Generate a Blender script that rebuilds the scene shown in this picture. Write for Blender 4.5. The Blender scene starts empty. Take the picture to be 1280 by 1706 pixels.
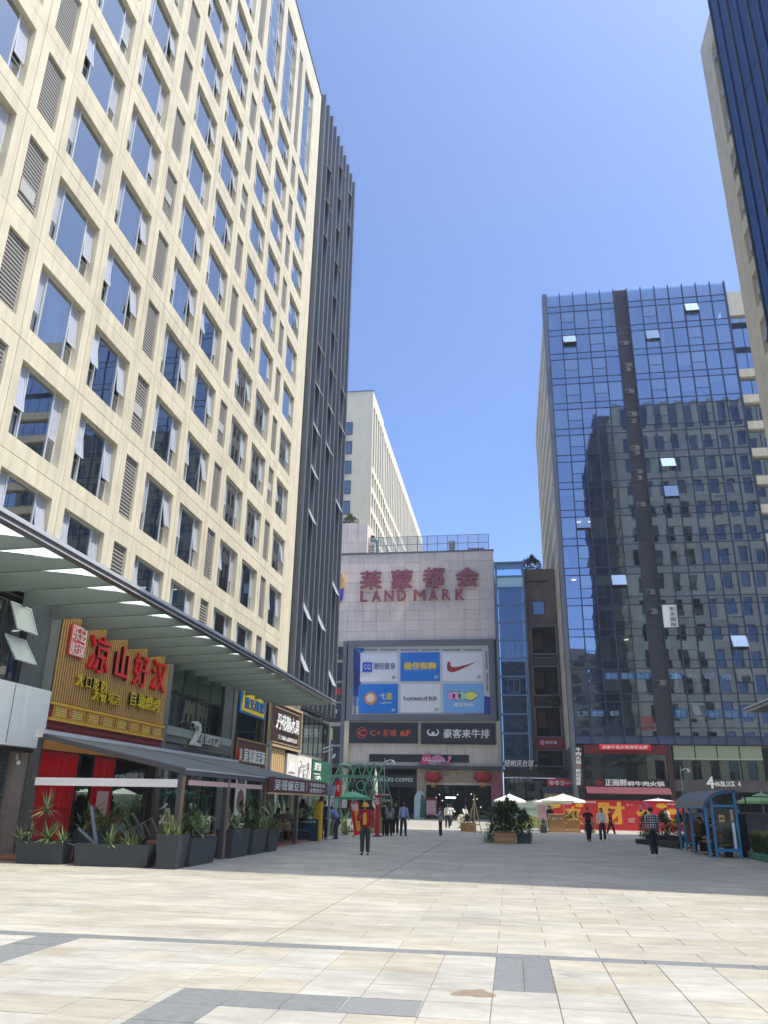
import bpy, bmesh, math, random
from math import sin, cos, pi, radians, sqrt, floor
from mathutils import Vector, Matrix, Euler
random.seed(7)
scene = bpy.context.scene
COL = scene.collection

# ------------------------------------------------------------------ camera
F, PITCH, YAW, ROLL, EYE = 1301.13, .355381, -.159240, .0178283, 1.75
cp, sp, cy, sy, cr, sr = cos(PITCH), sin(PITCH), cos(YAW), sin(YAW), cos(ROLL), sin(ROLL)
fwd = Vector((sy*cp, cy*cp, sp)); rt0 = Vector((cy, -sy, 0)); up0 = rt0.cross(fwd)
RIGHT = cr*rt0 + sr*up0; UP = -sr*rt0 + cr*up0
cam = bpy.data.cameras.new('camera'); cam_o = bpy.data.objects.new('camera', cam); COL.objects.link(cam_o)
m = Matrix.Identity(4)
for i in range(3):
    m[i][0], m[i][1], m[i][2] = RIGHT[i], UP[i], -fwd[i]
m[2][3] = EYE
cam_o.matrix_world = m
cam.sensor_fit = 'VERTICAL'; cam.sensor_height = 36.0; cam.lens = 36.0*F/1706.0
cam.clip_start = .1; cam.clip_end = 5000
scene.camera = cam_o
scene.render.resolution_x, scene.render.resolution_y = 769, 1024

# ------------------------------------------------------------------ sky, sun, exposure
SUN_EL = radians(63.5); SUN_DIR = Vector((cos(SUN_EL)*.990, -cos(SUN_EL)*.139, sin(SUN_EL)))
w = bpy.data.worlds.new('World'); scene.world = w; w.use_nodes = True
nt = w.node_tree; bg = nt.nodes['Background']
sky = nt.nodes.new('ShaderNodeTexSky'); sky.sky_type = 'NISHITA'; sky.sun_disc = False
sky.sun_elevation = SUN_EL; sky.sun_rotation = math.atan2(SUN_DIR.x, SUN_DIR.y)
sky.altitude = 500; sky.air_density = .42; sky.dust_density = 3.0; sky.ozone_density = 3.0
tint = nt.nodes.new('ShaderNodeMix'); tint.data_type = 'RGBA'; tint.blend_type = 'MULTIPLY'; tint.inputs[0].default_value = 1; tint.inputs[7].default_value = (.83, 1.0, 1.15, 1)
nt.links.new(sky.outputs[0], tint.inputs[6]); nt.links.new(tint.outputs[2], bg.inputs[0]); bg.inputs[1].default_value = .15
sun = bpy.data.lights.new('sun', 'SUN'); sun.energy = 2.0; sun.angle = radians(.53); sun.color = (1, .95, .87)
sun_o = bpy.data.objects.new('sun', sun); COL.objects.link(sun_o)
sun_o.rotation_euler = SUN_DIR.to_track_quat('Z', 'Y').to_euler()
scene.view_settings.view_transform = 'Standard'; scene.view_settings.look = 'None'
scene.view_settings.gamma = 1; scene.view_settings.exposure = 1.5
scene.render.engine = 'CYCLES'
scene.cycles.max_bounces = 8; scene.cycles.diffuse_bounces = 4; scene.cycles.glossy_bounces = 4
scene.cycles.transparent_max_bounces = 12; scene.cycles.transmission_bounces = 4
scene.cycles.use_denoising = True; scene.cycles.sample_clamp_indirect = 0; scene.cycles.blur_glossy = .6; scene.cycles.caustics_reflective = True

# ------------------------------------------------------------------ pixel -> place helpers (a pixel gives a direction; a plane gives the distance)
def ray(x, y): return RIGHT*((x-640)/F) + UP*(-(y-853)/F) + fwd
EYEV = Vector((0, 0, EYE))
def PX(x, y, X): d = ray(x, y); return EYEV + d*(X/d.x)
def PY(x, y, Y): d = ray(x, y); return EYEV + d*(Y/d.y)
def PG(x, y, z=0): d = ray(x, y); return EYEV + d*((z-EYE)/d.z)
def PROJ(p):
    q = Vector(p)-EYEV; c = q.dot(fwd)
    return (640+F*q.dot(RIGHT)/c, 853-F*q.dot(UP)/c) if c > .05 else (-9999, -9999)
def RY(x0, y0, x1, y1, Y):
    "pixel rectangle on a wall facing the camera at depth Y -> X0, X1, Z0, Z1"
    ym, xm = (y0+y1)/2, (x0+x1)/2
    return PY(x0, ym, Y).x, PY(x1, ym, Y).x, PY(xm, y1, Y).z, PY(xm, y0, Y).z

# ------------------------------------------------------------------ materials
MATS = {}
def lin(c):
    "0-255 colour -> linear albedo"
    return tuple(((v/255)/12.92 if v/255 <= .04045 else ((v/255+.055)/1.055)**2.4) for v in c)
def mat(name, col, rough=.6, metal=0, var=0., scale=3., bump=0., bscale=40., spec=.5, srgb=True, emit=0, rnd=0., stretch=None, dirt=0.):
    if name in MATS: return MATS[name]
    ma = bpy.data.materials.new(name); ma.use_nodes = True
    n, l = ma.node_tree.nodes, ma.node_tree.links
    b = n['Principled BSDF']; c = lin(col) if srgb else col
    b.inputs['Base Color'].default_value = (*c, 1); b.inputs['Roughness'].default_value = rough
    b.inputs['Metallic'].default_value = metal; b.inputs['Specular IOR Level'].default_value = spec
    src = None
    geo = n.new('ShaderNodeNewGeometry') if (var or bump or dirt) else None
    pos = None
    if geo:
        pos = geo.outputs['Position']
        if stretch:
            mp = n.new('ShaderNodeMapping'); mp.inputs['Scale'].default_value = stretch; l.new(pos, mp.inputs['Vector']); pos = mp.outputs[0]
    if var:
        t = n.new('ShaderNodeTexNoise'); t.inputs['Scale'].default_value = scale; t.inputs['Detail'].default_value = 5; t.inputs['Roughness'].default_value = .62
        l.new(pos, t.inputs['Vector'])
        r = n.new('ShaderNodeMapRange'); r.inputs[1].default_value = .28; r.inputs[2].default_value = .72
        r.inputs[3].default_value = 1-var; r.inputs[4].default_value = 1+var
        l.new(t.outputs[0], r.inputs[0])
        mx = n.new('ShaderNodeMix'); mx.data_type = 'RGBA'; mx.blend_type = 'MULTIPLY'; mx.inputs[0].default_value = 1
        mx.inputs[6].default_value = (*c, 1); l.new(r.outputs[0], mx.inputs[7]); src = mx.outputs[2]
    if rnd:
        oi = n.new('ShaderNodeObjectInfo'); r2 = n.new('ShaderNodeMapRange'); r2.inputs[3].default_value = 1-rnd; r2.inputs[4].default_value = 1+rnd
        l.new(oi.outputs['Random'], r2.inputs[0])
        mx = n.new('ShaderNodeMix'); mx.data_type = 'RGBA'; mx.blend_type = 'MULTIPLY'; mx.inputs[0].default_value = 1
        if src: l.new(src, mx.inputs[6])
        else: mx.inputs[6].default_value = (*c, 1)
        l.new(r2.outputs[0], mx.inputs[7]); src = mx.outputs[2]
    if dirt:      # streaks that run down a wall
        mp = n.new('ShaderNodeMapping'); mp.inputs['Scale'].default_value = (2.2, 2.2, .12); l.new(geo.outputs['Position'], mp.inputs['Vector'])
        t = n.new('ShaderNodeTexNoise'); t.inputs['Scale'].default_value = 1.6; t.inputs['Detail'].default_value = 4; l.new(mp.outputs[0], t.inputs['Vector'])
        r = n.new('ShaderNodeMapRange'); r.inputs[1].default_value = .45; r.inputs[2].default_value = .75; r.inputs[3].default_value = 1; r.inputs[4].default_value = 1-dirt
        l.new(t.outputs[0], r.inputs[0])
        mx = n.new('ShaderNodeMix'); mx.data_type = 'RGBA'; mx.blend_type = 'MULTIPLY'; mx.inputs[0].default_value = 1
        if src: l.new(src, mx.inputs[6])
        else: mx.inputs[6].default_value = (*c, 1)
        l.new(r.outputs[0], mx.inputs[7]); src = mx.outputs[2]
    if src: l.new(src, b.inputs['Base Color'])
    if bump:
        t = n.new('ShaderNodeTexNoise'); t.inputs['Scale'].default_value = bscale; t.inputs['Detail'].default_value = 3; l.new(pos, t.inputs['Vector'])
        bp = n.new('ShaderNodeBump'); bp.inputs['Strength'].default_value = bump; bp.inputs['Distance'].default_value = .02
        l.new(t.outputs[0], bp.inputs['Height']); l.new(bp.outputs[0], b.inputs['Normal'])
    if emit:
        b.inputs['Emission Color'].default_value = (*c, 1); b.inputs['Emission Strength'].default_value = emit
    MATS[name] = ma
    return ma
def glass(name, tint, refl, ior=1.8, base=.0, wob=0., rough=0.):
    "see-through pane: tinted transmission under a coated mirror layer"
    if name in MATS: return MATS[name]
    ma = bpy.data.materials.new(name); ma.use_nodes = True
    n, l = ma.node_tree.nodes, ma.node_tree.links
    for x in list(n): n.remove(x)
    out = n.new('ShaderNodeOutputMaterial'); mix = n.new('ShaderNodeMixShader')
    tr = n.new('ShaderNodeBsdfTransparent'); tr.inputs[0].default_value = (*tint, 1)
    gl = n.new('ShaderNodeBsdfGlossy'); gl.inputs['Color'].default_value = (*refl, 1); gl.inputs['Roughness'].default_value = rough
    fr = n.new('ShaderNodeFresnel'); fr.inputs[0].default_value = ior
    geo = n.new('ShaderNodeNewGeometry')
    if wob:
        oi = n.new('ShaderNodeObjectInfo')
        t = n.new('ShaderNodeTexNoise'); t.inputs['Scale'].default_value = .55; t.inputs['Detail'].default_value = 1.5
        ad = n.new('ShaderNodeVectorMath'); l.new(geo.outputs['Position'], ad.inputs[0])
        sc = n.new('ShaderNodeVectorMath'); sc.operation = 'SCALE'; sc.inputs[3].default_value = 9.; l.new(oi.outputs['Random'], sc.inputs[0]); l.new(sc.outputs[0], ad.inputs[1])
        l.new(ad.outputs[0], t.inputs['Vector'])
        bp = n.new('ShaderNodeBump'); bp.inputs['Strength'].default_value = 1; bp.inputs['Distance'].default_value = wob
        l.new(t.outputs[0], bp.inputs['Height']); l.new(bp.outputs[0], gl.inputs['Normal'])
    mr = n.new('ShaderNodeMapRange'); mr.inputs[3].default_value = base; mr.inputs[4].default_value = 1
    l.new(fr.outputs[0], mr.inputs[0]); l.new(mr.outputs[0], mix.inputs[0])
    l.new(tr.outputs[0], mix.inputs[1]); l.new(gl.outputs[0], mix.inputs[2]); l.new(mix.outputs[0], out.inputs[0])
    MATS[name] = ma
    return ma

# ------------------------------------------------------------------ mesh builder
class MB:
    def __init__(s): s.v, s.f, s.mi = [], [], []
    def add(s, vs, fs, mi=0):
        o = len(s.v); s.v += [tuple(p) for p in vs]; s.f += [tuple(i+o for i in f) for f in fs]; s.mi += [mi]*len(fs); return s
    def box(s, x0, x1, y0, y1, z0, z1, mi=0):
        if x0 > x1: x0, x1 = x1, x0
        if y0 > y1: y0, y1 = y1, y0
        if z0 > z1: z0, z1 = z1, z0
        return s.add([(x0,y0,z0),(x1,y0,z0),(x1,y1,z0),(x0,y1,z0),(x0,y0,z1),(x1,y0,z1),(x1,y1,z1),(x0,y1,z1)],
                     [(0,3,2,1),(4,5,6,7),(0,1,5,4),(1,2,6,5),(2,3,7,6),(3,0,4,7)], mi)
    def bevbox(s, x0, x1, y0, y1, z0, z1, b=.01, mi=0):
        "box with chamfered upright edges and top"
        vs, fs = [], []
        for z, k in ((z0, 0), (z1-b, 0), (z1, b)):
            X0, X1, Y0, Y1 = x0+k, x1-k, y0+k, y1-k
            vs += [(X0+b,Y0,z),(X1-b,Y0,z),(X1,Y0+b,z),(X1,Y1-b,z),(X1-b,Y1,z),(X0+b,Y1,z),(X0,Y1-b,z),(X0,Y0+b,z)]
        for r in range(2):
            for i in range(8): j = (i+1) % 8; fs.append((r*8+i, r*8+j, r*8+8+j, r*8+8+i))
        fs.append(tuple(range(16, 24))); fs.append(tuple(reversed(range(8))))
        return s.add(vs, fs, mi)
    def bar(s, a, b, w, h=None, mi=0, up=(0, 0, 1)):
        "square bar from a to b"
        a, b = Vector(a), Vector(b); h = h or w; d = (b-a).normalized(); u = Vector(up)
        if abs(d.dot(u)) > .98: u = Vector((1, 0, 0))
        sdir = d.cross(u).normalized(); t = sdir.cross(d)
        vs = []
        for p in (a, b):
            for i, j in ((-1,-1),(1,-1),(1,1),(-1,1)): vs.append(p+sdir*(i*w/2)+t*(j*h/2))
        return s.add(vs, [(0,3,2,1),(4,5,6,7),(0,1,5,4),(1,2,6,5),(2,3,7,6),(3,0,4,7)], mi)
    def tube(s, pts, r, n=8, mi=0, cap=True):
        pts = [Vector(p) for p in pts]; rs = r if isinstance(r, (list, tuple)) else [r]*len(pts)
        o = []; prev = None
        for k, p in enumerate(pts):
            d = (pts[min(k+1, len(pts)-1)]-pts[max(k-1, 0)])
            d = d.normalized() if d.length > 1e-9 else Vector((0, 0, 1))
            if prev is None:
                a = Vector((0, 0, 1)) if abs(d.z) < .9 else Vector((1, 0, 0)); u = d.cross(a).normalized()
            else: u = (prev - d*prev.dot(d)).normalized()
            prev = u; v = d.cross(u)
            o += [p+(u*cos(2*pi*i/n)+v*sin(2*pi*i/n))*rs[k] for i in range(n)]
        fs = [(k*n+i, k*n+(i+1) % n, k*n+n+(i+1) % n, k*n+n+i) for k in range(len(pts)-1) for i in range(n)]
        if cap: fs += [tuple(reversed(range(n))), tuple(range((len(pts)-1)*n, len(pts)*n))]
        return s.add(o, fs, mi)
    def lathe(s, prof, c=(0, 0, 0), n=16, mi=0, sx=1, sy_=1):
        vs = [(c[0]+r*sx*cos(2*pi*i/n), c[1]+r*sy_*sin(2*pi*i/n), c[2]+z) for r, z in prof for i in range(n)]
        fs = [(k*n+i, k*n+(i+1) % n, k*n+n+(i+1) % n, k*n+n+i) for k in range(len(prof)-1) for i in range(n)]
        fs += [tuple(reversed(range(n))), tuple(range((len(prof)-1)*n, len(prof)*n))]
        return s.add(vs, fs, mi)
    def poly(s, pts, nrm, d, mi=0):
        "flat outline (list of 3-D points) thickened by d along nrm"
        nrm = Vector(nrm); k = len(pts); A = [Vector(p) for p in pts]; B = [p+nrm*d for p in A]
        area = Vector((0, 0, 0))
        for i in range(k): area += A[i].cross(A[(i+1) % k])
        fs = [tuple(range(k)), tuple(range(2*k-1, k-1, -1))] + [(i, i+k, (i+1) % k+k, (i+1) % k) for i in range(k)]
        if area.dot(nrm) > 0: fs = [tuple(reversed(f)) for f in fs]
        return s.add(A+B, fs, mi)
    def quad(s, a, b, c, d, mi=0): return s.add([a, b, c, d], [(0, 1, 2, 3)], mi)
    def frame(s, x0, x1, z0, z1, y0, y1, t, mi=0):
        "upright rectangular frame in the XZ plane"
        s.box(x0, x0+t, y0, y1, z0, z1, mi); s.box(x1-t, x1, y0, y1, z0, z1, mi)
        s.box(x0+t, x1-t, y0, y1, z0, z0+t, mi); s.box(x0+t, x1-t, y0, y1, z1-t, z1, mi); return s
    def frameX(s, y0, y1, z0, z1, x0, x1, t, mi=0):
        s.box(x0, x1, y0, y0+t, z0, z1, mi); s.box(x0, x1, y1-t, y1, z0, z1, mi)
        s.box(x0, x1, y0+t, y1-t, z0, z0+t, mi); s.box(x0, x1, y0+t, y1-t, z1-t, z1, mi); return s
    def mesh(s, name, mats, smooth=False):
        me = bpy.data.meshes.new(name); me.from_pydata(s.v, [], s.f)
        for x in (mats if isinstance(mats, (list, tuple)) else [mats]): me.materials.append(x)
        if any(s.mi): me.polygons.foreach_set('material_index', s.mi)
        if smooth: me.polygons.foreach_set('use_smooth', [True]*len(me.polygons))
        me.update(); return me
    def build(s, name, mats, parent=None, smooth=False, **kw):
        return obj(name, s.mesh(name, mats, smooth), parent, **kw)
def obj(name, me, parent=None, loc=None, rz=0, label=None, cat=None, group=None, kind=None, rot=None, scale=None):
    o = bpy.data.objects.new(name, me); COL.objects.link(o)
    if parent: o.parent = parent
    if loc is not None: o.location = loc
    if rot is not None: o.rotation_euler = rot
    elif rz: o.rotation_euler = (0, 0, rz)
    if scale is not None: o.scale = (scale,)*3 if isinstance(scale, (int, float)) else scale
    if label: o['label'] = label
    if cat: o['category'] = cat
    if group: o['group'] = group
    if kind: o['kind'] = kind
    return o
def thing(name, label, cat, loc=(0, 0, 0), rz=0, group=None):
    return obj(name, None, None, loc, rz, label, cat, group)
def part(name, me, parent, loc=(0, 0, 0), **kw): return obj(name, me, parent, loc, **kw)
def BX(name, mats, parent, *b, **kw): return MB().box(*b).build(name, mats, parent, **kw)

# ------------------------------------------------------------------ lettering
GL = {}
def glyph(s, bold, ext):
    k = (s, bold, ext)
    if k not in GL:
        c = bpy.data.curves.new('t', 'FONT'); c.body = s; c.resolution_u = 2; c.extrude = ext
        o = bpy.data.objects.new('t', c); me = o.to_mesh()
        v = [tuple(p.co) for p in me.vertices]; f = [tuple(p.vertices) for p in me.polygons]
        o.to_mesh_clear(); bpy.data.objects.remove(o); bpy.data.curves.remove(c); GL[k] = (v, f)
    return GL[k]
def text(s, ma, parent, O, U, V, u0, u1, v0, v1, depth=.05, bold=.012, split=False, name='lettering', slant=0., gap=.92):
    """write s into the rectangle u0..u1, v0..v1 on the plane O + u*U + v*V; the letters stand depth proud of it"""
    O, U, V = Vector(O), Vector(U), Vector(V); N = U.cross(V)
    def put(st, a0, a1, nm, keep=False):
        vs, fs = glyph(st, 0, .5)
        if not vs: return
        xs = [p[0] for p in vs]; ys = [p[1] for p in vs]
        x0, x1, y0, y1 = min(xs), max(xs), min(ys), max(ys)
        if keep: x0, x1, y0, y1 = 0, 1, -.09, .85
        b = MB(); ku, kv = (a1-a0)/max(x1-x0, 1e-6), (v1-v0)/max(y1-y0, 1e-6)
        bo = bold*1.15; sh = [(0, 0)] if bold < .006 else [(-bo, -bo*.6), (bo, -bo*.6), (bo, bo*.6), (-bo, bo*.6)]      # thicker strokes: the outline laid down again, each a hair further out
        for q, (su, sv) in enumerate(sh):
            b.add([O+U*(a0+(p[0]+su-x0)*ku+slant*(p[1]-y0)*(v1-v0))+V*(v0+(p[1]+sv-y0)*kv)+N*((p[2]+.5)*depth+.0025*q) for p in vs], fs)
        b.build(nm, ma, parent)
    if split:
        k = len(s); wdt = (u1-u0)/k
        for i, ch in enumerate(s):
            if ch != ' ': put(ch, u0+i*wdt+wdt*(1-gap)/2, u0+(i+1)*wdt-wdt*(1-gap)/2, 'character', ord(ch) > 0x2000)
    else: put(s, u0, u1, name)
XA, ZA, YA = Vector((1, 0, 0)), Vector((0, 0, 1)), Vector((0, 1, 0))
def textY(s, ma, parent, x0, x1, z0, z1, Y, depth=.06, **kw):      # on a wall facing the camera
    text(s, ma, parent, (0, Y, 0), XA, ZA, x0, x1, z0, z1, depth, **kw)
def textX(s, ma, parent, y0, y1, z0, z1, X, depth=.06, **kw):      # on a wall facing +X
    text(s, ma, parent, (X, 0, 0), YA, ZA, y0, y1, z0, z1, depth, **kw)
def textP(s, ma, parent, px0, py0, px1, py1, Y, depth=.06, **kw):  # pixel rectangle on a camera-facing wall
    x0, x1, z0, z1 = RY(px0, py0, px1, py1, Y); textY(s, ma, parent, x0, x1, z0, z1, Y, depth, **kw)
# ================================================================== GROUND
def slab_mat():
    ma = bpy.data.materials.new('granite_slab'); ma.use_nodes = True
    n, l = ma.node_tree.nodes, ma.node_tree.links; b = n['Principled BSDF']
    b.inputs['Roughness'].default_value = .58; b.inputs['Specular IOR Level'].default_value = .35
    oi = n.new('ShaderNodeObjectInfo'); at = n.new('ShaderNodeAttribute'); at.attribute_name = 'rnd'
    ad = n.new('ShaderNodeMath'); l.new(oi.outputs['Random'], ad.inputs[0]); l.new(at.outputs['Fac'], ad.inputs[1])
    frc = n.new('ShaderNodeMath'); frc.operation = 'FRACT'; l.new(ad.outputs[0], frc.inputs[0])
    ramp = n.new('ShaderNodeValToRGB'); ramp.color_ramp.interpolation = 'LINEAR'
    e = ramp.color_ramp.elements
    e[0].position = 0; e[0].color = (*lin((177, 168, 149)), 1); e[1].position = 1; e[1].color = (*lin((185, 178, 162)), 1)
    for p, c in ((.25, (180, 172, 154)), (.45, (176, 168, 152)), (.7, (182, 176, 161))):
        x = e.new(p); x.color = (*lin(c), 1)
    l.new(frc.outputs[0], ramp.inputs[0])
    # the plain bay in front of the first dark strip is a cooler granite
    geo = n.new('ShaderNodeNewGeometry'); sep = n.new('ShaderNodeSeparateXYZ'); l.new(geo.outputs['Position'], sep.inputs[0])
    lt = n.new('ShaderNodeMath'); lt.operation = 'LESS_THAN'; lt.inputs[1].default_value = 10.95; l.new(sep.outputs['Y'], lt.inputs[0])
    r2 = n.new('ShaderNodeMath'); r2.operation = 'MULTIPLY'; l.new(lt.outputs[0], r2.inputs[0]); 
    gt = n.new('ShaderNodeMath'); gt.operation = 'GREATER_THAN'; gt.inputs[1].default_value = .46; l.new(frc.outputs[0], gt.inputs[0]); l.new(gt.outputs[0], r2.inputs[1])
    mg = n.new('ShaderNodeMix'); mg.data_type = 'RGBA'; l.new(r2.outputs[0], mg.inputs[0]); l.new(ramp.outputs[0], mg.inputs[6]); mg.inputs[7].default_value = (*lin((181, 176, 164)), 1)
    # worn, cloudy staining, drawn out along the plaza
    src = mg.outputs[2]
    for sc, a, lo, hi, st in ((.5, .2, .35, .68, (.7, 1.2, 1)), (2.4, .2, .36, .66, (.5, 1.5, 1)), (9, .12, .32, .68, (.6, 1.3, 1)), (70, .07, .3, .7, (1, 1, 1))):
        mp = n.new('ShaderNodeMapping'); mp.inputs['Scale'].default_value = st; l.new(geo.outputs['Position'], mp.inputs['Vector'])
        t = n.new('ShaderNodeTexNoise'); t.inputs['Scale'].default_value = sc; t.inputs['Detail'].default_value = 6; t.inputs['Roughness'].default_value = .65; l.new(mp.outputs[0], t.inputs['Vector'])
        r = n.new('ShaderNodeMapRange'); r.inputs[1].default_value = lo; r.inputs[2].default_value = hi; r.inputs[3].default_value = 1-a; r.inputs[4].default_value = 1+a*.45; l.new(t.outputs[0], r.inputs[0])
        mx = n.new('ShaderNodeMix'); mx.data_type = 'RGBA'; mx.blend_type = 'MULTIPLY'; mx.inputs[0].default_value = 1
        l.new(src, mx.inputs[6]); l.new(r.outputs[0], mx.inputs[7]); src = mx.outputs[2]
    # brownish blotches
    t = n.new('ShaderNodeTexNoise'); t.inputs['Scale'].default_value = .8; t.inputs['Detail'].default_value = 7; t.inputs['Roughness'].default_value = .7; l.new(geo.outputs['Position'], t.inputs['Vector'])
    r = n.new('ShaderNodeMapRange'); r.inputs[1].default_value = .56; r.inputs[2].default_value = .72; r.inputs[3].default_value = 0; r.inputs[4].default_value = .3; l.new(t.outputs[0], r.inputs[0])
    mx = n.new('ShaderNodeMix'); mx.data_type = 'RGBA'; l.new(r.outputs[0], mx.inputs[0]); l.new(src, mx.inputs[6]); mx.inputs[7].default_value = (*lin((158, 144, 112)), 1)
    # trodden gum and small dark spots
    vo = n.new('ShaderNodeTexVoronoi'); vo.inputs['Scale'].default_value = 2.3; l.new(geo.outputs['Position'], vo.inputs['Vector'])
    ls_ = n.new('ShaderNodeMath'); ls_.operation = 'LESS_THAN'; ls_.inputs[1].default_value = .045; l.new(vo.outputs['Distance'], ls_.inputs[0])
    ml = n.new('ShaderNodeMath'); ml.operation = 'MULTIPLY'; ml.inputs[1].default_value = .35; l.new(ls_.outputs[0], ml.inputs[0])
    mz = n.new('ShaderNodeMix'); mz.data_type = 'RGBA'; l.new(ml.outputs[0], mz.inputs[0]); l.new(mx.outputs[2], mz.inputs[6]); mz.inputs[7].default_value = (.09, .085, .08, 1)
    l.new(mz.outputs[2], b.inputs['Base Color'])
    t = n.new('ShaderNodeTexNoise'); t.inputs['Scale'].default_value = 60; l.new(geo.outputs['Position'], t.inputs['Vector'])
    bp = n.new('ShaderNodeBump'); bp.inputs['Strength'].default_value = .15; bp.inputs['Distance'].default_value = .01; l.new(t.outputs[0], bp.inputs['Height']); l.new(bp.outputs[0], b.inputs['Normal'])
    return ma
M_slab = slab_mat()
M_dark = mat('dark_granite', (116, 117, 115), .55, var=.18, scale=9, bump=.1, rnd=.08)
M_grout = mat('grout', (140, 131, 116), .9, var=.2)
M_conc = mat('concrete', (150, 146, 138), .8, var=.12, scale=.6)
MB().box(-900, 900, -600, 1500, -.4, -.08).build('ground', M_conc, kind='structure')
pave = MB().box(-16.2, 40, -6, 96.9, -.07, -.012).build('pavement', M_grout, kind='structure')
PITCHX = .625; JX = .008
dark = [(-3.27, -2.70, 4., 7.86), (-3.27, -1.62, 7.86, 8.46), (-6.34, -5.71, 3., 10.9), (-.26, .365, 9.07, 10.9)]
grate = (-1.62, -.885, 7.86, 8.46)
slabs = []   # x0,x1,y0,y1,is_dark
def add_slab(x0, x1, y0, y1, dk=0):
    if x1-x0 > .03 and y1-y0 > .03: slabs.append((x0, x1, y0, y1, dk))
rows = [10.9-.6095*k for k in range(12)]
for k in range(len(rows)-1):
    y1, y0 = rows[k], rows[k+1]
    i0 = -22
    for i in range(i0, 30):
        x0 = -.26+PITCHX*i; x1 = x0+PITCHX
        cy_ = (y0+y1)/2; segs = [(x0, x1)]
        for a, b, c, d in dark+[grate]:          # cut the slab round the dark strips and the drain
            if c < cy_ < d: segs = [q for s0, s1 in segs for q in ((s0, min(s1, a)), (max(s0, b), s1)) if q[1]-q[0] > .03]
        for s0, s1 in segs: add_slab(s0, s1, y0, y1)
for y in (4.2, 4.81, 5.42, 6.03, 6.64, 7.25):
    add_slab(-3.27, -2.70, y, min(y+.61, 7.86), 1)
for a, b in ((-3.27, -2.70), (-2.70, -2.16), (-2.16, -1.62)): add_slab(a, b, 7.86, 8.46, 1)
for y in range(11): add_slab(-6.34, -5.71, 10.9-.6095*(y+1), 10.9-.6095*y, 1)
add_slab(-.26, .05, 9.07, 10.9, 1); add_slab(.05, .365, 9.07, 10.9, 1)
x = -16.
while x < 18: add_slab(x, x+1.25, 10.905, 11.17, 1); x += 1.25
y = 11.175; r = 0
while y < 96:
    h = .62
    if abs(y-14.75) < .3 and y < 14.75 <= y+h: h = 14.75-y
    if r % 2 == 0: xo = -.26
    else: xo = -.26+.625
    i = -13
    while True:
        x0 = xo+1.25*i; x1 = x0+1.25; i += 1
        if x0 > 30: break
        if x0 < -16.1: continue
        if y < 60 and x0 < -3.28 < x1:
            add_slab(x0, -3.292, y, y+h); add_slab(-3.268, x1, y, y+h)
        else: add_slab(x0, x1, y, y+h)
    y += h; r += 1
    if abs(y-14.75) < .01:
        x = -16.
        while x < 18:
            add_slab(x, x+1.25, y, y+.13, 1 if -4.6 < x+.6 < -.2 else 0); x += 1.25
        y += .13
def seen(s):
    u, v = PROJ(((s[0]+s[1])/2, (s[2]+s[3])/2, 0)); return -60 < u < 1340 and v < 1760
near = sorted([s for s in slabs if seen(s) and s[2] > 5.5], key=lambda s: s[2])[:292]
near_set = set(near); SM = {}
for s in near:
    w_, d_ = round(s[1]-s[0], 3), round(s[3]-s[2], 3); k = (w_, d_, s[4])
    if k not in SM:
        j = JX/2; SM[k] = MB().bevbox(-w_/2+j, w_/2-j, -d_/2+j*2, d_/2-j*2, -.03, 0, .003).mesh('slab', M_dark if s[4] else M_slab)
    part('slab', SM[k], pave, ((s[0]+s[1])/2, (s[2]+s[3])/2, random.uniform(-.0015, .001)))
fb = [MB(), MB()]; rn = [[], []]
for s in slabs:
    if s in near_set: continue
    j = JX/2; fb[s[4]].box(s[0]+j, s[1]-j, s[2]+j, s[3]-j, -.03, random.uniform(-.001, .001)); rn[s[4]] += [random.random()]*6
for k, ma, nm in ((0, M_slab, 'slab_field'), (1, M_dark, 'dark_slab_field')):
    me = fb[k].mesh(nm, ma); a = me.attributes.new('rnd', 'FLOAT', 'FACE'); a.data.foreach_set('value', rn[k])
    obj(nm, me, pave, kind='stuff')
# drain grate: steel bars
M_steel = mat('galvanised_steel', (158, 158, 154), .5, .2, var=.1, scale=20)
gb = MB()
k = 0
while grate[2]+.02+k*.03 < grate[3]-.02:
    yy = grate[2]+.02+k*.03; gb.box(grate[0]+.012, grate[1]-.012, yy, yy+.02, -.03, -.002); k += 1
gb.box(grate[0]+.004, grate[0]+.016, grate[2]+.004, grate[3]-.004, -.03, .0); gb.box(grate[1]-.016, grate[1]-.004, grate[2]+.004, grate[3]-.004, -.03, .0)
for xx in (-1.4, -1.25, -1.1): gb.box(xx, xx+.008, grate[2]+.01, grate[3]-.01, -.03, -.006)
gb.build('drain_grate', M_steel, label='long slotted steel drain grate set flush beside the dark granite strip', cat='drain grate')
# dried spills with outlines of their own
M_spill = mat('dried_spill', (138, 120, 98), .5, var=.25, scale=12)
M_spill2 = mat('grey_stain', (150, 142, 130), .5, var=.25, scale=12)
def blot(cx, cy_, rx, ry, ma, seed, label):
    rg = random.Random(seed); k = 22; P = []
    ph = [rg.uniform(0, 6.28) for _ in range(4)]
    for i in range(k):
        a = 2*pi*i/k; q = 1+.22*sin(2*a+ph[0])+.16*sin(3*a+ph[1])+.12*sin(5*a+ph[2])
        P.append((cx+rx*q*cos(a), cy_+ry*q*sin(a), .0015))
    MB().add(P, [tuple(range(k))]).build('stain', ma, pave, label=label)
p = PG(790, 1655); blot(p.x, p.y, .17, .2, M_spill, 3, 'brown dried spill on the pale slabs')
p = PG(950, 1624); blot(p.x, p.y, .12, .09, M_spill2, 5, 'small grey brown stain on a pale slab')
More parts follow.
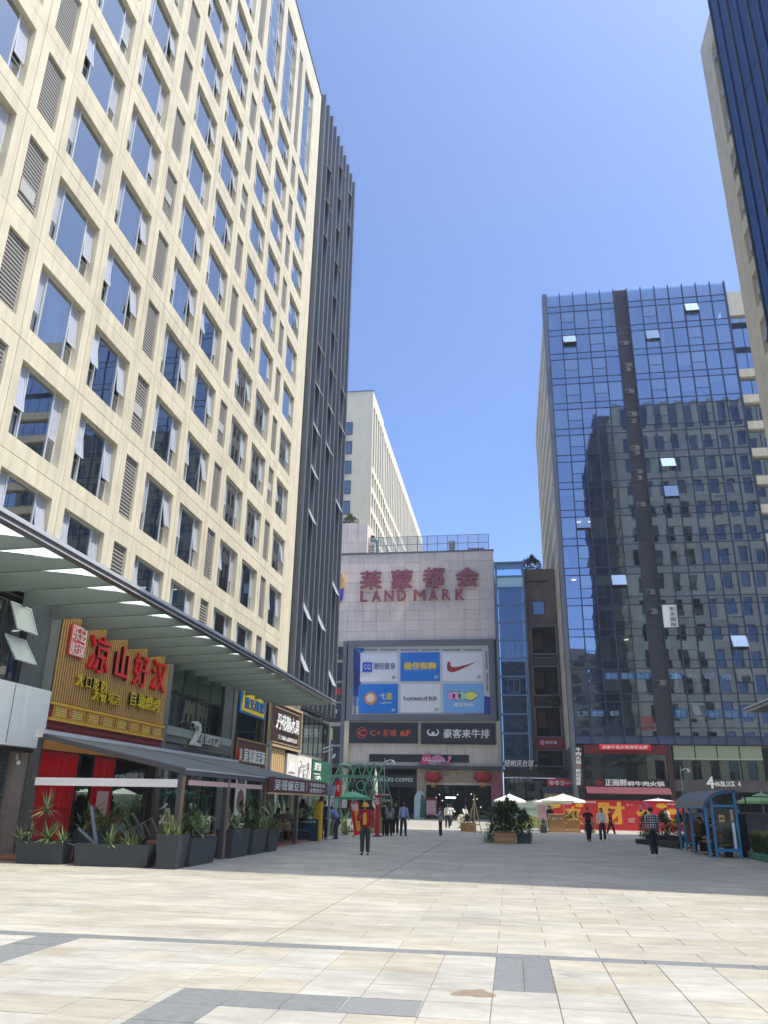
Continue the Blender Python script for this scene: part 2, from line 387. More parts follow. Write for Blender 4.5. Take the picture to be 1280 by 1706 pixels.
# ================================================================== LEFT TOWER (cream grid of windows) and its mirror on the right
M_cream = mat('cream_tile', (213, 201, 172), .75, var=.10, scale=.9, dirt=.2, rnd=.05)
def ribbed(ma, dist=.006, freq=78.):
    n, l = ma.node_tree.nodes, ma.node_tree.links; b = n['Principled BSDF']
    g = n.new('ShaderNodeNewGeometry'); s = n.new('ShaderNodeSeparateXYZ'); l.new(g.outputs['Position'], s.inputs[0])
    m1 = n.new('ShaderNodeMath'); m1.operation = 'MULTIPLY'; m1.inputs[1].default_value = freq; l.new(s.outputs['Z'], m1.inputs[0])
    m2 = n.new('ShaderNodeMath'); m2.operation = 'SINE'; l.new(m1.outputs[0], m2.inputs[0])
    bp = n.new('ShaderNodeBump'); bp.inputs['Strength'].default_value = .5; bp.inputs['Distance'].default_value = dist
    l.new(m2.outputs[0], bp.inputs['Height']); l.new(bp.outputs[0], b.inputs['Normal'])
ribbed(M_cream)
M_backing = mat('dark_backing', (60, 58, 54), .8)
M_room = mat('room_interior', (140, 138, 132), .9, var=.25, scale=.5)
M_alu = mat('pale_aluminium', (205, 208, 208), .4, .3)
M_alud = mat('dark_aluminium', (62, 66, 70), .45, .3)
M_louv = mat('louvre_metal', (150, 146, 138), .55, .1)
M_curt = mat('curtain_cloth', (184, 182, 174), .9, var=.25, scale=2, stretch=(6, 6, .2), rnd=.4)
G_win = glass('window_glass', (.60, .63, .62), (.86, .88, .89), 1.8, .36, wob=.0015)
G_side = glass('sash_glass', (.55, .58, .58), (.9, .95, 1.), 1.6, .06)
FLH, Z0F, NFL = 3.82, 8.12, 14
WW, LW = 3.72, 1.88
WZ0, WZ1 = .55, 3.22
def cell_mesh(wd, a, b, z0, z1, hh, t=.42):
    "one cladding panel with its opening; local: y along wall 0..wd, z 0..hh, x out of the wall"
    g = .012; B = MB()
    B.box(-t, 0, g, a, g, hh-g); B.box(-t, 0, b, wd-g, g, hh-g); B.box(-t, 0, a, b, g, z0); B.box(-t, 0, a, b, z1, hh-g)
    return B.mesh('cladding_panel', M_cream)
CM = {('W', 1): cell_mesh(WW, .40, 3.30, WZ0, WZ1, FLH), ('L', 1): cell_mesh(LW, .39, 1.50, WZ0, WZ1, FLH),
      ('W', 3): cell_mesh(WW, .40, 3.30, WZ0, 2*FLH+WZ1, 3*FLH), ('L', 3): cell_mesh(LW, .39, 1.50, WZ0, 2*FLH+WZ1, 3*FLH)}
def win_meshes(h, n):
    """window of n storeys: fixed_pane, frame, sash, lower panes; y 0..2.9, z 0..h"""
    fr = MB(); y1, y2 = .62, 2.28
    fr.frameX(0, 2.9, 0, h, -.36, -.28, .05)
    fr.frameX(y1, y2, .0, h, -.279, -.17, .06)        # the middle light stands proud
    for k in range(1, n):
        fr.box(-.27, -.19, y1+.06, y2-.06, k*FLH-.55, k*FLH-.48)
        fr.box(-.34, -.28, .05, y1, k*FLH-.55, k*FLH-.48); fr.box(-.34, -.28, y2, 2.85, k*FLH-.55, k*FLH-.48)
    zs = .95
    for k in range(n):
        fr.box(-.33, -.285, .05, y1, k*FLH+zs-.03, k*FLH+zs+.03); fr.box(-.33, -.285, y2, 2.85, k*FLH+zs-.03, k*FLH+zs+.03)
    pane = MB().quad((-.2, y1+.06, .06), (-.2, y2-.06, .06), (-.2, y2-.06, h-.06), (-.2, y1+.06, h-.06))
    low = MB().quad((-.31, .05, .05), (-.31, y1, .05), (-.31, y1, zs-.03), (-.31, .05, zs-.03))
    return fr.mesh('frame', M_alu), pane.mesh('fixed_pane', G_win), low.mesh('lower_pane', G_win)
sashH = 2.67-.95-.09
sb = MB(); sb.frameX(0, .54, -sashH, 0, -.02, .025, .045); sb.quad((0, .045, -sashH+.045), (0, .495, -sashH+.045), (0, .495, -.045), (0, .045, -.045), 1)
SASH = sb.mesh('sash', [M_alu, mat('pale_sash', (172, 174, 182), .22, var=.06)])  # sash panes are an opaque pale grey instead of clear glass
W1 = win_meshes(WZ1-WZ0, 1); W3 = win_meshes(2*FLH+WZ1-WZ0, 3)
def louvre_mesh(h):
    B = MB(); B.frameX(0, 1.11, 0, h, -.2, -.1, .04)
    k = int(h/.15)
    for i in range(k):
        z = .05+(h-.1)*(i+.5)/k; B.box(-.17, -.105, .04, 1.07, z-.042, z+.042)
    B.box(-.32, -.30, 0, 1.11, 0, h, 1)
    return B.mesh('louvre', [M_louv, M_backing])
LV1, LV3 = louvre_mesh(WZ1-WZ0), louvre_mesh(2*FLH+WZ1-WZ0)
AIRU = MB().box(-.098, -.07, 0, .8, 0, .5).mesh('air_unit', mat('air_unit_pale', (176, 174, 166), .6))
def curtain_mesh(wd, h):
    B = MB(); k = max(6, int(wd/.12)); vs = []
    for i in range(k+1):
        x = -.62+.03*(1 if i % 2 else -1); vs += [(x, wd*i/k, 0), (x, wd*i/k, h)]
    return B.add(vs, [(2*i, 2*i+2, 2*i+3, 2*i+1) for i in range(k)]).mesh('curtain', M_curt)
CU = [curtain_mesh(.9, 2.6), curtain_mesh(1.6, 2.6), curtain_mesh(.5, 2.6)]
def tower_wall(root, cols, rg, open_p=.8, detail=True):
    "cols: list of (kind, y_start) along local +y; wall face at local x=0 looking +x"
    for kind, y in cols:
        wd = WW if kind == 'W' else LW
        for fl in range(NFL-2):
            tall = fl == NFL-3; n = 3 if tall else 1; z = Z0F+FLH*fl
            part('cladding_panel', CM[(kind, n)], root, (0, y, z))
            if kind == 'W':
                wn = obj('window', None, root, (0, y+.40, z+WZ0))
                fr, pa, lo = W3 if tall else W1
                part('frame', fr, wn); part('fixed_pane', pa, wn)
                for k in range(n):
                    for yy in (.06, 2.31):
                        part('lower_pane', lo, wn, (0, yy-.06, k*FLH))
                        a = radians(rg.choice((2, 4, 5, 7, 9)) if rg.random() < open_p else 0)
                        part('sash', SASH, wn, (-.27, yy, k*FLH+WZ1-WZ0-.05), rot=(0, -a, 0))
                    if detail and rg.random() < .8:
                        part('curtain', rg.choice(CU), wn, (0, rg.choice((.1, .5, .9, 1.2, 1.6)), k*FLH+.02))
            else:
                lo_ = part('louvre', LV3 if tall else LV1, root, (0, y+.39, z+WZ0))
                if rg.random() < .22:        # air units standing behind some louvres
                    part('air_unit', AIRU, root, (0, y+.47+rg.uniform(0, .1), z+WZ0+rg.uniform(.2, 1.4)))
def columns(y0, pattern):
    out = []; y = y0
    for c in pattern: out.append((c, y)); y += WW if c == 'W' else LW
    return out, y
ROOF = 63.8
LX = -15.3
lt = thing('office_tower', 'tall cream tiled tower with a grid of open windows and grey louvres over the shops', 'building', (LX, 0, 0))
cols, yend = columns(10.41, 'WWLWWLWWLWWLW')
tower_wall(lt, cols, random.Random(3))
# margins, parapet and the dark shell behind the openings
BX('corner_pier', M_cream, lt, -.42, 0, yend+.012, 53.5, Z0F, Z0F+FLH*NFL)
BX('parapet', M_cream, lt, -.6, 0.0, -2, 53.5, Z0F+FLH*NFL+.012, ROOF)
BX('parapet_cap', M_alud, lt, -.7, .06, -2.05, 53.56, ROOF, ROOF+.12)
BX('wall', M_cream, lt, -.42, 0, -2, 10.4, Z0F, Z0F+FLH*NFL)
BX('room_back', M_room, lt, -14, -1.6, -1.9, 53.4, Z0F-.2, ROOF-.6)
fs_ = MB()
for k in range(NFL+1): fs_.box(-1.6, -.43, -1.9, 53.4, Z0F+FLH*k-.3, Z0F+FLH*k+.25)
for kind, y in cols+[('W', yend)]: fs_.box(-1.6, -.43, y-.1, y+.1, Z0F, ROOF-1)
fs_.build('floor_slabs', M_room, lt, kind='stuff')
# dark finned glass end of the tower, turned slightly outwards
M_fin = mat('fin_metal', (104, 108, 112), .45, .2, var=.06, scale=.4)
M_fin2 = mat('fin_edge', (150, 160, 172), .35, .5)
G_end = glass('end_glass', (.10, .12, .13), (.42, .47, .52), 1.7, .1, wob=.003)
et = thing('glazed_stair_wing', 'dark grey glass wing with tall metal fins at the end of the cream tower', 'building', (0, 0, 0))
A, B_ = Vector((LX-.25, 53.9, 0)), Vector((LX+.35, 65.2, 0)); dd = (B_-A).normalized(); nn = Vector((dd.y, -dd.x, 0))
NF = 9
MB().add([*[q+ZA*8.2 for q in (A-nn*6, A, B_, B_-nn*6)], *[q+ZA*64.0 for q in (A-nn*6, A, B_, B_-nn*6)]],
         [(0, 1, 5, 4), (1, 2, 6, 5), (2, 3, 7, 6), (4, 5, 6, 7), (3, 2, 1, 0)]).build('core_wall', mat('wing_core', (38, 42, 46), .7), et)
rg = random.Random(11)
FINM = MB().box(-.07, .07, -.0, .62, 8.2, 64.35).box(-.075, -.03, .62, .66, 8.2, 64.35, 1).mesh('fin', [M_fin, M_fin2])
ang = math.atan2(dd.y, dd.x)
PANM = MB().quad((0, .12, .06), (1.26, .12, .06), (1.26, .12, 3.0), (0, .12, 3.0)).mesh('glass_panel', G_end)
SPNM = MB().box(0, 1.26, .06, .14, 3.0, 3.82).mesh('spandrel_panel', M_fin)
OPS = MB().frame(0, 1.1, -2.0, 0, -.02, .02, .05).add([(.05, 0, -1.95), (1.05, 0, -1.95), (1.05, 0, -.05), (.05, 0, -.05)], [(0, 1, 2, 3)], 1).mesh('open_sash', [M_alu, mat('pale_sash', (172, 174, 182), .22, var=.06)])
step = (B_-A).length/NF
for i in range(NF+1):
    q = A+dd*step*i
    part('fin', FINM, et, (q.x, q.y, 0), rz=ang+pi)
for i in range(NF):
    q = A+dd*(step*i)+nn*.0
    for k in range(14):
        z = 9.5+FLH*k
        qq = q+dd*(step-.0)
        part('glass_panel', PANM, et, (qq.x, qq.y, z), rz=ang+pi)
        part('spandrel_panel', SPNM, et, (qq.x, qq.y, z), rz=ang+pi)
        if (i % 3 == 1 and rg.random() < .62):
            p2 = qq+nn*.16; o = part('open_sash', OPS, et, (p2.x, p2.y, z+2.9)); o.rotation_euler = Euler((radians(24), 0, ang+pi))
# louvred return between the two
lb = MB()
for k in range(480): z = 8.2+k*.115; lb.box(LX-.55, LX-.12, 53.52, 53.56, z, z+.06)
lb.box(LX-.6, LX-.14, 53.57, 53.75, 8, 63.6)
lb.build('louvre_return', M_louv, et)

# ---- right tower: same kind of building across the plaza, seen from its shaded side
RX = 18.73
rtw = thing('office_tower', 'cream tower cut by the right edge, behind a deep blue glass wing', 'building', (RX, 0, 0), pi)
# local frame turned by 180 degrees: local +y runs towards the camera
cols_r, ye = columns(-51.41, 'WLWWLWWL')
tower_wall(rtw, cols_r, random.Random(8), .6, False)
BX('corner_pier', M_cream, rtw, -.42, 0, -53.5, -51.42, 0.2, Z0F+FLH*NFL)
BX('parapet', M_cream, rtw, -.6, 0, -53.5, -18, Z0F+FLH*NFL+.012, ROOF)
BX('podium_wall', M_cream, rtw, -.42, 0, -51.41, -18, 0, Z0F-.01)
BX('room_back', M_room, rtw, -38, -1.4, -53.0, -17.9, 0, ROOF-.5)
# far end wall of the right tower (seen mirrored in the glass block)
ew = MB(); 
for k in range(NFL+2): ew.box(-38, -.43, -53.45, -53.05, k*FLH+.2, k*FLH+1.55)
for k in range(16): ew.box(-38+k*2.45, -38+k*2.45+1.15, -53.44, -53.06, 0, ROOF)
ew.build('end_wall', M_cream, rtw)
MB().box(-38, -.5, -53.1, -53.02, .2, ROOF-1).build('end_glazing', glass('end_pane', (.3, .34, .36), (.6, .7, .8), 1.6, .2), rtw)
# blue glass wing standing forward of it
G_blue = glass('blue_wing_glass', (.02, .03, .06), (.30, .42, .58), 1.6, .14, wob=.002)
bw = thing('glass_wing', 'deep blue reflective glass wing at the right edge of the picture', 'building', (0, 0, 0))
wx0 = 16.9; wy0, wy1 = 17.8, 44.8
BX('core_wall', mat('wing_core', (38, 42, 46), .7), bw, wx0+.15, RX+10, wy0+.15, wy1-.15, 0, 66)
GP = MB().quad((0, 0, .03), (0, -1.47, .03), (0, -1.47, 3.79), (0, 0, 3.79)).mesh('glass_panel', G_blue)
ny = int((wy1-wy0)/1.5)
M_finb = mat('wing_fin', (74, 98, 140), .4, .4)
for i in range(ny):
    yy = wy1-.015-i*1.5
    if yy < 22: break
    for k in range(4, 17): part('glass_panel', GP, bw, (wx0, yy, k*FLH))
for i in range(ny+1):
    yy = wy1-i*1.5
    if yy < 22: break
    BX('mullion', M_finb if i % 2 else M_fin, bw, wx0-.09, wx0-.0, yy-.03, yy+.03, 8, 66)
BX('end_wall', M_fin, bw, wx0, wx0+2, wy1+.01, wy1+.1, 0, 66)
BX('podium_wall', M_fin, bw, wx0, wx0+.14, wy0, wy1, 0, 15)
BX('near_wall', M_fin, bw, wx0, RX+10, wy0, wy0+.1, 15.1, 66)
# ================================================================== LEFT PODIUM: shop fronts under the canopy
M_pier = mat('ribbed_stone', (112, 110, 106), .7, var=.15, scale=3, bump=.4, bscale=25, stretch=(1, 1, 6))
M_dkwall = mat('dark_panel', (84, 88, 90), .55, var=.08, scale=1)
M_blackm = mat('black_metal', (38, 40, 42), .45, .2)
M_white = mat('white_paint', (232, 232, 228), .5, var=.03, scale=2)
M_red = mat('red_lacquer', (220, 26, 34), .35, var=.08, scale=2)
M_redd = mat('dark_red', (128, 24, 28), .5, var=.1, scale=2)
M_gold = mat('gold_paint', (232, 178, 56), .4, .15, var=.06)
M_yel = mat('yellow_letter', (222, 190, 48), .4)
M_brown = mat('brown_board', (92, 52, 36), .55, var=.15, scale=4, stretch=(1, 1, 8))
M_dkbrown = mat('dark_brown_board', (62, 40, 36), .5, var=.1, scale=6)
M_wood = mat('pale_wood', (206, 172, 120), .6, var=.15, scale=5, stretch=(1, 1, 10))
M_woodw = mat('warm_wood', (186, 140, 84), .6, var=.18, scale=5, stretch=(8, 8, 1))
M_bark = mat('bark', (96, 78, 60), .9, var=.2, scale=9)
G_shop = glass('shop_glass', (.5, .6, .55), (.72, .86, .8), 1.6, .2, wob=.002)
G_clear = glass('clear_glass', (.75, .80, .78), (.9, .95, .95), 1.45, .0)
FX = LX       # face of the shop fronts
pod = thing('shop_podium', 'two storey dark grey row of shop fronts along the left side below the tower', 'building', (0, 0, 0))
BX('wall', mat('shop_back_wall', (150, 152, 146), .8, var=.2, scale=.8), pod, -29, -19.0, -2, 68, 0, 8.05)
BX('ceiling', M_dkwall, pod, -19.0, FX-.02, -2, 68, 7.86, 8.05)
BX('upper_floor', M_dkwall, pod, -19.0, FX-.05, -2, 68, 3.85, 4.1)
BX('shop_floor', mat('shop_floor', (120, 92, 80), .6), pod, -19.0, FX-.03, -2, 68, -.05, .03)
for y0, y1 in ((24.15, 24.7), (33.95, 34.38), (43.0, 43.5), (48.85, 49.15), (57.4, 57.8), (67.5, 68)):
    BX('pier', M_pier, pod, FX-.5, FX+.06, y0, y1, 0, 7.85)
for y in (24.4, 34.2, 43.3, 49.0, 57.6): BX('party_wall', M_dkwall, pod, -18.98, FX-.55, y-.08, y+.08, .05, 7.84)
# ribbed band between shop fronts and canopy
rb = MB()
for k in range(9): rb.box(FX-.1, FX+.03+.02*(k % 2), -2, 57.5, 7.87+k*.09, 7.93+k*.09)
rb.box(FX-.3, FX-.02, -2, 57.5, 7.86, 8.7)
rb.build('ribbed_band', M_louv, pod)
# --- bay nearest the camera: dark cladding, opening windows, shutter
BX('cladding', M_dkwall, pod, FX-.3, FX, 6, 20.6, 0.05, 7.85)
BX('cladding', M_dkwall, pod, FX-.3, FX, 22.95, 24.14, 3.2, 7.85)
BX('cladding', M_dkwall, pod, FX-.3, FX, 20.61, 22.94, 3.2, 5.0)
for k in range(2):
    y0 = 20.65+k*1.14
    wn = MB().frameX(y0, y0+1.1, 5.05, 7.5, FX-.2, FX-.05, .06).build('window', M_alud, pod)
    MB().quad((FX-.12, y0+.06, 5.1), (FX-.12, y0+1.04, 5.1), (FX-.12, y0+1.04, 7.45), (FX-.12, y0+.06, 7.45)).build('pane', G_win, wn)
SS = MB().frameX(0, 1.1, -.95, 0, -.025, .025, .06).quad((0, .06, -.9), (0, 1.04, -.9), (0, 1.04, -.06), (0, .06, -.06), 1).mesh('open_sash', [M_alu, mat('frosted_sash', (196, 198, 190), .4)])
for z, a in ((7.45, 24), (6.42, 34)): part('open_sash', SS, pod, (FX-.0, 21.82, z), rot=(0, -radians(a), 0))
sh = MB()
for k in range(26): sh.box(FX-.2, FX-.12+.02*(k % 2), 17, 23.3, .1+k*.12, .2+k*.12)
sh.build('shutter', M_dkwall, pod)
BX('stone_jamb', mat('pink_stone', (168, 152, 142), .7, var=.15, scale=6), pod, FX-.3, FX+.02, 23.5, 24.12, 0, 3.15)
lbx = thing('light_box', 'large blank white sign box on the dark wall at the left edge', 'sign', (FX, 0, 0))
MB().bevbox(.02, .55, 17.5, 24.0, 3.15, 4.95, .02).build('panel', M_white, lbx)
BX('bracket', M_alud, lbx, .0, .3, 17.6, 23.9, 3.02, 3.14)
BX('seam', M_alud, lbx, .551, .555, 22.0, 22.03, 3.2, 4.9)
cm = thing('security_camera', 'small white security camera under the blank white sign box', 'camera', (FX+.1, 23.4, 2.75))
MB().tube([(0, 0, .2), (0, 0, .05)], .03).build('bracket', M_white, cm); MB().tube([(0, .1, 0), (.22, -.22, -.06)], .06, 10).build('housing', M_white, cm)
# --- first restaurant: slatted sign
s1 = thing('restaurant_sign', 'big slatted gold sign board with four large red characters above the red doors', 'sign', (0, 0, 0))
BX('backing', mat('sign_backing', (58, 38, 24), .7), s1, FX, FX+.05, 24.75, 33.92, 4.76, 7.8)
SL = MB().box(0, .03, 0, .082, 0, 3.02).mesh('slat', mat('gold_slat', (196, 150, 84), .5, var=.1, scale=4))
for k in range(58): part('slat', SL, s1, (FX+.05, 24.78+k*.1577, 4.77))
M_letter_side = M_red
def chan(s, ma, parent, y0, y1, z0, z1, **kw):
    textX(s, ma, parent, y0, y1, z0, z1, FX+.12, .10, split=True, **kw)
for ch, y0, y1, z0, z1 in (('凉', 26.55, 28.2, 6.05, 7.45), ('山', 28.45, 29.85, 6.08, 7.4), ('好', 30.2, 31.65, 6.05, 7.4), ('汉', 31.85, 33.4, 6.08, 7.42)):
    chan(ch, M_red, s1, y0, y1, z0, z1, bold=.008, gap=1)
sp_ = MB().bevbox(FX+.12, FX+.2, 25.2, 26.25, 6.38, 7.48, .03).build('seal_plate', M_red, s1)
textX('乐记', mat('seal_white', (240, 214, 214), .5), s1, 25.3, 26.15, 6.93, 7.4, FX+.2, .03, bold=.02); textX('好汉', MATS['seal_white'], s1, 25.3, 26.15, 6.44, 6.88, FX+.2, .03, bold=.02)
MB().frameX(25.25, 26.2, 6.42, 7.44, FX+.2, FX+.225, .035).build('seal_border', MATS['seal_white'], s1)
chan('大口吃肉', M_yel, s1, 25.95, 28.2, 5.42, 5.88, bold=.006, gap=.85); chan('大碗喝酒', M_yel, s1, 27.2, 29.4, 5.08, 5.5, bold=.006, gap=.85); chan('自助烧烤', M_yel, s1, 30.05, 33.1, 5.22, 5.8, bold=.008, gap=.85)
# gold fretwork band
fb_ = thing('fretwork_band', 'gold and red carved fretwork band below the slatted sign', 'sign', (0, 0, 0))
BX('board', M_redd, fb_, FX, FX+.1, 24.7, 33.9, 4.14, 4.74)
MB().box(FX, FX+.16, 24.72, 33.9, 4.64, 4.735).box(FX, FX+.16, 24.72, 33.9, 4.13, 4.23).build('rail', M_gold, fb_)
rgf = random.Random(1)
for k in range(4):
    y0 = 24.95+k*2.24; pn = MB().frameX(y0, y0+2.1, 4.25, 4.62, FX+.1, FX+.14, .035).build('fret_panel', M_gold, fb_)
    b = MB()
    for i in range(4):
        z = 4.31+i*.075; b.box(FX+.1, FX+.13, y0+.12, y0+.88, z, z+.035); b.box(FX+.1, FX+.13, y0+1.22, y0+1.98, z, z+.035)
    for i in range(5): b.box(FX+.1, FX+.13, y0+.2+i*.15, y0+.23+i*.15, 4.3, 4.57); b.box(FX+.1, FX+.13, y0+1.3+i*.15, y0+1.33+i*.15, 4.3, 4.57)
    b.build('fretwork', mat('pale_gold', (246, 214, 110), .4), pn)
    MB().tube([(FX+.1, y0+1.05, 4.435), (FX+.15, y0+1.05, 4.435)], .13, 8).build('rosette', mat('rosette', (196, 120, 90), .5), pn)
rr = MB()
for k in range(6): rr.box(FX, FX+.06+.03*(k % 2), 24.7, 33.9, 3.66+k*.08, 3.735+k*.08)
rr.build('red_shutter_band', M_redd, pod)
# red doors and glazing of the first restaurant
M_lint = mat('carved_lintel', (190, 120, 40), .5, var=.35, scale=14)
BX('lintel', M_lint, pod, FX-.05, FX+.04, 24.75, 33.9, 3.2, 3.5); BX('lintel_rail', M_redd, pod, FX-.06, FX+.02, 24.75, 33.9, 3.5, 3.65)
def red_door(y0, y1):
    d = BX('red_door', M_red, pod, FX-.14, FX-.08, y0, y1, .06, 3.18)
    b = MB().frameX(y0+.02, y1-.02, .08, 3.16, FX-.08, FX-.04, .1)
    w_ = (y1-y0)/2
    for q in (0, 1):
        a = y0+q*w_+.1
        for i in range(7): b.box(FX-.08, FX-.055, a+.05+i*(w_-.25)/6, a+.08+i*(w_-.25)/6, 1.35, 3.0)
        for z in (1.35, 2.2, 3.0): b.box(FX-.08, FX-.05, a, a+w_-.18, z, z+.05)
        b.box(FX-.08, FX-.05, a, a+w_-.18, .3, 1.15)
    b.build('door_moulding', mat('red_moulding', (204, 22, 32), .35), d)
red_door(24.8, 27.35); red_door(28.6, 30.15)
BX('notice', mat('notice_paper', (226, 196, 194), .7), pod, FX-.035, FX-.03, 29.0, 29.9, 1.05, 1.95)
for y0, y1 in ((27.4, 28.55), (30.2, 33.9)):
    MB().quad((FX-.1, y0, .1), (FX-.1, y1, .1), (FX-.1, y1, 3.18), (FX-.1, y0, 3.18)).build('glazing', G_shop, pod)
    MB().frameX(y0, y1, .05, 3.19, FX-.14, FX-.06, .06).build('glazing_frame', M_blackm, pod)
# --- glass entrance bay, block 2
def glass_bay(y0, y1, n, z0, z1, nm='glass_panel', ma=None):
    s = (y1-y0)/n
    gmm = MB().quad((0, .02, 0), (0, s-.02, 0), (0, s-.02, z1-z0), (0, .02, z1-z0)).mesh(nm, ma or G_shop)
    for k in range(n): part(nm, gmm, pod, (FX-.12, y0+k*s, z0))
    b = MB()
    for k in range(n+1): b.box(FX-.16, FX-.09, y0+k*s-.02, y0+k*s+.02, z0, z1)
    b.build('mullions', M_blackm, pod, kind='stuff')
glass_bay(34.4, 41.6, 4, 4.85, 7.84)
BX('cladding', M_dkwall, pod, FX-.25, FX-.02, 41.65, 43.0, .05, 7.84)
MB().box(FX-.25, FX+.06, 34.4, 43.0, 4.45, 4.83).build('sill_band', mat('pale_green_panel', (138, 146, 142), .5, var=.06), pod)
MB().box(FX-.25, FX+.02, 34.4, 43.0, 4.14, 4.44).box(FX-.25, FX+.05, 36.5, 43.0, 3.98, 4.12).build('ledge_band', mat('ledge', (96, 98, 94), .6), pod)
glass_bay(34.4, 41.6, 4, .1, 3.85)
s2 = thing('block_number_sign', 'silver standing number 2 and block lettering above the glass entrance on the left', 'sign', (0, 0, 0))
M_silver = mat('silver_letter', (214, 216, 214), .35, .4)
textX('2', M_silver, s2, 36.9, 38.0, 4.14, 5.26, FX+.1, .2, bold=.01, name='numeral'); textX('栋', M_silver, s2, 38.1, 38.6, 4.3, 4.72, FX+.1, .12)
textX('BLOCK 2', M_silver, s2, 38.65, 40.7, 4.3, 4.72, FX+.1, .14, split=True)
# --- next shops
s3 = thing('shop_sign', 'bright blue sign with yellow border and bold lettering hung high under the canopy', 'sign', (0, 0, 0))
M_sblue = mat('sign_blue', (30, 110, 190), .45, var=.06); M_syel = mat('sign_yellow', (246, 206, 50), .45)
BX('board', M_sblue, s3, FX+.02, FX+.14, 43.8, 48.6, 6.42, 7.72); 
MB().poly([(FX+.14, 43.95, 6.55), (FX+.14, 48.2, 6.5), (FX+.14, 48.3, 6.8), (FX+.14, 47.9, 7.5), (FX+.14, 46.3, 7.6), (FX+.14, 44.2, 7.58)], (1, 0, 0), .05).build('yellow_field', M_syel, s3)
textX('重又鲜果', M_sblue, s3, 44.3, 48.1, 6.72, 7.35, FX+.19, .05, split=True, bold=.03)
MB().box(FX+.14, FX+.2, 44.0, 48.4, 7.62, 7.7).build('top_bar', M_syel, s3)
MB().tube([(FX+.14, 44.15, 7.72), (FX+.2, 44.15, 7.72)], .2, 12).build('round_badge', mat('pale_mint', (190, 216, 190), .5), s3)
s4 = thing('shop_sign', 'brown framed noodle shop sign with a red emblem and white characters', 'sign', (0, 0, 0))
BX('board', M_brown, s4, FX+.02, FX+.2, 43.5, 48.95, 3.35, 4.95)
MB().frameX(43.45, 49.0, 3.3, 5.0, FX+.2, FX+.26, .1).build('frame', mat('light_brown', (150, 112, 78), .6, var=.1), s4)
M_wl = mat('white_letter', (238, 236, 228), .5)
textX('吴哥豌豆面', M_wl, s4, 44.65, 48.75, 3.75, 4.5, FX+.2, .08, split=True, bold=.025, gap=1)
textX('成都豌杂面 非遗小吃', M_wl, s4, 45.0, 48.0, 3.47, 3.62, FX+.2, .03)
MB().tube([(FX+.2, 44.1, 4.1), (FX+.27, 44.1, 4.1)], [.36, .36], 16).build('emblem', M_red, s4)
textX('吴', M_wl, s4, 43.88, 44.32, 3.8, 4.4, FX+.27, .03)
s5 = thing('shop_sign', 'large dark brown sign with gold frame and flowing white characters under the canopy end', 'sign', (0, 0, 0))
BX('board', M_dkbrown, s5, FX+.02, FX+.2, 49.2, 57.2, 5.05, 7.78)
MB().frameX(49.1, 57.3, 4.98, 7.84, FX+.2, FX+.3, .14).build('outer_frame', mat('champagne', (196, 172, 132), .45, .1), s5)
MB().frameX(49.7, 56.8, 5.25, 7.5, FX+.2, FX+.23, .05).build('inner_frame', MATS['champagne'], s5)
gr_ = MB()
for k in range(20): gr_.box(FX+.2, FX+.215, 49.75, 56.75, 5.35+k*.106, 5.38+k*.106)
gr_.build('louvre_lines', mat('board_line', (84, 58, 52), .5), s5)
textX('丹花糖水果', M_wl, s5, 50.7, 56.4, 6.1, 7.12, FX+.25, .08, split=True, bold=.02, gap=1)
textX('手工糖水 成都老味道', M_wl, s5, 51.4, 56.2, 5.5, 5.78, FX+.22, .04, bold=.01)
wd_ = MB()
for k in range(20): wd_.box(FX, FX+.08+.03*(k % 2), 49.2+k*.23, 49.2+k*.23+.2, 3.0, 4.95)
wd_.build('timber_cladding', M_wood, pod)
s6 = thing('shop_sign', 'white shop sign with raised white logo and blocky lettering', 'sign', (0, 0, 0))
BX('board', mat('cream_board', (222, 214, 198), .6), s6, FX+.02, FX+.18, 54.2, 61.1, 3.05, 4.78)
textX('小馆子', M_wl, s6, 57.2, 60.7, 3.85, 4.45, FX+.18, .1, split=True, bold=.03); textX('家常味', M_wl, s6, 57.2, 60.7, 3.2, 3.8, FX+.18, .1, split=True, bold=.03)
MB().poly([(FX+.18, 54.7, 3.6), (FX+.18, 56.3, 3.6), (FX+.18, 55.9, 4.2), (FX+.18, 55.5, 3.9), (FX+.18, 55.1, 4.3)], (1, 0, 0), .06).build('logo', M_white, s6)
s7 = thing('shop_sign', 'dark green sign with white lettering at the end of the shop row', 'sign', (0, 0, 0))
BX('board', mat('sign_green', (30, 92, 66), .5, var=.06), s7, FX+.02, FX+.18, 61.4, 67.6, 3.1, 4.75)
textX('茶铺', M_wl, s7, 61.9, 64.2, 3.95, 4.55, FX+.18, .05, split=True, bold=.02); textX('TEA', M_wl, s7, 61.9, 64.2, 3.3, 3.75, FX+.18, .05, bold=.02)
for y0, y1, n, z0, z1 in ((43.5, 48.9, 3, 4.98, 6.4), (57.8, 67.4, 6, 4.98, 7.84), (43.5, 48.8, 3, .1, 3.3), (49.2, 54.1, 3, .1, 2.98), (57.8, 67.4, 5, .1, 3.05)): glass_bay(y0, y1, n, z0, z1)
BX('open_front_frame', M_blackm, pod, FX-.2, FX-.02, 54.1, 57.4, 2.9, 3.04)
ps = thing('menu_poster', 'tall shop poster with a bowl of noodles behind the terrace', 'poster', (FX+.05, 44.2, .9))
BX('board', mat('poster_paper', (214, 206, 196), .7), ps, 0, .04, 0, 1.9, 0, 2.2)
MB().tube([(.04, 1.0, .75), (.06, 1.0, .75)], .62, 20).build('bowl_print', mat('bowl_brown', (120, 82, 64), .6, var=.3, scale=9), ps); textX('味道', mat('ink', (30, 28, 28), .6), ps, .35, 1.6, 1.6, 2.1, .04, .02, bold=.02)
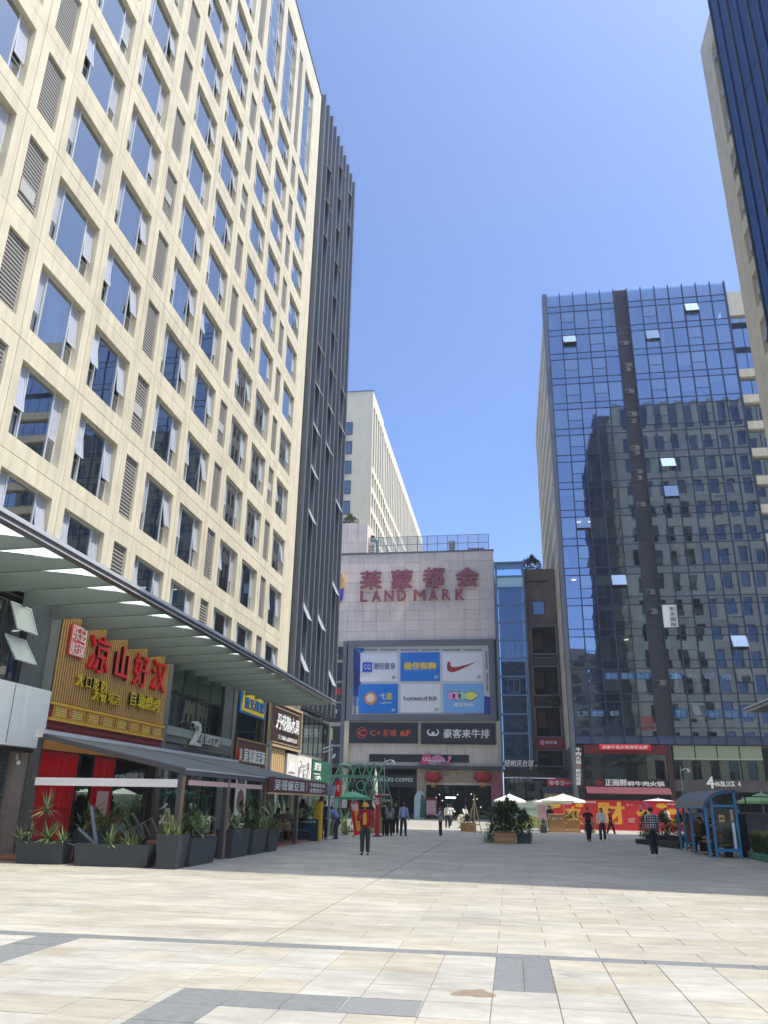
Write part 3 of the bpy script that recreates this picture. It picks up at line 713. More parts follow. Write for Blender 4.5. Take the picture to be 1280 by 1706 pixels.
# --- canopy
M_cbeam = mat('canopy_grey', (92, 97, 92), .5, .1, var=.06, scale=.7)
M_cedge = mat('canopy_edge', (84, 80, 80), .4, .3)
def frosted():
    ma = bpy.data.materials.new('frosted_canopy_glass'); ma.use_nodes = True; n, l = ma.node_tree.nodes, ma.node_tree.links
    for x in list(n): n.remove(x)
    o = n.new('ShaderNodeOutputMaterial'); a = n.new('ShaderNodeBsdfTranslucent'); a.inputs[0].default_value = (.62, .72, .66, 1)
    d = n.new('ShaderNodeBsdfGlossy'); d.inputs[0].default_value = (.8, .9, .85, 1); d.inputs[1].default_value = .1
    mx = n.new('ShaderNodeMixShader'); mx.inputs[0].default_value = .08
    l.new(a.outputs[0], mx.inputs[1]); l.new(d.outputs[0], mx.inputs[2]); l.new(mx.outputs[0], o.inputs[0]); return ma
M_frost = frosted()
def canopy(label, x0, x1, ya, yb, pitch, sgn=1):
    "x0 at the wall, x1 outer edge"
    c = thing('canopy', label, 'canopy', (0, 0, 0))
    zi, zo = 8.25, 7.70
    n = int((yb-ya)/pitch); xe = x1-sgn*.22
    bm_ = MB().poly([(x0, 0, zi), (xe, 0, zo-.02), (xe, 0, zo-.18), (x0, 0, zi-.85)], (0, 1, 0), .09).mesh('beam', M_cbeam)
    gm = MB().add([(x0, .1, zi+.02), (xe, .1, zo+.0), (xe, pitch-.02, zo+.0), (x0, pitch-.02, zi+.02)], [(0, 1, 2, 3)]).mesh('glass_panel', M_frost)
    for k in range(n+1):
        part('beam', bm_, c, (0, yb-.1-k*pitch, 0))
        if k < n: part('glass_panel', gm, c, (0, yb-.1-(k+1)*pitch, 0))
    MB().box(xe, x1, ya, yb, zo-.2, zo+.04).build('gutter', M_cedge, c)
    MB().box(x1, x1+sgn*.03, ya, yb+.01, zo-.04, zo+.06).box(x1, x1+sgn*.02, ya, yb, zo-.19, zo-.16).build('gutter_trim', M_silver, c)
    return c
cl = canopy('long grey steel canopy with frosted glass panels over the left shops', FX+.05, -11.0, 4., 49.9, 1.83)
canopy('pale tip of the matching canopy on the right edge of the picture', RX-.05, 14.9, 40., 54.3, 1.83, -1)
# ================================================================== LEFT TERRACE
M_char = mat('charcoal_planter', (62, 66, 68), .6, var=.12, scale=3)
M_soil = mat('soil', (58, 44, 34), .95, var=.3, scale=20)
M_terra = mat('terracotta_tile', (172, 106, 82), .7, var=.12, scale=3)
M_leafs = [mat('leaf_%s' % n, c, .5, var=.35, scale=6, spec=.3) for n, c in (('green', (88, 112, 66)), ('pale', (150, 168, 112)), ('deep', (52, 78, 50)), ('grey', (124, 140, 118)), ('yellow', (160, 160, 84)), ('olive', (98, 104, 62)))]
deck = MB().box(FX+.05, -9.35, 22.3, 41.5, -.02, .07).build('terrace_floor', M_terra, kind='structure')
def blade(B, o, d, L, w, droop, mi=0, seg=4):
    o, d = Vector(o), Vector(d).normalized(); sd = d.cross(ZA)
    sd = sd.normalized() if sd.length > .05 else XA
    vs = []; p = o.copy(); dd_ = d.copy()
    for k in range(seg+1):
        t = k/seg; ww = w*(1-t**1.6)*(.55+1.2*t if t < .4 else 1.03)
        vs += [p-sd*ww/2, p+sd*ww/2]; dd_ = (dd_+Vector((0, 0, -droop/seg))).normalized(); p = p+dd_*L/seg
    B.add(vs, [(2*k, 2*k+1, 2*k+3, 2*k+2) for k in range(seg)], mi)
PL = {}
def rosette_mesh(kind, seed):
    rg = random.Random(seed); B = MB()
    if kind == 'agave':
        for i in range(34):
            a = rg.uniform(0, 6.28); e = rg.uniform(.15, 1.35); blade(B, (0, 0, .02), (cos(a)*cos(e), sin(a)*cos(e), sin(e)), rg.uniform(.3, .48), .045, .7, rg.choice((0, 0, 1)))
        return B.mesh('leaves', [M_leafs[1], M_leafs[0]])
    if kind == 'yucca':
        for i in range(60):
            a = rg.uniform(0, 6.28); e = rg.uniform(-.5, 1.45); blade(B, (0, 0, 0), (cos(a)*cos(e), sin(a)*cos(e), sin(e)), rg.uniform(.22, .4), .028, .5, rg.choice((0, 1)))
        return B.mesh('leaves', [M_leafs[3], M_leafs[1]])
    if kind == 'grass':
        for i in range(90):
            a = rg.uniform(0, 6.28); e = rg.uniform(.6, 1.5); blade(B, (rg.uniform(-.25, .25), rg.uniform(-.2, .2), 0), (cos(a)*cos(e), sin(a)*cos(e), sin(e)), rg.uniform(.3, .75), .022, .9, rg.choice((0, 1, 2)))
        return B.mesh('leaves', [M_leafs[0], M_leafs[2], M_leafs[4]])
    if kind == 'broad':
        for i in range(46):
            a = rg.uniform(0, 6.28); e = rg.uniform(.2, 1.4); z = rg.uniform(0, .35); blade(B, (rg.uniform(-.18, .18), rg.uniform(-.18, .18), z), (cos(a)*cos(e), sin(a)*cos(e), sin(e)), rg.uniform(.18, .36), .085, 1.2, rg.choice((0, 1, 2)))
        return B.mesh('leaves', [M_leafs[0], M_leafs[2], M_leafs[5]])
    if kind == 'palm':
        for i in range(26):
            a = rg.uniform(0, 6.28); e = rg.uniform(.9, 1.5); blade(B, (rg.uniform(-.2, .2), rg.uniform(-.2, .2), 0), (cos(a)*cos(e), sin(a)*cos(e), sin(e)), rg.uniform(1.3, 2.5), .13, .8, rg.choice((0, 1, 2)), 6)
        return B.mesh('leaves', [M_leafs[0], M_leafs[1], M_leafs[4]])
    if kind == 'bush':
        for i in range(1000):
            a = rg.uniform(0, 6.28); e = rg.uniform(-1.2, 1.57); r_ = .5*rg.uniform(.35, 1)**.5*(1+.2*sin(3*a+seed)+.15*sin(5*e))
            o = Vector((cos(a)*cos(e), sin(a)*cos(e), sin(e)))*r_; d = (o+Vector((rg.uniform(-.4, .4), rg.uniform(-.4, .4), rg.uniform(-.1, .6)))); blade(B, o, d, rg.uniform(.12, .22), .075, .7, rg.choice((0, 1, 1, 2)), 2)
        return B.mesh('leaves', [M_leafs[0], M_leafs[2], M_leafs[5]])
def plant(kind, loc, scale, label, stem=0., seed=None, group=None, name=None, cat='plant', rz=None):
    seed = seed if seed is not None else random.randint(0, 3)
    k = (kind, seed)
    if k not in PL: PL[k] = rosette_mesh(kind, seed)
    t = thing(name or {'agave': 'agave_plant', 'yucca': 'yucca_plant', 'grass': 'grass_plant', 'broad': 'leafy_plant', 'palm': 'tall_leaf_plant', 'bush': 'bush'}[kind], label, cat, loc, random.uniform(0, 6.28) if rz is None else rz, group)
    if kind in ('agave', 'yucca', 'grass', 'broad') and not isinstance(scale, (tuple, list)): scale *= 1.35
    sc = scale if isinstance(scale, (tuple, list)) else (scale,)*3
    part('leaves', PL[k], t, (0, 0, stem), scale=sc)
    if stem:
        MB().tube([(0, 0, -.02), (.02, .01, stem*.5), (0, 0, stem+.03)], [.035, .028, .03], 6).build('stem', M_bark, t)
    return t
def planter(label, x0, x1, y0, y1, h, flare=.06):
    t = thing('planter', label, 'planter', (0, 0, 0), group='charcoal planters round the terrace')
    f = flare; B = MB()
    vs = [(x0+f, y0+f, 0), (x1-f, y0+f, 0), (x1-f, y1-f, 0), (x0+f, y1-f, 0), (x0, y0, h), (x1, y0, h), (x1, y1, h), (x0, y1, h),
          (x0+.05, y0+.05, h), (x1-.05, y0+.05, h), (x1-.05, y1-.05, h), (x0+.05, y1-.05, h), (x0+.05, y0+.05, h-.06), (x1-.05, y0+.05, h-.06), (x1-.05, y1-.05, h-.06), (x0+.05, y1-.05, h-.06)]
    fs = [(3, 2, 1, 0)]
    for i in range(4):
        j = (i+1) % 4; fs += [(i, j, j+4, i+4), (i+4, j+4, j+8, i+8), (i+8, j+8, j+12, i+12)]
    B.add(vs, fs).build('trough', M_char, t)
    BX('soil', M_soil, t, x0+.05, x1-.05, y0+.05, y1-.05, h-.2, h-.05)
    return t
planter('low charcoal planter at the left end by the stone pier', -13.6, -12.2, 21.55, 22.15, .58)
planter('tall charcoal planter behind the gap left of the longest planter', -12.35, -11.5, 22.3, 22.9, .85)
planter('long low charcoal planter in the middle of the front row', -11.75, -9.6, 21.35, 21.95, .56)
planter('charcoal planter set back in the gap by the corner planter', -9.75, -9.1, 22.35, 22.95, .8)
planter('tall flared charcoal planter on the front corner of the terrace', -9.38, -8.72, 21.2, 21.95, .84, .08)
planter('charcoal planter just behind the corner planter', -9.3, -8.72, 22.1, 24.1, .72)
planter('charcoal planter beside the second terrace post', -9.35, -8.75, 25.6, 27.3, .85)
planter('charcoal planter third along the side of the terrace', -9.3, -8.7, 27.5, 29.1, .8)
planter('charcoal planter last along the side of the terrace', -9.25, -8.65, 29.25, 30.5, .78)
plant('yucca', (-13.0, 21.85, .53), 1.25, 'spiky pale yucca on a bent stem above the low left planter', .85, 1)
plant('yucca', (-13.35, 21.8, .53), .8, 'small grey spiky yucca left of the tall stemmed one', .3, 2)
plant('agave', (-12.75, 21.75, .55), 1.15, 'pale green agave with arching leaves in the low left planter', .04, 1)
plant('agave', (-12.3, 21.7, .53), .85, 'small agave leaning over the right end of the low left planter', 0, 2)
plant('agave', (-13.55, 21.7, .53), .85, 'small agave hanging over the left end of the low left planter', 0, 3)
plant('broad', (-11.95, 22.6, .8), 1.3, 'broad leaved plant in the tall planter beside the red door', 0, 1)
plant('grass', (-11.75, 22.55, .8), .9, 'yellow green grass tuft in the tall planter beside the red door', 0, 0)
plant('agave', (-11.95, 22.5, .8), .9, 'agave drooping from the tall planter by the red door', 0, 0)
plant('agave', (-10.9, 21.65, .5), 1.0, 'grey green agave in the middle of the longest planter', 0, 2)
plant('grass', (-10.3, 21.65, .5), .7, 'low wispy grass in the longest planter', 0, 1)
plant('grass', (-9.55, 22.65, .75), 1.0, 'grass clump in the planter set back by the corner', 0, 2)
plant('agave', (-9.35, 22.6, .78), 1.0, 'bright agave behind the corner planter', .1, 3)
plant('grass', (-9.05, 21.55, .78), .75, 'short grass in the corner planter', 0, 3)
plant('broad', (-9.0, 22.7, .68), 1.2, 'leafy plant just behind the corner planter', 0, 2)
plant('agave', (-9.0, 23.5, .7), 1.15, 'agave with pale leaves beside the corner post', .15, 0)
plant('yucca', (-9.0, 25.9, .82), 1.2, 'dark spiky plant next to the second terrace post', .2, 3)
plant('agave', (-9.05, 26.7, .82), 1.15, 'arching agave in the planter beside the second post', .05, 1)
plant('broad', (-9.0, 27.9, .78), 1.5, 'bushy dark leaved plant in the third side planter', .1, 3)
plant('grass', (-9.0, 28.6, .78), 1.1, 'yellowish grass tuft in the third side planter', 0, 1)
plant('broad', (-9.0, 29.5, .75), 1.4, 'leafy plant filling the last side planter', .05, 0)
plant('grass', (-8.95, 30.1, .75), 1.0, 'tall grass at the far end of the last side planter', 0, 2)
# awnings on posts
M_awn = mat('awning_dark', (84, 86, 90), .7, var=.08)
M_val = mat('awning_white', (214, 208, 204), .8, var=.08, scale=3)
M_post = mat('post_grey', (70, 68, 68), .5); M_postw = mat('post_timber', (128, 100, 82), .6, var=.12, scale=4)
def awning(label, ya, yb, front, pinkside):
    t = thing('terrace_awning', label, 'awning', (0, 0, 0))
    xi, xo, zi, zo = -13.45, -9.0, 3.42, 2.50
    MB().poly([(xi, ya, zi), (xo, ya, zo), (xo, ya, zo+.05), (xi, ya, zi+.05)], (0, 1, 0), yb-ya).build('fabric', M_awn, t)
    for y in (ya-.04, (ya+yb)/2, yb+.04): MB().bar((xi, y, zi-.03), (xo+.06, y, zo-.06), .08, .13).build('arm', M_post, t)
    MB().box(xo-.02, xo+.1, ya-.06, yb+.06, zo-.14, zo+.03).build('front_bar', M_awn, t)
    MB().box(xo+.101, xo+.115, ya-.06, yb+.06, zo-.01, zo+.035).build('bar_trim', M_silver, t)
    MB().box(xi-.15, xi+.1, ya-.1, yb+.1, zi-.08, zi+.14).build('cassette', M_val, t)
    if front:
        MB().box(xi+.1, xo-.1, ya-.1, ya-.05, 2.03, 2.24).build('front_valance', M_val, t)
    if pinkside: MB().box(xo+.02, xo+.06, ya+.35, yb-.15, 2.1, 2.24).build('side_valance', mat('side_valance', (206, 168, 158), .8), t)
    for y in (ya-.02, ya+(yb-ya)*.5, yb-.1):
        MB().box(xo-.1, xo+.03, y-.08, y+.08, .05, zo-.13).build('post', M_post, t); MB().box(xo+.031, xo+.07, y-.07, y+.07, .05, zo-.16).build('post_facing', M_postw, t)
    for y in (ya+.02, yb): MB().box(xi-.06, xi+.06, y-.06, y+.06, .05, zi-.1).build('post', M_post, t)
    return t
awning('dark sloping terrace awning with a white front flap beside the red doors', 21.7, 29.0, True, True)
awning('second terrace awning carrying the long brown noodle shop fascia', 29.4, 38.9, False, False)
fa = thing('fascia_sign', 'long dark red brown fascia with white characters along the second awning', 'sign', (0, 0, 0))
BX('board', mat('fascia_red', (96, 36, 36), .55, var=.06), fa, -8.86, -8.78, 29.35, 38.8, 2.02, 2.56)
BX('bottom_rail', M_wood, fa, -8.87, -8.77, 29.35, 38.8, 1.95, 2.015)
textX('吴哥豌豆面', M_wl, fa, 29.8, 34.4, 2.1, 2.48, -8.78, .03, split=True, bold=.015)
textX('手煨豌杂面', M_wl, fa, 35.3, 38.3, 2.31, 2.49, -8.78, .02, split=True); textX('来得舒巴一', M_wl, fa, 35.3, 38.3, 2.08, 2.26, -8.78, .02, split=True)
BX('divider', M_wl, fa, -8.779, -8.77, 34.8, 34.84, 2.1, 2.48)
# big round dark beam ends / grey A prop leaning over planter
pr = thing('folding_sign_frame', 'grey folding frame propped in the planter by the red doors', 'frame', (-11.4, 21.9, .5))
MB().bar((0, 0, 0), (-.35, .1, 1.0), .09, .05).bar((.02, 0, .0), (-.62, .05, .42), .08, .05).build('frame', mat('grey_frame', (128, 134, 140), .5), pr)
# metal chairs stacked
M_chrome = mat('chair_metal', (170, 172, 174), .3, .8)
def metal_chair(loc, rz, label, tilt=0):
    t = thing('metal_chair', label, 'chair', loc, rz, 'metal chairs stacked on the terrace'); t.rotation_euler = (tilt, 0, rz)
    for s in (-1, 1):
        MB().tube([(s*.2, -.2, 0), (s*.2, -.18, .45), (s*.2, .2, .45), (s*.2, .26, .85)], .013, 6).build('side_frame', M_chrome, t)
        MB().tube([(s*.2, .22, 0), (s*.2, .16, .44)], .013, 6).build('leg', M_chrome, t)
    b = MB()
    for k in range(7): b.bar((-.2, -.17+k*.06, .455), (.2, -.17+k*.06, .455), .03, .01)
    b.build('seat', M_chrome, t); b = MB()
    for k in range(3): b.bar((-.2, .22+k*.02, .58+k*.12), (.2, .22+k*.02, .58+k*.12), .012, .03)
    b.build('backrest', M_chrome, t)
for k, (nm, dx, dz) in enumerate((('lowest', 0, 0), ('middle', .22, .12), ('topmost', .44, .24))):
    metal_chair((-11.2+dx, 24.0, .45+dz), 1.9, 'silver metal chair, %s of the tilted stack behind the planters' % nm, -.5)
ct = thing('low_table', 'low dark table under the stacked chairs', 'table', (-10.95, 24.1, .07))
BX('top', M_blackm, ct, -.5, .5, -.3, .3, .33, .37)
for x_ in (-.45, .45):
    for y_ in (-.25, .25): BX('leg', M_blackm, ct, x_-.02, x_+.02, y_-.02, y_+.02, 0, .33)
# dining sets further along
def rattan_chair(loc, rz, label):
    t = thing('rattan_chair', label, 'chair', loc, rz, 'rattan chairs on the terrace'); m_ = mat('rattan', (168, 140, 92), .7, var=.3, scale=30)
    MB().lathe([(.02, .40), (.25, .40), (.26, .45), (.02, .46)], n=14).build('seat', m_, t)
    n = 12; vs = []
    for i in range(n+1):
        a = pi*.08+pi*.84*i/n; h = .45+.43*sin(pi*i/n)**.5
        vs += [(.26*cos(a), .26*sin(a), .45), (.3*cos(a), .3*sin(a), h)]
    MB().add(vs, [(2*i, 2*i+2, 2*i+3, 2*i+1) for i in range(n)]).build('backrest', m_, t)
    for a in (.7, 2.4, 3.9, 5.5): MB().tube([(.2*cos(a), .2*sin(a), .4), (.24*cos(a), .24*sin(a), 0)], .018, 6).build('leg', m_, t)
def cafe_table(loc, label):
    t = thing('cafe_table', label, 'table', loc, 0, 'small tables on the terrace')
    MB().bevbox(-.35, .35, -.35, .35, .7, .74, .01).build('top', M_wood, t); MB().tube([(0, 0, .03), (0, 0, .7)], .03, 8).build('pedestal', M_blackm, t); MB().lathe([(.22, 0), (.22, .02), (.03, .04)], n=14).build('base', M_blackm, t)
DINE = [(-10.2, 33.2, 'near'), (-10.1, 35.2, 'middle'), (-10.2, 37.0, 'far')]
for x_, y_, nm in DINE:
    cafe_table((x_-.1, y_+.75, .07), 'small square wooden table, %s one on the terrace' % nm)
    rattan_chair((x_, y_, .07), pi, 'rattan chair with round back at the %s terrace table' % nm)
# teal bench planter, yellow pylon, poles
tb = thing('bench_planter', 'dark teal bench planter with white lettering at the end of the terrace', 'planter', (0, 0, 0))
M_teal = mat('teal_paint', (48, 70, 76), .5, var=.1)
MB().bevbox(-10.7, -8.95, 37.95, 38.6, 0, .95, .02).build('body', M_teal, tb); BX('bench_seat', mat('teal_light', (86, 124, 128), .5), tb, -10.68, -9.35, 37.7, 37.94, .42, .5); BX('bench_front', M_teal, tb, -10.6, -9.45, 37.75, 37.94, 0, .41)
textY('吴哥豌豆面', M_wl, tb, -9.9, -9.05, .78, .88, 37.95, .01, split=True)
plant('bush', (-9.8, 38.3, 1.25), (1.6, .7, .8), 'dark hedge growing out of the teal bench planter', 0, 1)
yp = thing('direction_pylon', 'slim bright yellow pylon beside the teal bench planter', 'sign', (-9.0, 38.2, 0))
MB().bevbox(-.17, .17, -.1, .1, 0, 1.72, .015).build('panel', mat('pylon_yellow', (232, 184, 20), .45, var=.05), yp); textY('···', mat('ink', (30, 28, 28), .6), yp, -.05, .05, 1.05, 1.12, -.1, .006)
def lamp_post(label, loc, h, r=.06, box=None, arm=None, flags=None):
    t = thing('lamp_post', label, 'lamp post', loc); g = mat('post_paint', (150, 156, 160), .45, .2)
    MB().tube([(0, 0, 0), (0, 0, h)], [r, r*.8], 10).build('pole', g, t); MB().lathe([(r*2.2, 0), (r*2.2, .05), (r*1.3, .12)], n=12).build('base', g, t)
    if box: BX('control_box', g, t, -.24, .24, -.15, .1, box, box+.45)
    if arm:
        MB().tube([(0, 0, h-.25), (arm*.6, 0, h-.12), (arm, 0, h-.15)], .028, 8).build('arm', M_white, t)
        MB().lathe([(.02, .1), (.1, .06), (.11, -.04), (.05, -.12)], (arm, 0, h-.25), 12).build('camera_dome', M_white, t)
    if flags:
        for z in flags: BX('flag_board', M_red, t, -.5, .45, -.03, .03, z, z+.14); BX('flag_text', M_white, t, -.45, .4, -.034, -.031, z+.05, z+.09)
    return t
p = PG(459, 1398)
lamp_post('tall grey post with a control box in front of the brown fascia', (p.x, 37.2, 0), 4.4, .085, 2.25)
lamp_post('grey post with twin floodlights at the end of the terrace', (-8.75, 39.3, 0), 4.35, .07, 2.0, None)
fl = thing('floodlight', 'pair of grey floodlights clamped high on the terrace end post', 'floodlight', (-8.75, 39.3, 4.1))
for k, z in ((-1, 0), (1, .18)): MB().bar((-.4, -.05, z-.12), (.06, .02, z+.04), .2, .06).build('lamp_head', M_silver, fl)
lamp_post('white camera pole with small red direction boards by the coffee shop', (PY(641, 1300, 56).x, 56, 0), 4.6, .05, None, .62, (1.75, 2.15))
# tall leafy plants at the end of the terrace
for k, (x_, y_, s_) in enumerate(((-11.6, 41.8, 1.0), (-10.9, 42.6, .85), (-10.2, 43.6, 1.05), (-9.6, 44.2, .9))):
    plant('palm', (x_, y_, .02), s_, 'tall banana like plant with long arching leaves, %s from the left behind the yellow pylon' % ('first', 'second', 'third', 'fourth')[k], 0, k)
wsg = thing('street_sign_post', 'thin pole carrying a red and brown arrow box sign at the terrace end', 'sign', (-8.9, 41.2, 0))
MB().tube([(0, 0, 0), (0, 0, 2.6)], .035, 8).build('pole', M_steel, wsg); BX('sign_box', M_brown, wsg, -.75, .02, -.12, .12, 2.0, 2.5); BX('red_end', M_red, wsg, .03, .28, -.14, .14, 1.95, 2.7); textY('1号', M_wl, wsg, .06, .25, 2.2, 2.5, -.14, .01)
# red standing banner and folding board
bn = thing('standing_banner', 'leaning red and yellow menu banner on a black stand past the terrace', 'banner', (-8.0, 43.2, 0)); bn.rotation_euler = (0, radians(-9), 0)
BX('panel', M_red, bn, -.22, .22, -.02, .02, .12, 1.75); BX('strip', M_gold, bn, -.05, .16, -.026, -.021, .3, 1.6); textY('特价', M_wl, bn, -.18, .18, 1.3, 1.68, -.027, .006)
MB().bar((-.2, 0, .12), (-.5, .3, 0), .03).bar((.2, 0, .12), (.5, -.2, 0), .03).build('stand', M_blackm, bn)
bn2 = thing('roll_up_banner', 'narrow upright red banner standing left of the red jacket', 'banner', (-7.25, 44.6, 0))
BX('panel', mat('banner_red', (186, 40, 46), .6), bn2, -.12, .12, -.02, .02, .05, 2.1); BX('foot', M_blackm, bn2, -.25, .25, -.15, .15, 0, .05); textY('新品', M_wl, bn2, -.09, .09, 1.6, 1.95, -.02, .006)
# ================================================================== THE MALL AT THE END OF THE PLAZA
MY = 97.0
def z6(x, y): return (540+x/4, 860+y/4)
def z7(x, y): return (550+x/4.267, 1060+y/4.267)
def R7(a, b, c, d, Y): return RY(*z7(a, b), *z7(c, d), Y)
M_mall = mat('mall_tile', (232, 214, 200), .6, var=.07, scale=.8, rnd=.06, dirt=.12)
def grooves(ma, freq):
    n, l = ma.node_tree.nodes, ma.node_tree.links; b = n['Principled BSDF']
    g = n.new('ShaderNodeNewGeometry'); s = n.new('ShaderNodeSeparateXYZ'); l.new(g.outputs['Position'], s.inputs[0])
    m1 = n.new('ShaderNodeMath'); m1.operation = 'MULTIPLY'; m1.inputs[1].default_value = freq; l.new(s.outputs['X'], m1.inputs[0])
    m2 = n.new('ShaderNodeMath'); m2.operation = 'FRACT'; l.new(m1.outputs[0], m2.inputs[0])
    m3 = n.new('ShaderNodeMath'); m3.operation = 'LESS_THAN'; m3.inputs[1].default_value = .14; l.new(m2.outputs[0], m3.inputs[0])
    mx = n.new('ShaderNodeMix'); mx.data_type = 'RGBA'; mx.blend_type = 'MULTIPLY'; mx.inputs[7].default_value = (.78, .76, .76, 1)
    l.new(m3.outputs[0], mx.inputs[0]); src = b.inputs['Base Color'].links[0].from_socket; l.new(src, mx.inputs[6]); l.new(mx.outputs[2], b.inputs['Base Color'])
grooves(M_mall, 2.9)
M_pale = mat('pale_stone', (214, 200, 180), .65, var=.08, scale=.7, dirt=.18)
M_grey = mat('grey_frame_metal', (110, 112, 116), .5, .2, var=.06)
M_signd = mat('sign_charcoal', (34, 40, 46), .45, var=.06)
mall = thing('shopping_mall', 'broad tiled mall building with red rooftop lettering closing the end of the plaza', 'building', (0, 0, 0))
mx0, mx1 = PY(556, 1000, MY).x, PY(825, 1000, MY).x
mtop = PY(700, 921, MY).z; mbot = PY(700, 1067, MY).z
BX('core', mat('mall_core', (120, 108, 98), .8), mall, mx0-9, mx1-.02, MY+.3, MY+24, 7.3, mtop-.15)
BX('core_base', mat('mall_core', (120, 108, 98), .8), mall, mx0-9, mx1-.02, MY+6, MY+24, 0, 7.28)
nx, nz = 11, 9; wx_, hz = (mx1-mx0)/nx, (mtop-mbot)/nz
pm = MB().box(.012, wx_-.012, 0, .28, .012, hz-.012).mesh('tile_panel', M_mall)
for i in range(nx):
    for k in range(nz): part('tile_panel', pm, mall, (mx0+i*wx_, MY+random.uniform(-.012, .012), mbot+k*hz))
for i in range(3):
    for k in range(16):
        part('tile_panel', pm, mall, (mx0-(i+1)*wx_, MY+random.uniform(-.012, .012), mtop-(k+1)*hz))
BX('coping', M_grey, mall, mx0-8, mx1+.1, MY-.08, MY+.5, mtop, mtop+.18)
# taller block at the left of the roof
tx0, tx1, tz0, tz1 = RY(*z6(85, 45), *z6(285, 255), MY)
for i in range(3):
    for k in range(3): 
        wv, hv = (tx1-tx0)/3, (tz1-tz0-.2)/3
        part('tile_panel', MB().box(.012, wv-.012, 0, .28, .012, hv-.012).mesh('tile_panel', M_mall), mall, (tx0+i*wv, MY+.0, tz0+.2+k*hv))
BX('roof_block', M_mall, mall, tx0-8, tx1, MY+.3, MY+9, tz0, tz1-.1)
# roof fence
mesh_scr = glass('fence_screen', (.78, .80, .82), (.8, .82, .85), 1.3, .12, rough=.5)
rf = thing('roof_fence', 'thin wire fence along the mall roof edge', 'fence', (0, MY+.6, mtop+.18))
fx0, fx1 = tx1+.1, PY(815, 905, MY).x; fz = PY(720, 890, MY).z-mtop-.18
for k in range(13): xx = fx0+(fx1-fx0)*k/12; BX('post', M_grey, rf, xx-.035, xx+.035, 0, .07, 0, fz)
for z in (.15, fz*.5, fz-.05): BX('rail', M_grey, rf, fx0, fx1, .01, .06, z, z+.06)
b = MB()
for k in range(90): xx = fx0+(fx1-fx0)*(k+.5)/90; b.box(xx-.008, xx+.008, .02, .04, .15, fz)
b.build('wire_mesh', mat('pale_wire', (196, 200, 206), .5), rf)
for k in range(12):
    xa, xb = fx0+(fx1-fx0)*k/12+.04, fx0+(fx1-fx0)*(k+1)/12-.04; MB().quad((xa, .045, .2), (xb, .045, .2), (xb, .045, fz-.08), (xa, .045, fz-.08)).build('screen_panel', mesh_scr, rf)
for k, (a, c, h) in enumerate(((835, 875, 1.9), (965, 1070, .8), (440, 560, .6), (690, 755, .5), (285, 335, 2.0))):
    x0, x1, z0_, z1_ = RY(*z6(a, 150), *z6(c, 235), MY+1.5)
    u = thing('roof_unit', ('tall', 'wide grey', 'low pale', 'small', 'slatted')[k]+' plant unit on the mall roof', 'roof unit', (x0, MY+1.5, mtop-.15))
    MB().bevbox(0, x1-x0, 0, 1.2, 0, h+.3, .03).build('casing', M_pale, u)
    for q in range(4): BX('vent', M_grey, u, .08, x1-x0-.08, -.02, -.001, .35+q*h*.2, .35+q*h*.2+h*.08)
tank = thing('roof_tank', 'dark green rooftop unit beside the mall roof fence', 'tank', (PY(620, 890, MY+3).x, MY+3, mtop+.0)); tank.location.z = mtop-.15
MB().lathe([(.75, 0), (.8, .1), (.8, 3.0), (.5, 3.3)], n=14).build('shell', mat('tank_green', (46, 84, 74), .5), tank); MB().lathe([(.35, 3.3), (.35, 3.7)], n=10).build('cap', M_blackm, tank)
plant('bush', (PY(583, 868, MY+2).x, MY+2, tz1+.75), 2.0, 'small yellow green shrub on top of the mall roof block', 0, 2, name='roof_shrub')
# roof letters
M_rl = mat('faded_red_letter', (154, 78, 92), .5, var=.12, scale=1.5)
sg = thing('roof_lettering', 'faded red four character and LAND MARK lettering on the mall wall', 'sign', (0, 0, 0))
for ch, a, c, t_, bt in (('莱', 245, 382, 372, 490), ('蒙', 458, 594, 365, 488), ('都', 668, 806, 350, 478), ('会', 886, 1030, 350, 472)):
    x0, x1, z0_, z1_ = RY(*z6(a, t_), *z6(c, bt), MY); textY(ch, M_rl, sg, x0, x1, z0_, z1_, MY-.3, .25, bold=.028, name='character')
for ch, a, c in (('L', 245, 288), ('A', 322, 378), ('N', 412, 468), ('D', 498, 552), ('M', 606, 682), ('A', 706, 762), ('R', 794, 846), ('K', 882, 936)):
    q = 503-14*(a-245)/690; x0, x1, z0_, z1_ = RY(*z6(a, q), *z6(c, q+70), MY); textY(ch, M_rl, sg, x0, x1, z0_, z1_, MY-.3, .25, bold=.02, name='letter')
lg = thing('mall_logo', 'orange and blue hexagonal logo plate on the left of the mall wall', 'sign', (0, 0, 0))
def pxpoly(pts, Y): return [PY(*z6(*p_), Y) for p_ in pts]
MB().poly(pxpoly([(20, 420), (80, 375), (122, 390), (134, 425), (130, 480), (72, 515), (20, 500)], MY-.1), (0, -1, 0), .35).build('orange_face', mat('logo_orange', (226, 164, 84), .45), lg)
MB().poly(pxpoly([(20, 540), (72, 518), (129, 484), (122, 560), (66, 596), (20, 580)], MY-.1), (0, -1, 0), .35).build('blue_face', mat('logo_blue', (58, 60, 170), .45), lg)
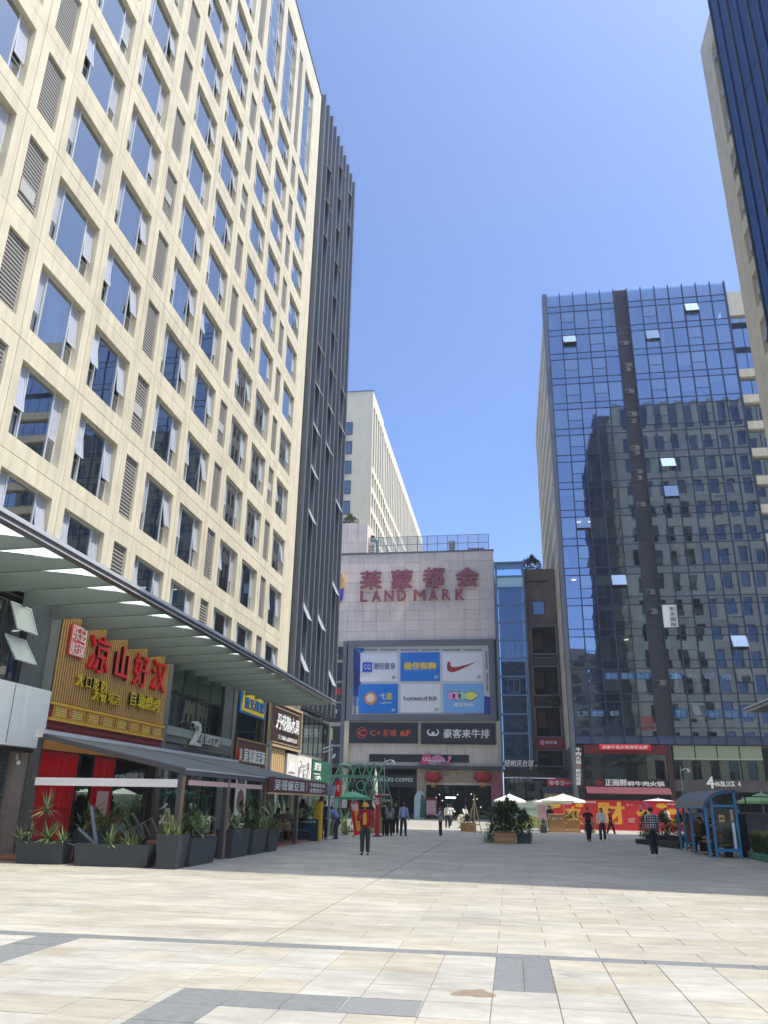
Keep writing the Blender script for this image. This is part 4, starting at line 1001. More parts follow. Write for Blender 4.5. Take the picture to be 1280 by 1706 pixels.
# billboard
bbx = RY(579, 1067, 826.5, 1201, MY)
bb = thing('billboard', 'wide grey framed advertising board with six brand panels on the mall', 'billboard', (0, 0, 0))
x0, x1, z0_, z1_ = bbx
MB().frame(x0, x1, z0_, z1_, MY-.45, MY+.3, .72).build('frame', M_grey, bb)
BX('back_sheet', mat('ad_sheet', (206, 206, 204), .5, var=.03), bb, x0+.6, x1-.6, MY-.12, MY-.02, z0_+.6, z1_-.6)
BY_ = MY-.12
M_adb = mat('ad_blue', (16, 120, 204), .45); M_adw = mat('ad_white', (226, 226, 224), .45); M_ads = mat('ad_sky', (120, 178, 222), .45); M_navy = mat('ad_navy', (30, 62, 150), .45)
M_ink = mat('ink', (30, 28, 28), .6)
ads = [((213, 118, 483, 322), M_adw, 'white'), ((505, 116, 785, 320), M_adb, 'blue'), ((805, 116, 1090, 318), M_adw, 'swoosh'), ((203, 340, 487, 547), M_adb, 'blue disc'), ((508, 340, 787, 545), M_adw, 'hot'), ((808, 338, 1097, 545), M_ads, 'sky')]
for r_, ma, nm in ads:
    a = R7(*r_, BY_); BX('ad_panel', ma, bb, a[0], a[1], BY_-.08, BY_-.003, a[2], a[3])
AYp = BY_-.082
def t7(s, ma, a, b, c, d, par=bb, Y=AYp, **kw):
    q = R7(a, b, c, d, Y); textY(s, ma, par, *q, Y, .02, **kw)
q = R7(228, 185, 296, 255, AYp); MB().bevbox(q[0], q[1], AYp-.03, AYp, q[2], q[3], .05).build('square_logo', mat('logo_navy', (24, 84, 190), .45), bb)
t7('CQ', M_adw, 238, 200, 286, 240, Y=AYp-.031, bold=.005); t7('潮轻健身', mat('grey_blue', (70, 92, 130), .5), 305, 188, 468, 236, bold=.008); t7('5F', M_ink, 444, 283, 470, 303)
t7('最佳街舞', M_syel, 530, 186, 758, 234, bold=.035); t7('ZUI JIA JIE WU', M_ads, 530, 238, 758, 248); t7('3F', M_adw, 745, 281, 772, 302)
sw = [(842, 180), (836, 200), (834, 225), (842, 245), (858, 255), (885, 255), (920, 242), (985, 212), (1046, 179), (985, 200), (920, 216), (880, 222), (862, 214), (858, 198), (861, 184)]
MB().poly([PY(*z7(*p_), AYp) for p_ in sw], (0, -1, 0), .03).build('curved_tick_logo', mat('tick_red', (170, 40, 52), .45), bb)
t7('1F', M_ink, 1050, 280, 1076, 301)
c_ = PY(*z7(286, 443), AYp); MB().tube([(c_.x, AYp, c_.z), (c_.x, AYp-.03, c_.z)], .78, 24).build('round_badge', mat('badge_orange', (214, 140, 84), .5), bb); MB().tube([(c_.x, AYp-.03, c_.z+.05), (c_.x, AYp-.05, c_.z+.05)], .5, 20).build('badge_centre', mat('badge_cream', (232, 214, 180), .5), bb)
t7('弋', M_adw, 350, 405, 392, 452, bold=.02); t7('果', M_syel, 402, 405, 446, 452, bold=.02); t7('儿童成长中心', M_adw, 350, 466, 442, 480); t7('3F', M_adw, 442, 515, 468, 535)
t7('hotwind', M_ink, 528, 425, 692, 458, bold=.01); t7('热风', M_ink, 704, 428, 763, 458); t7('1F', M_ink, 748, 512, 774, 533)
ar = [(838, 410), (845, 392), (905, 390), (985, 400), (1000, 388), (1030, 390), (1066, 418), (1030, 452), (1000, 462), (985, 452), (860, 452), (838, 435)]
MB().poly([PY(*z7(*p_), AYp) for p_ in ar], (0, -1, 0), .02).build('arrow_logo', mat('arrow_dark', (36, 36, 60), .5), bb)
def shrink(pts, k):
    cx = sum(p_[0] for p_ in pts)/len(pts); cy_ = sum(p_[1] for p_ in pts)/len(pts); return [(cx+(p_[0]-cx)*k, cy_+(p_[1]-cy_)*(k-.08)) for p_ in pts]
s_ = shrink(ar, .96); MB().poly([PY(*z7(*p_), AYp-.021) for p_ in s_], (0, -1, 0), .015).build('arrow_logo_face', mat('arrow_pastel', (214, 220, 140), .5), bb)
for i, (cc, col) in enumerate(((865, (224, 150, 200)), (905, (236, 160, 190)), (945, (150, 214, 180)), (1000, (240, 226, 90)))):
    q = PY(*z7(cc, 424), AYp-.037); MB().tube([(q.x, AYp-.037, q.z), (q.x, AYp-.05, q.z)], .48, 14).build('logo_spot', mat('spot_%s' % ('pink', 'rose', 'mint', 'lemon')[i], col, .5), bb)
t7('潮流电玩', M_adw, 882, 472, 1024, 500, bold=.03); t7('2F', M_ads, 1046, 516, 1070, 534)
for k in range(6): t7('FASHION MARK', M_ink, 212+k*148, 91, 332+k*150, 103, Y=BY_-.003); 
for k in range(5): t7('FASHION MARK', M_ink, 203+k*152, 563, 325+k*152, 575, Y=BY_-.003)
def vtext(s, ma, par, px_, y0, y1, wd, Y):
    a = PY(*z7(px_, y0), Y); b_ = PY(*z7(px_, y1), Y)
    text(s, ma, par, (a.x, Y, a.z), (0, 0, -1), (1, 0, 0), 0, (a.z-b_.z), -wd/2, wd/2, .01)
vtext('FASHION MARK', M_ink, bb, 1115, 105, 235, .28, BY_-.01); vtext('FASHION MARK', M_ink, bb, 1120, 262, 392, .28, BY_-.01); vtext('FASHION MARK', M_ink, bb, 176, 425, 552, .28, BY_-.01)
# printed blue shapes on the sheet (flat print)
def prt(pts, ma, Y=BY_-.0035): MB().add([PY(*z7(*p_), Y) for p_ in pts], [tuple(range(len(pts)))]).build('blue_print', ma, bb)
prt([(160, 82), (212, 118), (212, 330), (203, 342), (200, 430), (150, 425)], M_navy); prt([(160, 80), (240, 84), (238, 110), (214, 118)], M_adb, BY_-.0045)
prt([(152, 420), (198, 430), (200, 500), (150, 490)], mat('ad_fade', (130, 160, 210), .45), BY_-.006)
prt([(182+38*cos(a*.4), 300+72*sin(a*.4)) for a in range(16)], mat('ad_deep', (24, 44, 120), .45), BY_-.0055)
prt([(1100, 425), (1165, 435), (1167, 585), (950, 585), (960, 552), (1098, 552)], M_navy)
# two dark fascia signs
sA = thing('cinema_sign', 'dark fascia sign with orange cinema lettering below the billboard', 'sign', (0, 0, 0)); YA_ = MY-.3
q = R7(135, 615, 627, 760, YA_); BX('board', M_signd, sA, q[0], q[1], YA_, MY+.2, q[2], q[3])
M_or = mat('orange_letter', (226, 86, 44), .45)
c_ = PY(*z7(222, 686), YA_); rb_ = MB()
for k in range(28):
    a0, a1 = 2*pi*k/28, 2*pi*(k+1)/28; rb_.bar((c_.x+.62*cos(a0), YA_-.04, c_.z+.62*sin(a0)), (c_.x+.62*cos(a1), YA_-.04, c_.z+.62*sin(a1)), .06, .06)
rb_.build('ring', M_or, sA)
t7('C', M_or, 200, 664, 244, 708, sA, YA_, bold=.02, name='ring_letter'); t7('C+', M_or, 282, 668, 358, 706, sA, YA_); t7('影城', M_or, 372, 662, 478, 712, sA, YA_, split=True, bold=.01); t7('6F', M_or, 505, 668, 576, 710, sA, YA_, bold=.03)
sB = thing('steak_house_sign', 'dark fascia sign with white bull emblem and white characters below the billboard', 'sign', (0, 0, 0))
q = R7(650, 618, 1180, 768, YA_); BX('board', M_signd, sB, q[0], q[1], YA_, MY+.2, q[2], q[3])
t7('豪客来牛排', M_wl, 806, 660, 1138, 724, sB, YA_, split=True, bold=.014, slant=.06, gap=1)
c_ = PY(*z7(736, 690), YA_); hb = MB()
for s_ in (-1, 1):
    P_ = [(s_*.12, -.3), (s_*.45, -.28), (s_*.72, .0), (s_*.7, .3), (s_*.4, .52), (s_*.58, .2), (s_*.5, -.02), (s_*.2, -.12)]
    hb.poly([(c_.x+a, YA_, c_.z+b_) for a, b_ in P_], (0, -1, 0), .04)
hb.poly([(c_.x-.12, YA_, c_.z-.3), (c_.x+.12, YA_, c_.z-.3), (c_.x+.2, YA_, c_.z+.1), (c_.x, YA_, c_.z+.2), (c_.x-.2, YA_, c_.z+.1)], (0, -1, 0), .04).build('bull_emblem', M_wl, sB)
# pale fascia, dark slot, soffit
q = R7(105, 600, 1215, 922, MY); FZ0 = q[2]; FZ1 = q[3]
nfp = 9
fpm = MB().box(.01, (q[1]-q[0])/nfp-.01, 0, .25, .01, (FZ1-FZ0)-.01).mesh('fascia_panel', M_pale)
for i in range(nfp): part('fascia_panel', fpm, mall, (q[0]+i*(q[1]-q[0])/nfp, MY, FZ0))
sl = R7(275, 840, 992, 895, MY-.02); BX('dark_slot', M_signd, mall, sl[0], sl[1], MY-.05, MY+.1, sl[2], sl[3])
pil = R7(97, 600, 130, 905, MY-.2); BX('pilaster', mat('cream_pilaster', (206, 192, 160), .6, var=.06), mall, pil[0], pil[1], MY-.35, MY+.2, 1.0, bbx[2]-.02); BX('pilaster_trim', M_grey, mall, pil[0]-.5, pil[0]-.02, MY-.3, MY+.2, 1.0, bbx[3])
pil = R7(1190, 600, 1218, 905, MY-.2); BX('pilaster', MATS['cream_pilaster'], mall, pil[0], pil[1], MY-.3, MY+.2, FZ0, bbx[2]-.02)
BX('soffit_edge', mat('soffit', (70, 74, 72), .5), mall, q[0]-7, q[1]+.1, MY-.9, MY+6, FZ0-.35, FZ0-.01)
BX('soffit_band', mat('soffit_band', (58, 66, 64), .5), mall, q[0]-7, PY(*z7(622, 950), MY).x, MY-.1, MY+.2, PY(*z7(400, 985), MY).z, FZ0-.36)
ps_ = thing('pink_entrance_sign', 'pink and purple cartoon style entrance sign with arrow above the mall doors', 'sign', (0, 0, 0)); YP = MY-.4
c_ = PY(*z7(690, 875), YP); M_pk = mat('sign_pink', (214, 60, 110), .45); M_pk2 = mat('sign_rose', (226, 130, 170), .45); M_pu = mat('sign_purple', (170, 90, 150), .45)
MB().poly([(c_.x+.62*cos(a)*(1+.12*sin(2*a)), YP, c_.z+.62*sin(a)) for a in [k*.314 for k in range(20)]], (0, -1, 0), .2).build('heart_plate', M_pk, ps_); textY('UU', M_wl, ps_, c_.x-.35, c_.x+.35, c_.z-.22, c_.z+.22, YP-.2, .03, bold=.02)
c2 = PY(*z7(770, 905), YP)
MB().poly([(c2.x+1.0*cos(a), YP+.05, c2.z+.95*sin(a)) for a in [k*pi/14 for k in range(15)]], (0, -1, 0), .15).build('fan_plate', M_pk2, ps_)
fr_ = MB()
for k in range(9): a = pi*(k+.5)/9; fr_.bar((c2.x+.55*cos(a), YP-.11, c2.z+.5*sin(a)), (c2.x+.95*cos(a), YP-.11, c2.z+.9*sin(a)), .04, .02)
fr_.build('fan_ribs', M_pu, ps_)
q2 = R7(632, 893, 850, 915, YP); BX('base_strip', M_pu, ps_, q2[0], q2[1], YP-.1, YP+.1, q2[2], q2[3]); textY('欢迎2号门', M_wl, ps_, q2[0]+1.3, q2[1]-.6, q2[2]+.02, q2[3]+.25, YP-.24, .03, bold=.01)
apts = [(830, 910), (848, 905), (858, 875), (866, 880), (862, 845), (838, 862), (848, 868), (838, 895)]
MB().poly([PY(*z7(*p_), YP) for p_ in apts], (0, -1, 0), .15).build('arrow', M_pk2, ps_)
# left stack of dark tenant signs
for k, (a, b_, tx, ma, lab) in enumerate(((75, 165, '生', M_wl, 'topmost dark tenant sign with one white character'), (188, 315, '客', M_wl, 'second dark tenant sign with a small white character'), (332, 462, 'B哥', M_red, 'third dark tenant sign with blue and red characters'),
                                  (478, 610, '卡丽园', M_wl, 'fourth dark tenant sign with small white lettering'), (640, 768, '■', mat('lime', (164, 190, 90), .5), 'fifth dark tenant sign with a lime green square'), (785, 905, '6F', M_wl, 'lowest dark tenant sign reading 6F'))):
    t = thing('tenant_sign', lab+' at the left side of the mall', 'sign', (0, 0, 0), group='dark tenant signs stacked on the mall corner')
    q = R7(-60, a, 96-k*2, b_, MY-.25); BX('board', M_signd, t, q[0], q[1], MY-.25, MY+.1, q[2], q[3])
    ext = {0: (12, 78, 56, 138), 1: (12, 255, 42, 290), 2: (5, 368, 75, 418), 3: (-12, 520, 46, 548), 4: (-20, 655, 14, 735), 5: (2, 838, 36, 868)}[k]
    t7(tx, ma, *ext, t, MY-.252, bold=.015)
BX('sign_backing_wall', M_pale, mall, mx0-6, PY(*z7(96, 500), MY).x, MY-.05, MY+.2, 1, mbot)
# ground floor: coffee shop front, portal
GZ = FZ0-.36
cxa, cxb = mx0-6, PY(*z7(622, 1000), MY).x
cs = thing('coffee_shop_front', 'dark green glass coffee shop front at the foot of the mall', 'shop', (0, 0, 0))
BX('back_wall', M_dkwall, cs, cxa, cxb, MY+5.8, MY+5.95, 0, GZ)
M_dg = mat('dark_green_frame', (30, 52, 46), .5)
nb = 8; s_ = (cxb-cxa)/nb
gcs = MB().quad((.05, 0, .3), (s_-.05, 0, .3), (s_-.05, 0, 3.4), (.05, 0, 3.4)).mesh('glass_panel', glass('coffee_glass', (.12, .2, .18), (.3, .45, .42), 1.5, .04, wob=.002))
for k in range(nb): part('glass_panel', gcs, cs, (cxa+k*s_, MY+.1, 0)); BX('mullion', M_dg, cs, cxa+k*s_-.04, cxa+k*s_+.04, MY+.05, MY+.2, 0, 3.5)
BX('sign_fascia', mat('fascia_dark', (44, 50, 50), .5), cs, cxa, cxb-.02, MY-.1, MY+.3, 3.45, GZ-.05)
t7('STARBUCKS COFFEE', M_wl, 258, 1006, 594, 1032, cs, MY-.102, bold=.014)
BX('plinth', M_dg, cs, cxa, cxb, MY+.02, MY+.25, 0, .28)
# stone portal of the mall
prt_ = thing('mall_entrance', 'stone portal with carved lintel and dark glass doors under red lanterns', 'entrance', (0, 0, 0))
M_carv = mat('carved_stone', (176, 158, 128), .75, var=.25, scale=2.5, bump=.8, bscale=5)
a = R7(624, 968, 690, 1220, MY); b2 = R7(1150, 968, 1235, 1230, MY)
BX('pier', M_carv, prt_, a[0], a[1], MY-.35, MY+.3, 0, GZ-.02)
BX('pier', M_carv, prt_, b2[0], b2[1], MY-.35, MY+.3, 0, GZ-.02); 
BX('mural_panel', mat('pink_mural', (190, 110, 116), .6, var=.35, scale=4), prt_, b2[0]+.05, b2[1]-.05, MY-.4, MY-.352, 1.9, GZ-.2)
lt0 = PY(*z7(900, 1058), MY).z
BX('lintel', M_carv, prt_, a[1]+.01, b2[0]-.01, MY-.3, MY+.3, lt0, GZ-.03)
BX('lintel_edge', M_pale, prt_, a[1]+.01, b2[0]-.01, MY-.38, MY-.305, lt0, lt0+.25)
BX('lobby_back', mat('lobby_dark', (40, 42, 44), .6, var=.3, scale=1), prt_, a[1], b2[0], MY+5.8, MY+5.95, 0, lt0)
BX('lobby_floor', M_pale, prt_, a[1], b2[0], MY-.3, MY+5.8, -.01, .02)
dw = (b2[0]-a[1])/5
gd = MB().quad((.04, 0, .05), (dw-.04, 0, .05), (dw-.04, 0, lt0-.05), (.04, 0, lt0-.05)).mesh('glass_door', glass('door_glass', (.35, .42, .38), (.5, .6, .55), 1.5, .03))
for k in range(5): part('glass_door', gd, prt_, (a[1]+k*dw, MY+1.2, 0)); BX('door_frame', M_alud, prt_, a[1]+k*dw-.04, a[1]+k*dw+.04, MY+1.15, MY+1.26, 0, lt0)
M_glow = mat('lobby_lamp', (255, 240, 214), .5, emit=1.6)
for k in range(9): 
    q = Vector((a[1]+.8+random.uniform(0, 1)*(b2[0]-a[1]-1.6), MY+2.5+random.random()*2, lt0-.8-random.random()*1.6)); MB().lathe([(.02, -.07), (.08, 0), (.02, .07)], tuple(q), 8).build('lamp', M_glow, prt_)
q = R7(824, 1142, 898, 1152, MY+1.0); BX('lit_sign', mat('lit_white', (226, 236, 255), .5, emit=1.5), prt_, q[0], q[1], MY+1.0, MY+1.05, q[2], q[3])
for k, cx in enumerate((738, 1088)):
    c_ = PY(*z7(cx, 1002), MY-1.); t = thing('red_lantern', ('left', 'right')[k]+' big red paper lantern hung over the mall entrance', 'lantern', tuple(c_), group='red lanterns at the mall entrance')
    B = MB(); n = 18
    B.lathe([(.3, -.56), (.72, -.48), (1.0, -.22), (1.06, 0), (1.0, .22), (.72, .48), (.3, .56)], n=n).build('shade', mat('lantern_red', (170, 34, 30), .6, var=.1), t, smooth=False)
    MB().lathe([(.32, .56), (.32, .66)], n=12).lathe([(.32, -.66), (.32, -.56)], n=12).build('ring', M_gold, t)
    b = MB()
    for i in range(9): a_ = 2*pi*i/9; b.box(.22*cos(a_)-.02, .22*cos(a_)+.02, .22*sin(a_)-.02, .22*sin(a_)+.02, -1.1, -.66)
    b.build('tassel', M_gold, t); MB().tube([(0, 0, .66), (0, 0, GZ-c_.z)], .02, 5).build('cord', M_blackm, t)
# screens / boards at the entrance
w1 = thing('standee', 'tall white and green figure display board left of the mall entrance', 'display', (PY(*z7(655, 1150), MY-1.2).x, MY-1.2, 0))
MB().poly([(-.9, 0, 0), (.55, 0, 0), (.5, 0, 2.0), (.2, 0, 2.9), (-.4, 0, 3.1), (-.85, 0, 2.4)], (0, 1, 0), .06).build('board', mat('standee_pale', (196, 206, 198), .6, var=.15), w1)
MB().poly([(-.25, -.005, .1), (.45, -.005, .1), (.35, -.005, 1.3), (.3, -.005, 2.4), (.05, -.005, 2.75), (-.1, -.005, 2.3), (-.15, -.005, 1.3)], (0, -1, 0), .01).build('figure_print', mat('figure_green', (40, 110, 84), .6, var=.2), w1)
w2 = thing('poster_stand', 'red framed poster stand beside the mall entrance', 'poster', (PY(*z7(722, 1150), MY-1.3).x, MY-1.3, 0))
BX('panel', M_redd, w2, -.75, .75, 0, .06, .35, 2.3); BX('sheet', mat('sheet_pale', (206, 170, 160), .6, var=.3, scale=6), w2, -.55, .55, -.006, -.001, .5, 2.0); MB().box(-.6, -.52, -.2, .25, 0, .35).box(.52, .6, -.2, .25, 0, .35).build('leg', M_blackm, w2)

# ================================================================== LIFT SHAFT AND STAIR BLOCK between the mall and block 4
def z5(x, y): return (800+x/4.267, 900+y/4.267)
def R5(a, b, c, d, Y): return RY(*z5(a, b), *z5(c, d), Y)
EY = 94.0
ls = thing('lift_shaft', 'narrow blue glass lift shaft with steel lattice beside the mall', 'lift shaft', (0, 0, 0))
ex0, ex1 = PY(*z5(125, 500), EY).x, PY(*z5(322, 500), EY).x; etop = PY(*z5(215, 165), EY).z
M_eb = mat('lift_steel', (92, 124, 150), .45, .3, var=.08)
G_lift = glass('lift_glass', (.5, .66, .76), (.5, .7, .95), 1.6, .12, wob=.003)
for x_ in (ex0, ex1):
    for y_ in (EY, EY+2.6): BX('corner_post', M_eb, ls, x_-.11, x_+.11, y_-.11, y_+.11, 5.2, etop)
BX('core', mat('lift_core', (60, 84, 104), .6, var=.15), ls, ex0+.2, ex1-.2, EY+1.2, EY+2.5, 5.2, etop-1.2)
levels = [etop-.1, etop-1.7, etop-3.1]+[etop-3.1-2.15*k for k in range(1, 9)]
lv = [v for v in levels if v > 5.4]+[5.3]
for k, z in enumerate(lv):
    BX('beam', M_eb, ls, ex0+.11, ex1-.11, EY-.08, EY+.08, z-.1, z+.1)
    if k+1 < len(lv):
        z2_ = lv[k+1]
        MB().quad((ex0+.11, EY-.02, z2_+.1), (ex1-.11, EY-.02, z2_+.1), (ex1-.11, EY-.02, z-.1), (ex0+.11, EY-.02, z-.1)).build('glass_panel', mat('pale_lift_panel', (176, 214, 222), .3) if k == 1 else G_lift, ls)
        if k in (2, 3, 6, 9, 11): MB().bar((ex0+.15, EY+.1, z2_+.12), (ex1-.15, EY+.1, z-.12), .07).bar((ex1-.15, EY+.1, z2_+.12), (ex0+.15, EY+.1, z-.12), .07).build('cross_brace', M_eb, ls)
        elif k > 2 and k % 2 == 1: MB().frame(ex0+.9, ex1-.9, z2_+.3, z-.2, EY+.3, EY+.4, .16).box((ex0+ex1)/2-.06, (ex0+ex1)/2+.06, EY+.3, EY+.4, z2_+.3, z-.2).build('lift_door', mat('lift_door', (190, 206, 210), .4), ls)
MB().box(ex0-.2, ex1+.2, EY-.15, EY+2.7, etop, etop+.2).build('roof', M_eb, ls)
st = thing('stair_block', 'narrow brown stair block with open landings between lift shaft and glass block', 'building', (0, 0, 0)); SY = 95.5
sx0, sx1 = PY(*z5(318, 500), SY).x, 9.2; stop = PY(*z5(430, 205), SY).z
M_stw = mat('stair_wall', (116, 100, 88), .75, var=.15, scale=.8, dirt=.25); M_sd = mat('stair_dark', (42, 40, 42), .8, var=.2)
opens = [R5(368, 612, 535, 812, SY), R5(392, 895, 562, 1105, SY), R5(405, 1185, 583, 1400, SY), R5(420, 1490, 598, 1610, SY)]
zc = [5.0]+[v for o in sorted(opens, key=lambda o: o[2]) for v in (o[2], o[3])]+[stop]
ox0, ox1 = min(o[0] for o in opens), max(o[1] for o in opens)
BX('side_wall', M_stw, st, sx0, ox0, SY, SY+6, 5.0, stop); BX('side_wall', M_stw, st, ox1, sx1, SY, SY+6, 5.0, stop)
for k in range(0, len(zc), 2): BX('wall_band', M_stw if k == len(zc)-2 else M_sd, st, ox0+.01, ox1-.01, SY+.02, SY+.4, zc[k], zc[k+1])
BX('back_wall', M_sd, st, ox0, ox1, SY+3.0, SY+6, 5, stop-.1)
for i, o in enumerate(opens):
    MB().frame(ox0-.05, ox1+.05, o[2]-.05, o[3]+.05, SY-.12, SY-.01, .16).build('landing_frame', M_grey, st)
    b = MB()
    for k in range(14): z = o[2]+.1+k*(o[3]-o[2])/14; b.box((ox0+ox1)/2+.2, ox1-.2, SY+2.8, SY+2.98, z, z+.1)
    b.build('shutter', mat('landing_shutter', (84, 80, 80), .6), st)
    BX('screen', mat('landing_screen', (104, 78, 68), .7), st, ox0+.35, (ox0+ox1)/2-.1, SY+2.7, SY+2.78, o[2]+1.2, o[3]-.3)
    rl = BX('landing_rail', M_grey, st, ox0, ox1, SY-.3, SY-.24, o[3]+.95, o[3]+1.02) if i < 2 else None
    if rl:
        b = MB()
        for k in range(18): xx = ox0+(ox1-ox0)*k/17; b.box(xx-.02, xx+.02, SY-.29, SY-.25, o[3]+.1, o[3]+.95)
        b.build('baluster', M_grey, rl)
q = R5(375, 430, 465, 535, SY); wn = MB().frame(q[0], q[1], q[2], q[3], SY-.06, SY-.0, .12).build('window', M_alud, st); MB().quad((q[0]+.1, SY-.02, q[2]+.1), (q[1]-.1, SY-.02, q[2]+.1), (q[1]-.1, SY-.02, q[3]-.1), (q[0]+.1, SY-.02, q[3]-.1)).build('pane', G_lift, wn)
q = R5(330, 290, 490, 330, SY); MB().box(q[0], q[1], SY-.1, SY-.01, q[3]-.12, q[3]).box((q[0]+q[1])/2, (q[0]+q[1])/2+.1, SY-.1, SY-.01, q[2], q[3]-.12).build('pipe', M_sd, st)
plant('bush', (PY(*z5(370, 195), SY+2).x, SY+2, stop+.8), (2.6, 2.2, 2.4), 'dark round treetop on the roof of the stair block', 0, 3, name='roof_tree', cat='tree')
plant('bush', (PY(*z5(528, 1138), SY).x, SY-.3, PY(*z5(528, 1150), SY).z), 1.2, 'small green pot plant on a stair landing', 0, 0)
q = R5(403, 1405, 600, 1480, SY-.4); sr_ = thing('shop_sign', 'small dark red sign with white emblem on the stair block', 'sign', (0, 0, 0)); BX('board', M_redd, sr_, q[0], q[1], SY-.4, SY-.2, q[2], q[3])
w_ = q[1]-q[0]; h_ = q[3]-q[2]; textY('奉武裁', M_wl, sr_, q[0]+w_*.33, q[0]+w_*.76, q[2]+h_*.42, q[2]+h_*.72, SY-.4, .02, split=True); MB().tube([(q[0]+w_*.22, SY-.4, q[2]+h_*.55), (q[0]+w_*.22, SY-.43, q[2]+h_*.55)], .28, 12).build('emblem', M_pk2, sr_)
q = R5(175, 1562, 405, 1610, EY-.5); bs = thing('billiards_sign', 'white slanted billiards club lettering at the foot of the lift shaft', 'sign', (0, 0, 0)); textY('纽帕沃台球', M_wl, bs, q[0], q[0]+(q[1]-q[0])*.9, q[2], q[3], EY-.5, .08, split=True, bold=.02, slant=.15, gap=1); textY('4F', M_wl, bs, q[0]+(q[1]-q[0])*.93, q[1]+.1, q[2], q[2]+.25, EY-.5, .05); BX('rail', M_blackm, bs, q[0]-.1, q[1]+.1, EY-.42, EY-.36, q[2]+.1, q[3]-.2)
# low frontage under the shaft and stair block
lf = thing('low_frontage', 'dark shop frontage under the lift shaft with faint white lettering', 'shop', (0, 0, 0)); LFY = 93.2
lx0, lx1 = b2[1]+.15, 9.0
BX('band', mat('dark_band', (64, 62, 62), .6, var=.1), lf, lx0, lx1, LFY, LFY+.5, 4.55, 5.2); BX('soffit', M_sd, lf, lx0, lx1, LFY-.6, LFY+4, 5.2, 5.35)
BX('wall', M_sd, lf, lx0, lx1, LFY+.3, LFY+3.5, 0, 4.5)
q = R5(215, 1670, 395, 1706, LFY); textP('豪客来牛排', mat('dull_letter', (150, 146, 140), .5), lf, 850, 1293, 889, 1304, LFY-.002, .03, split=True)
for k in range(4): w0 = lx0+.4+k*2.1; MB().quad((w0, LFY+.2, .3), (w0+1.9, LFY+.2, .3), (w0+1.9, LFY+.2, 4.3), (w0, LFY+.2, 4.3)).build('glass_panel', G_shop, lf)
pl2 = thing('round_end_sign', 'red rounded sign with three white discs and lettering', 'sign', (0, 0, 0)); q = RY(913, 1298, 957, 1311, 90)
MB().bevbox(q[0], q[1], 89.9, 90.1, q[2], q[3], .1).build('board', M_red, pl2)
for k in range(3): xx = q[0]+.45+k*.55; MB().tube([(xx, 89.9, (q[2]+q[3])/2), (xx, 89.87, (q[2]+q[3])/2)], .24, 14).build('disc', M_wl, pl2)
textY('成都串串', M_wl, pl2, q[0]+1.75, q[1]-.1, q[2]+.25, q[3]-.25, 89.9, .02, split=True); textY('牛火锅', M_red, pl2, q[0]+.25, q[0]+1.75, q[2]+.3, q[3]-.3, 89.865, .01, split=True)
BX('post', M_blackm, pl2, q[0]+.3, q[0]+.4, 90.12, 90.2, 0, q[3]); BX('post', M_blackm, pl2, q[1]-.4, q[1]-.3, 90.12, 90.2, 0, q[3])
aw2 = thing('shop_awning', 'dark grey wedge awning below the red rounded sign', 'awning', (0, 0, 0)); q = RY(905, 1311, 960, 1321, 89)
MB().poly([(q[0], 89.2, q[3]), (q[0], 88, q[2]), (q[0], 89.2, q[2])], (1, 0, 0), q[1]-q[0]).build('fabric', mat('awning_slate', (66, 72, 78), .7), aw2)
BX('stall_front', mat('stall_dark', (70, 66, 60), .6), aw2, q[0]+.1, q[1]-.1, 89.3, 92, 0, q[2]); BX('lit_strip', mat('stall_sign', (176, 160, 120), .6), aw2, q[0]+.2, q[1]-.2, 89.25, 89.3, q[2]-.5, q[2]-.05)
# ================================================================== BLOCK 4 (glass) and the far cream block
BYF = 86.0; BX0, BP, NB = 6.72, 1.653, 13
b4 = thing('glass_office_block', 'blue mirror glass office block with a dark louvre strip on the right of the plaza', 'building', (0, 0, 0))
G_b4 = glass('block_glass', (.80, .86, .88), (.62, .79, 1.0), 1.6, .38, wob=.005)
G_b4s = glass('block_glass_open', (.5, .6, .66), (.72, .86, 1.0), 1.6, .4, wob=.006)
M_mul = mat('block_mullion', (52, 66, 88), .4, .4); M_spd = mat('spandrel_back', (66, 84, 112), .5)
M_blind = mat('roller_blind', (206, 204, 190), .8, rnd=.25); M_cloth = mat('office_curtain', (176, 172, 160), .9, var=.25, scale=1.5, stretch=(6, 6, .2), rnd=.25)
FH4 = 3.44; ZB = [57.5-FH4*k for k in range(15)]; BTOP = 62.75
BX('floor_core', mat('office_dark', (150, 152, 150), .9, var=.3, scale=.4), b4, BX0, BX0+BP*NB, BYF+4.5, BYF+30, 7.8, 60.5)
fl_ = MB()
for z in ZB+[60.94]: fl_.box(BX0+.05, BX0+BP*NB-.05, BYF+.12, BYF+4.5, z-.75, z-.12)
fl_.build('floor_slab', mat('office_ceiling', (150, 150, 146), .9), b4)
for k in range(1, 5): BX('partition', mat('office_wall', (190, 188, 180), .9), b4, BX0+BP*(k*2.6)-.06, BX0+BP*(k*2.6)+.06, BYF+.6, BYF+4.5, 7.8, 60.4)
VH = FH4-.85
vp = MB().quad((.03, 0, .03), (BP-.03, 0, .03), (BP-.03, 0, VH-.03), (.03, 0, VH-.03)).mesh('vision_pane', G_b4)
vpl = MB().quad((.03, 0, .03), (BP-.03, 0, .03), (BP-.03, 0, 1.02), (.03, 0, 1.02)).mesh('lower_pane', G_b4)
vps = MB().frame(.03, BP-.03, -(VH-1.08), 0, -.03, .03, .04).add([(.07, 0, -(VH-1.12)), (BP-.07, 0, -(VH-1.12)), (BP-.07, 0, -.04), (.07, 0, -.04)], [(0, 1, 2, 3)], 1).mesh('top_hung_sash', [M_mul, G_b4s])
spm = MB().quad((.03, .0, .02), (BP-.03, .0, .02), (BP-.03, .0, .83), (.03, .0, .83)).mesh('spandrel_pane', G_b4)
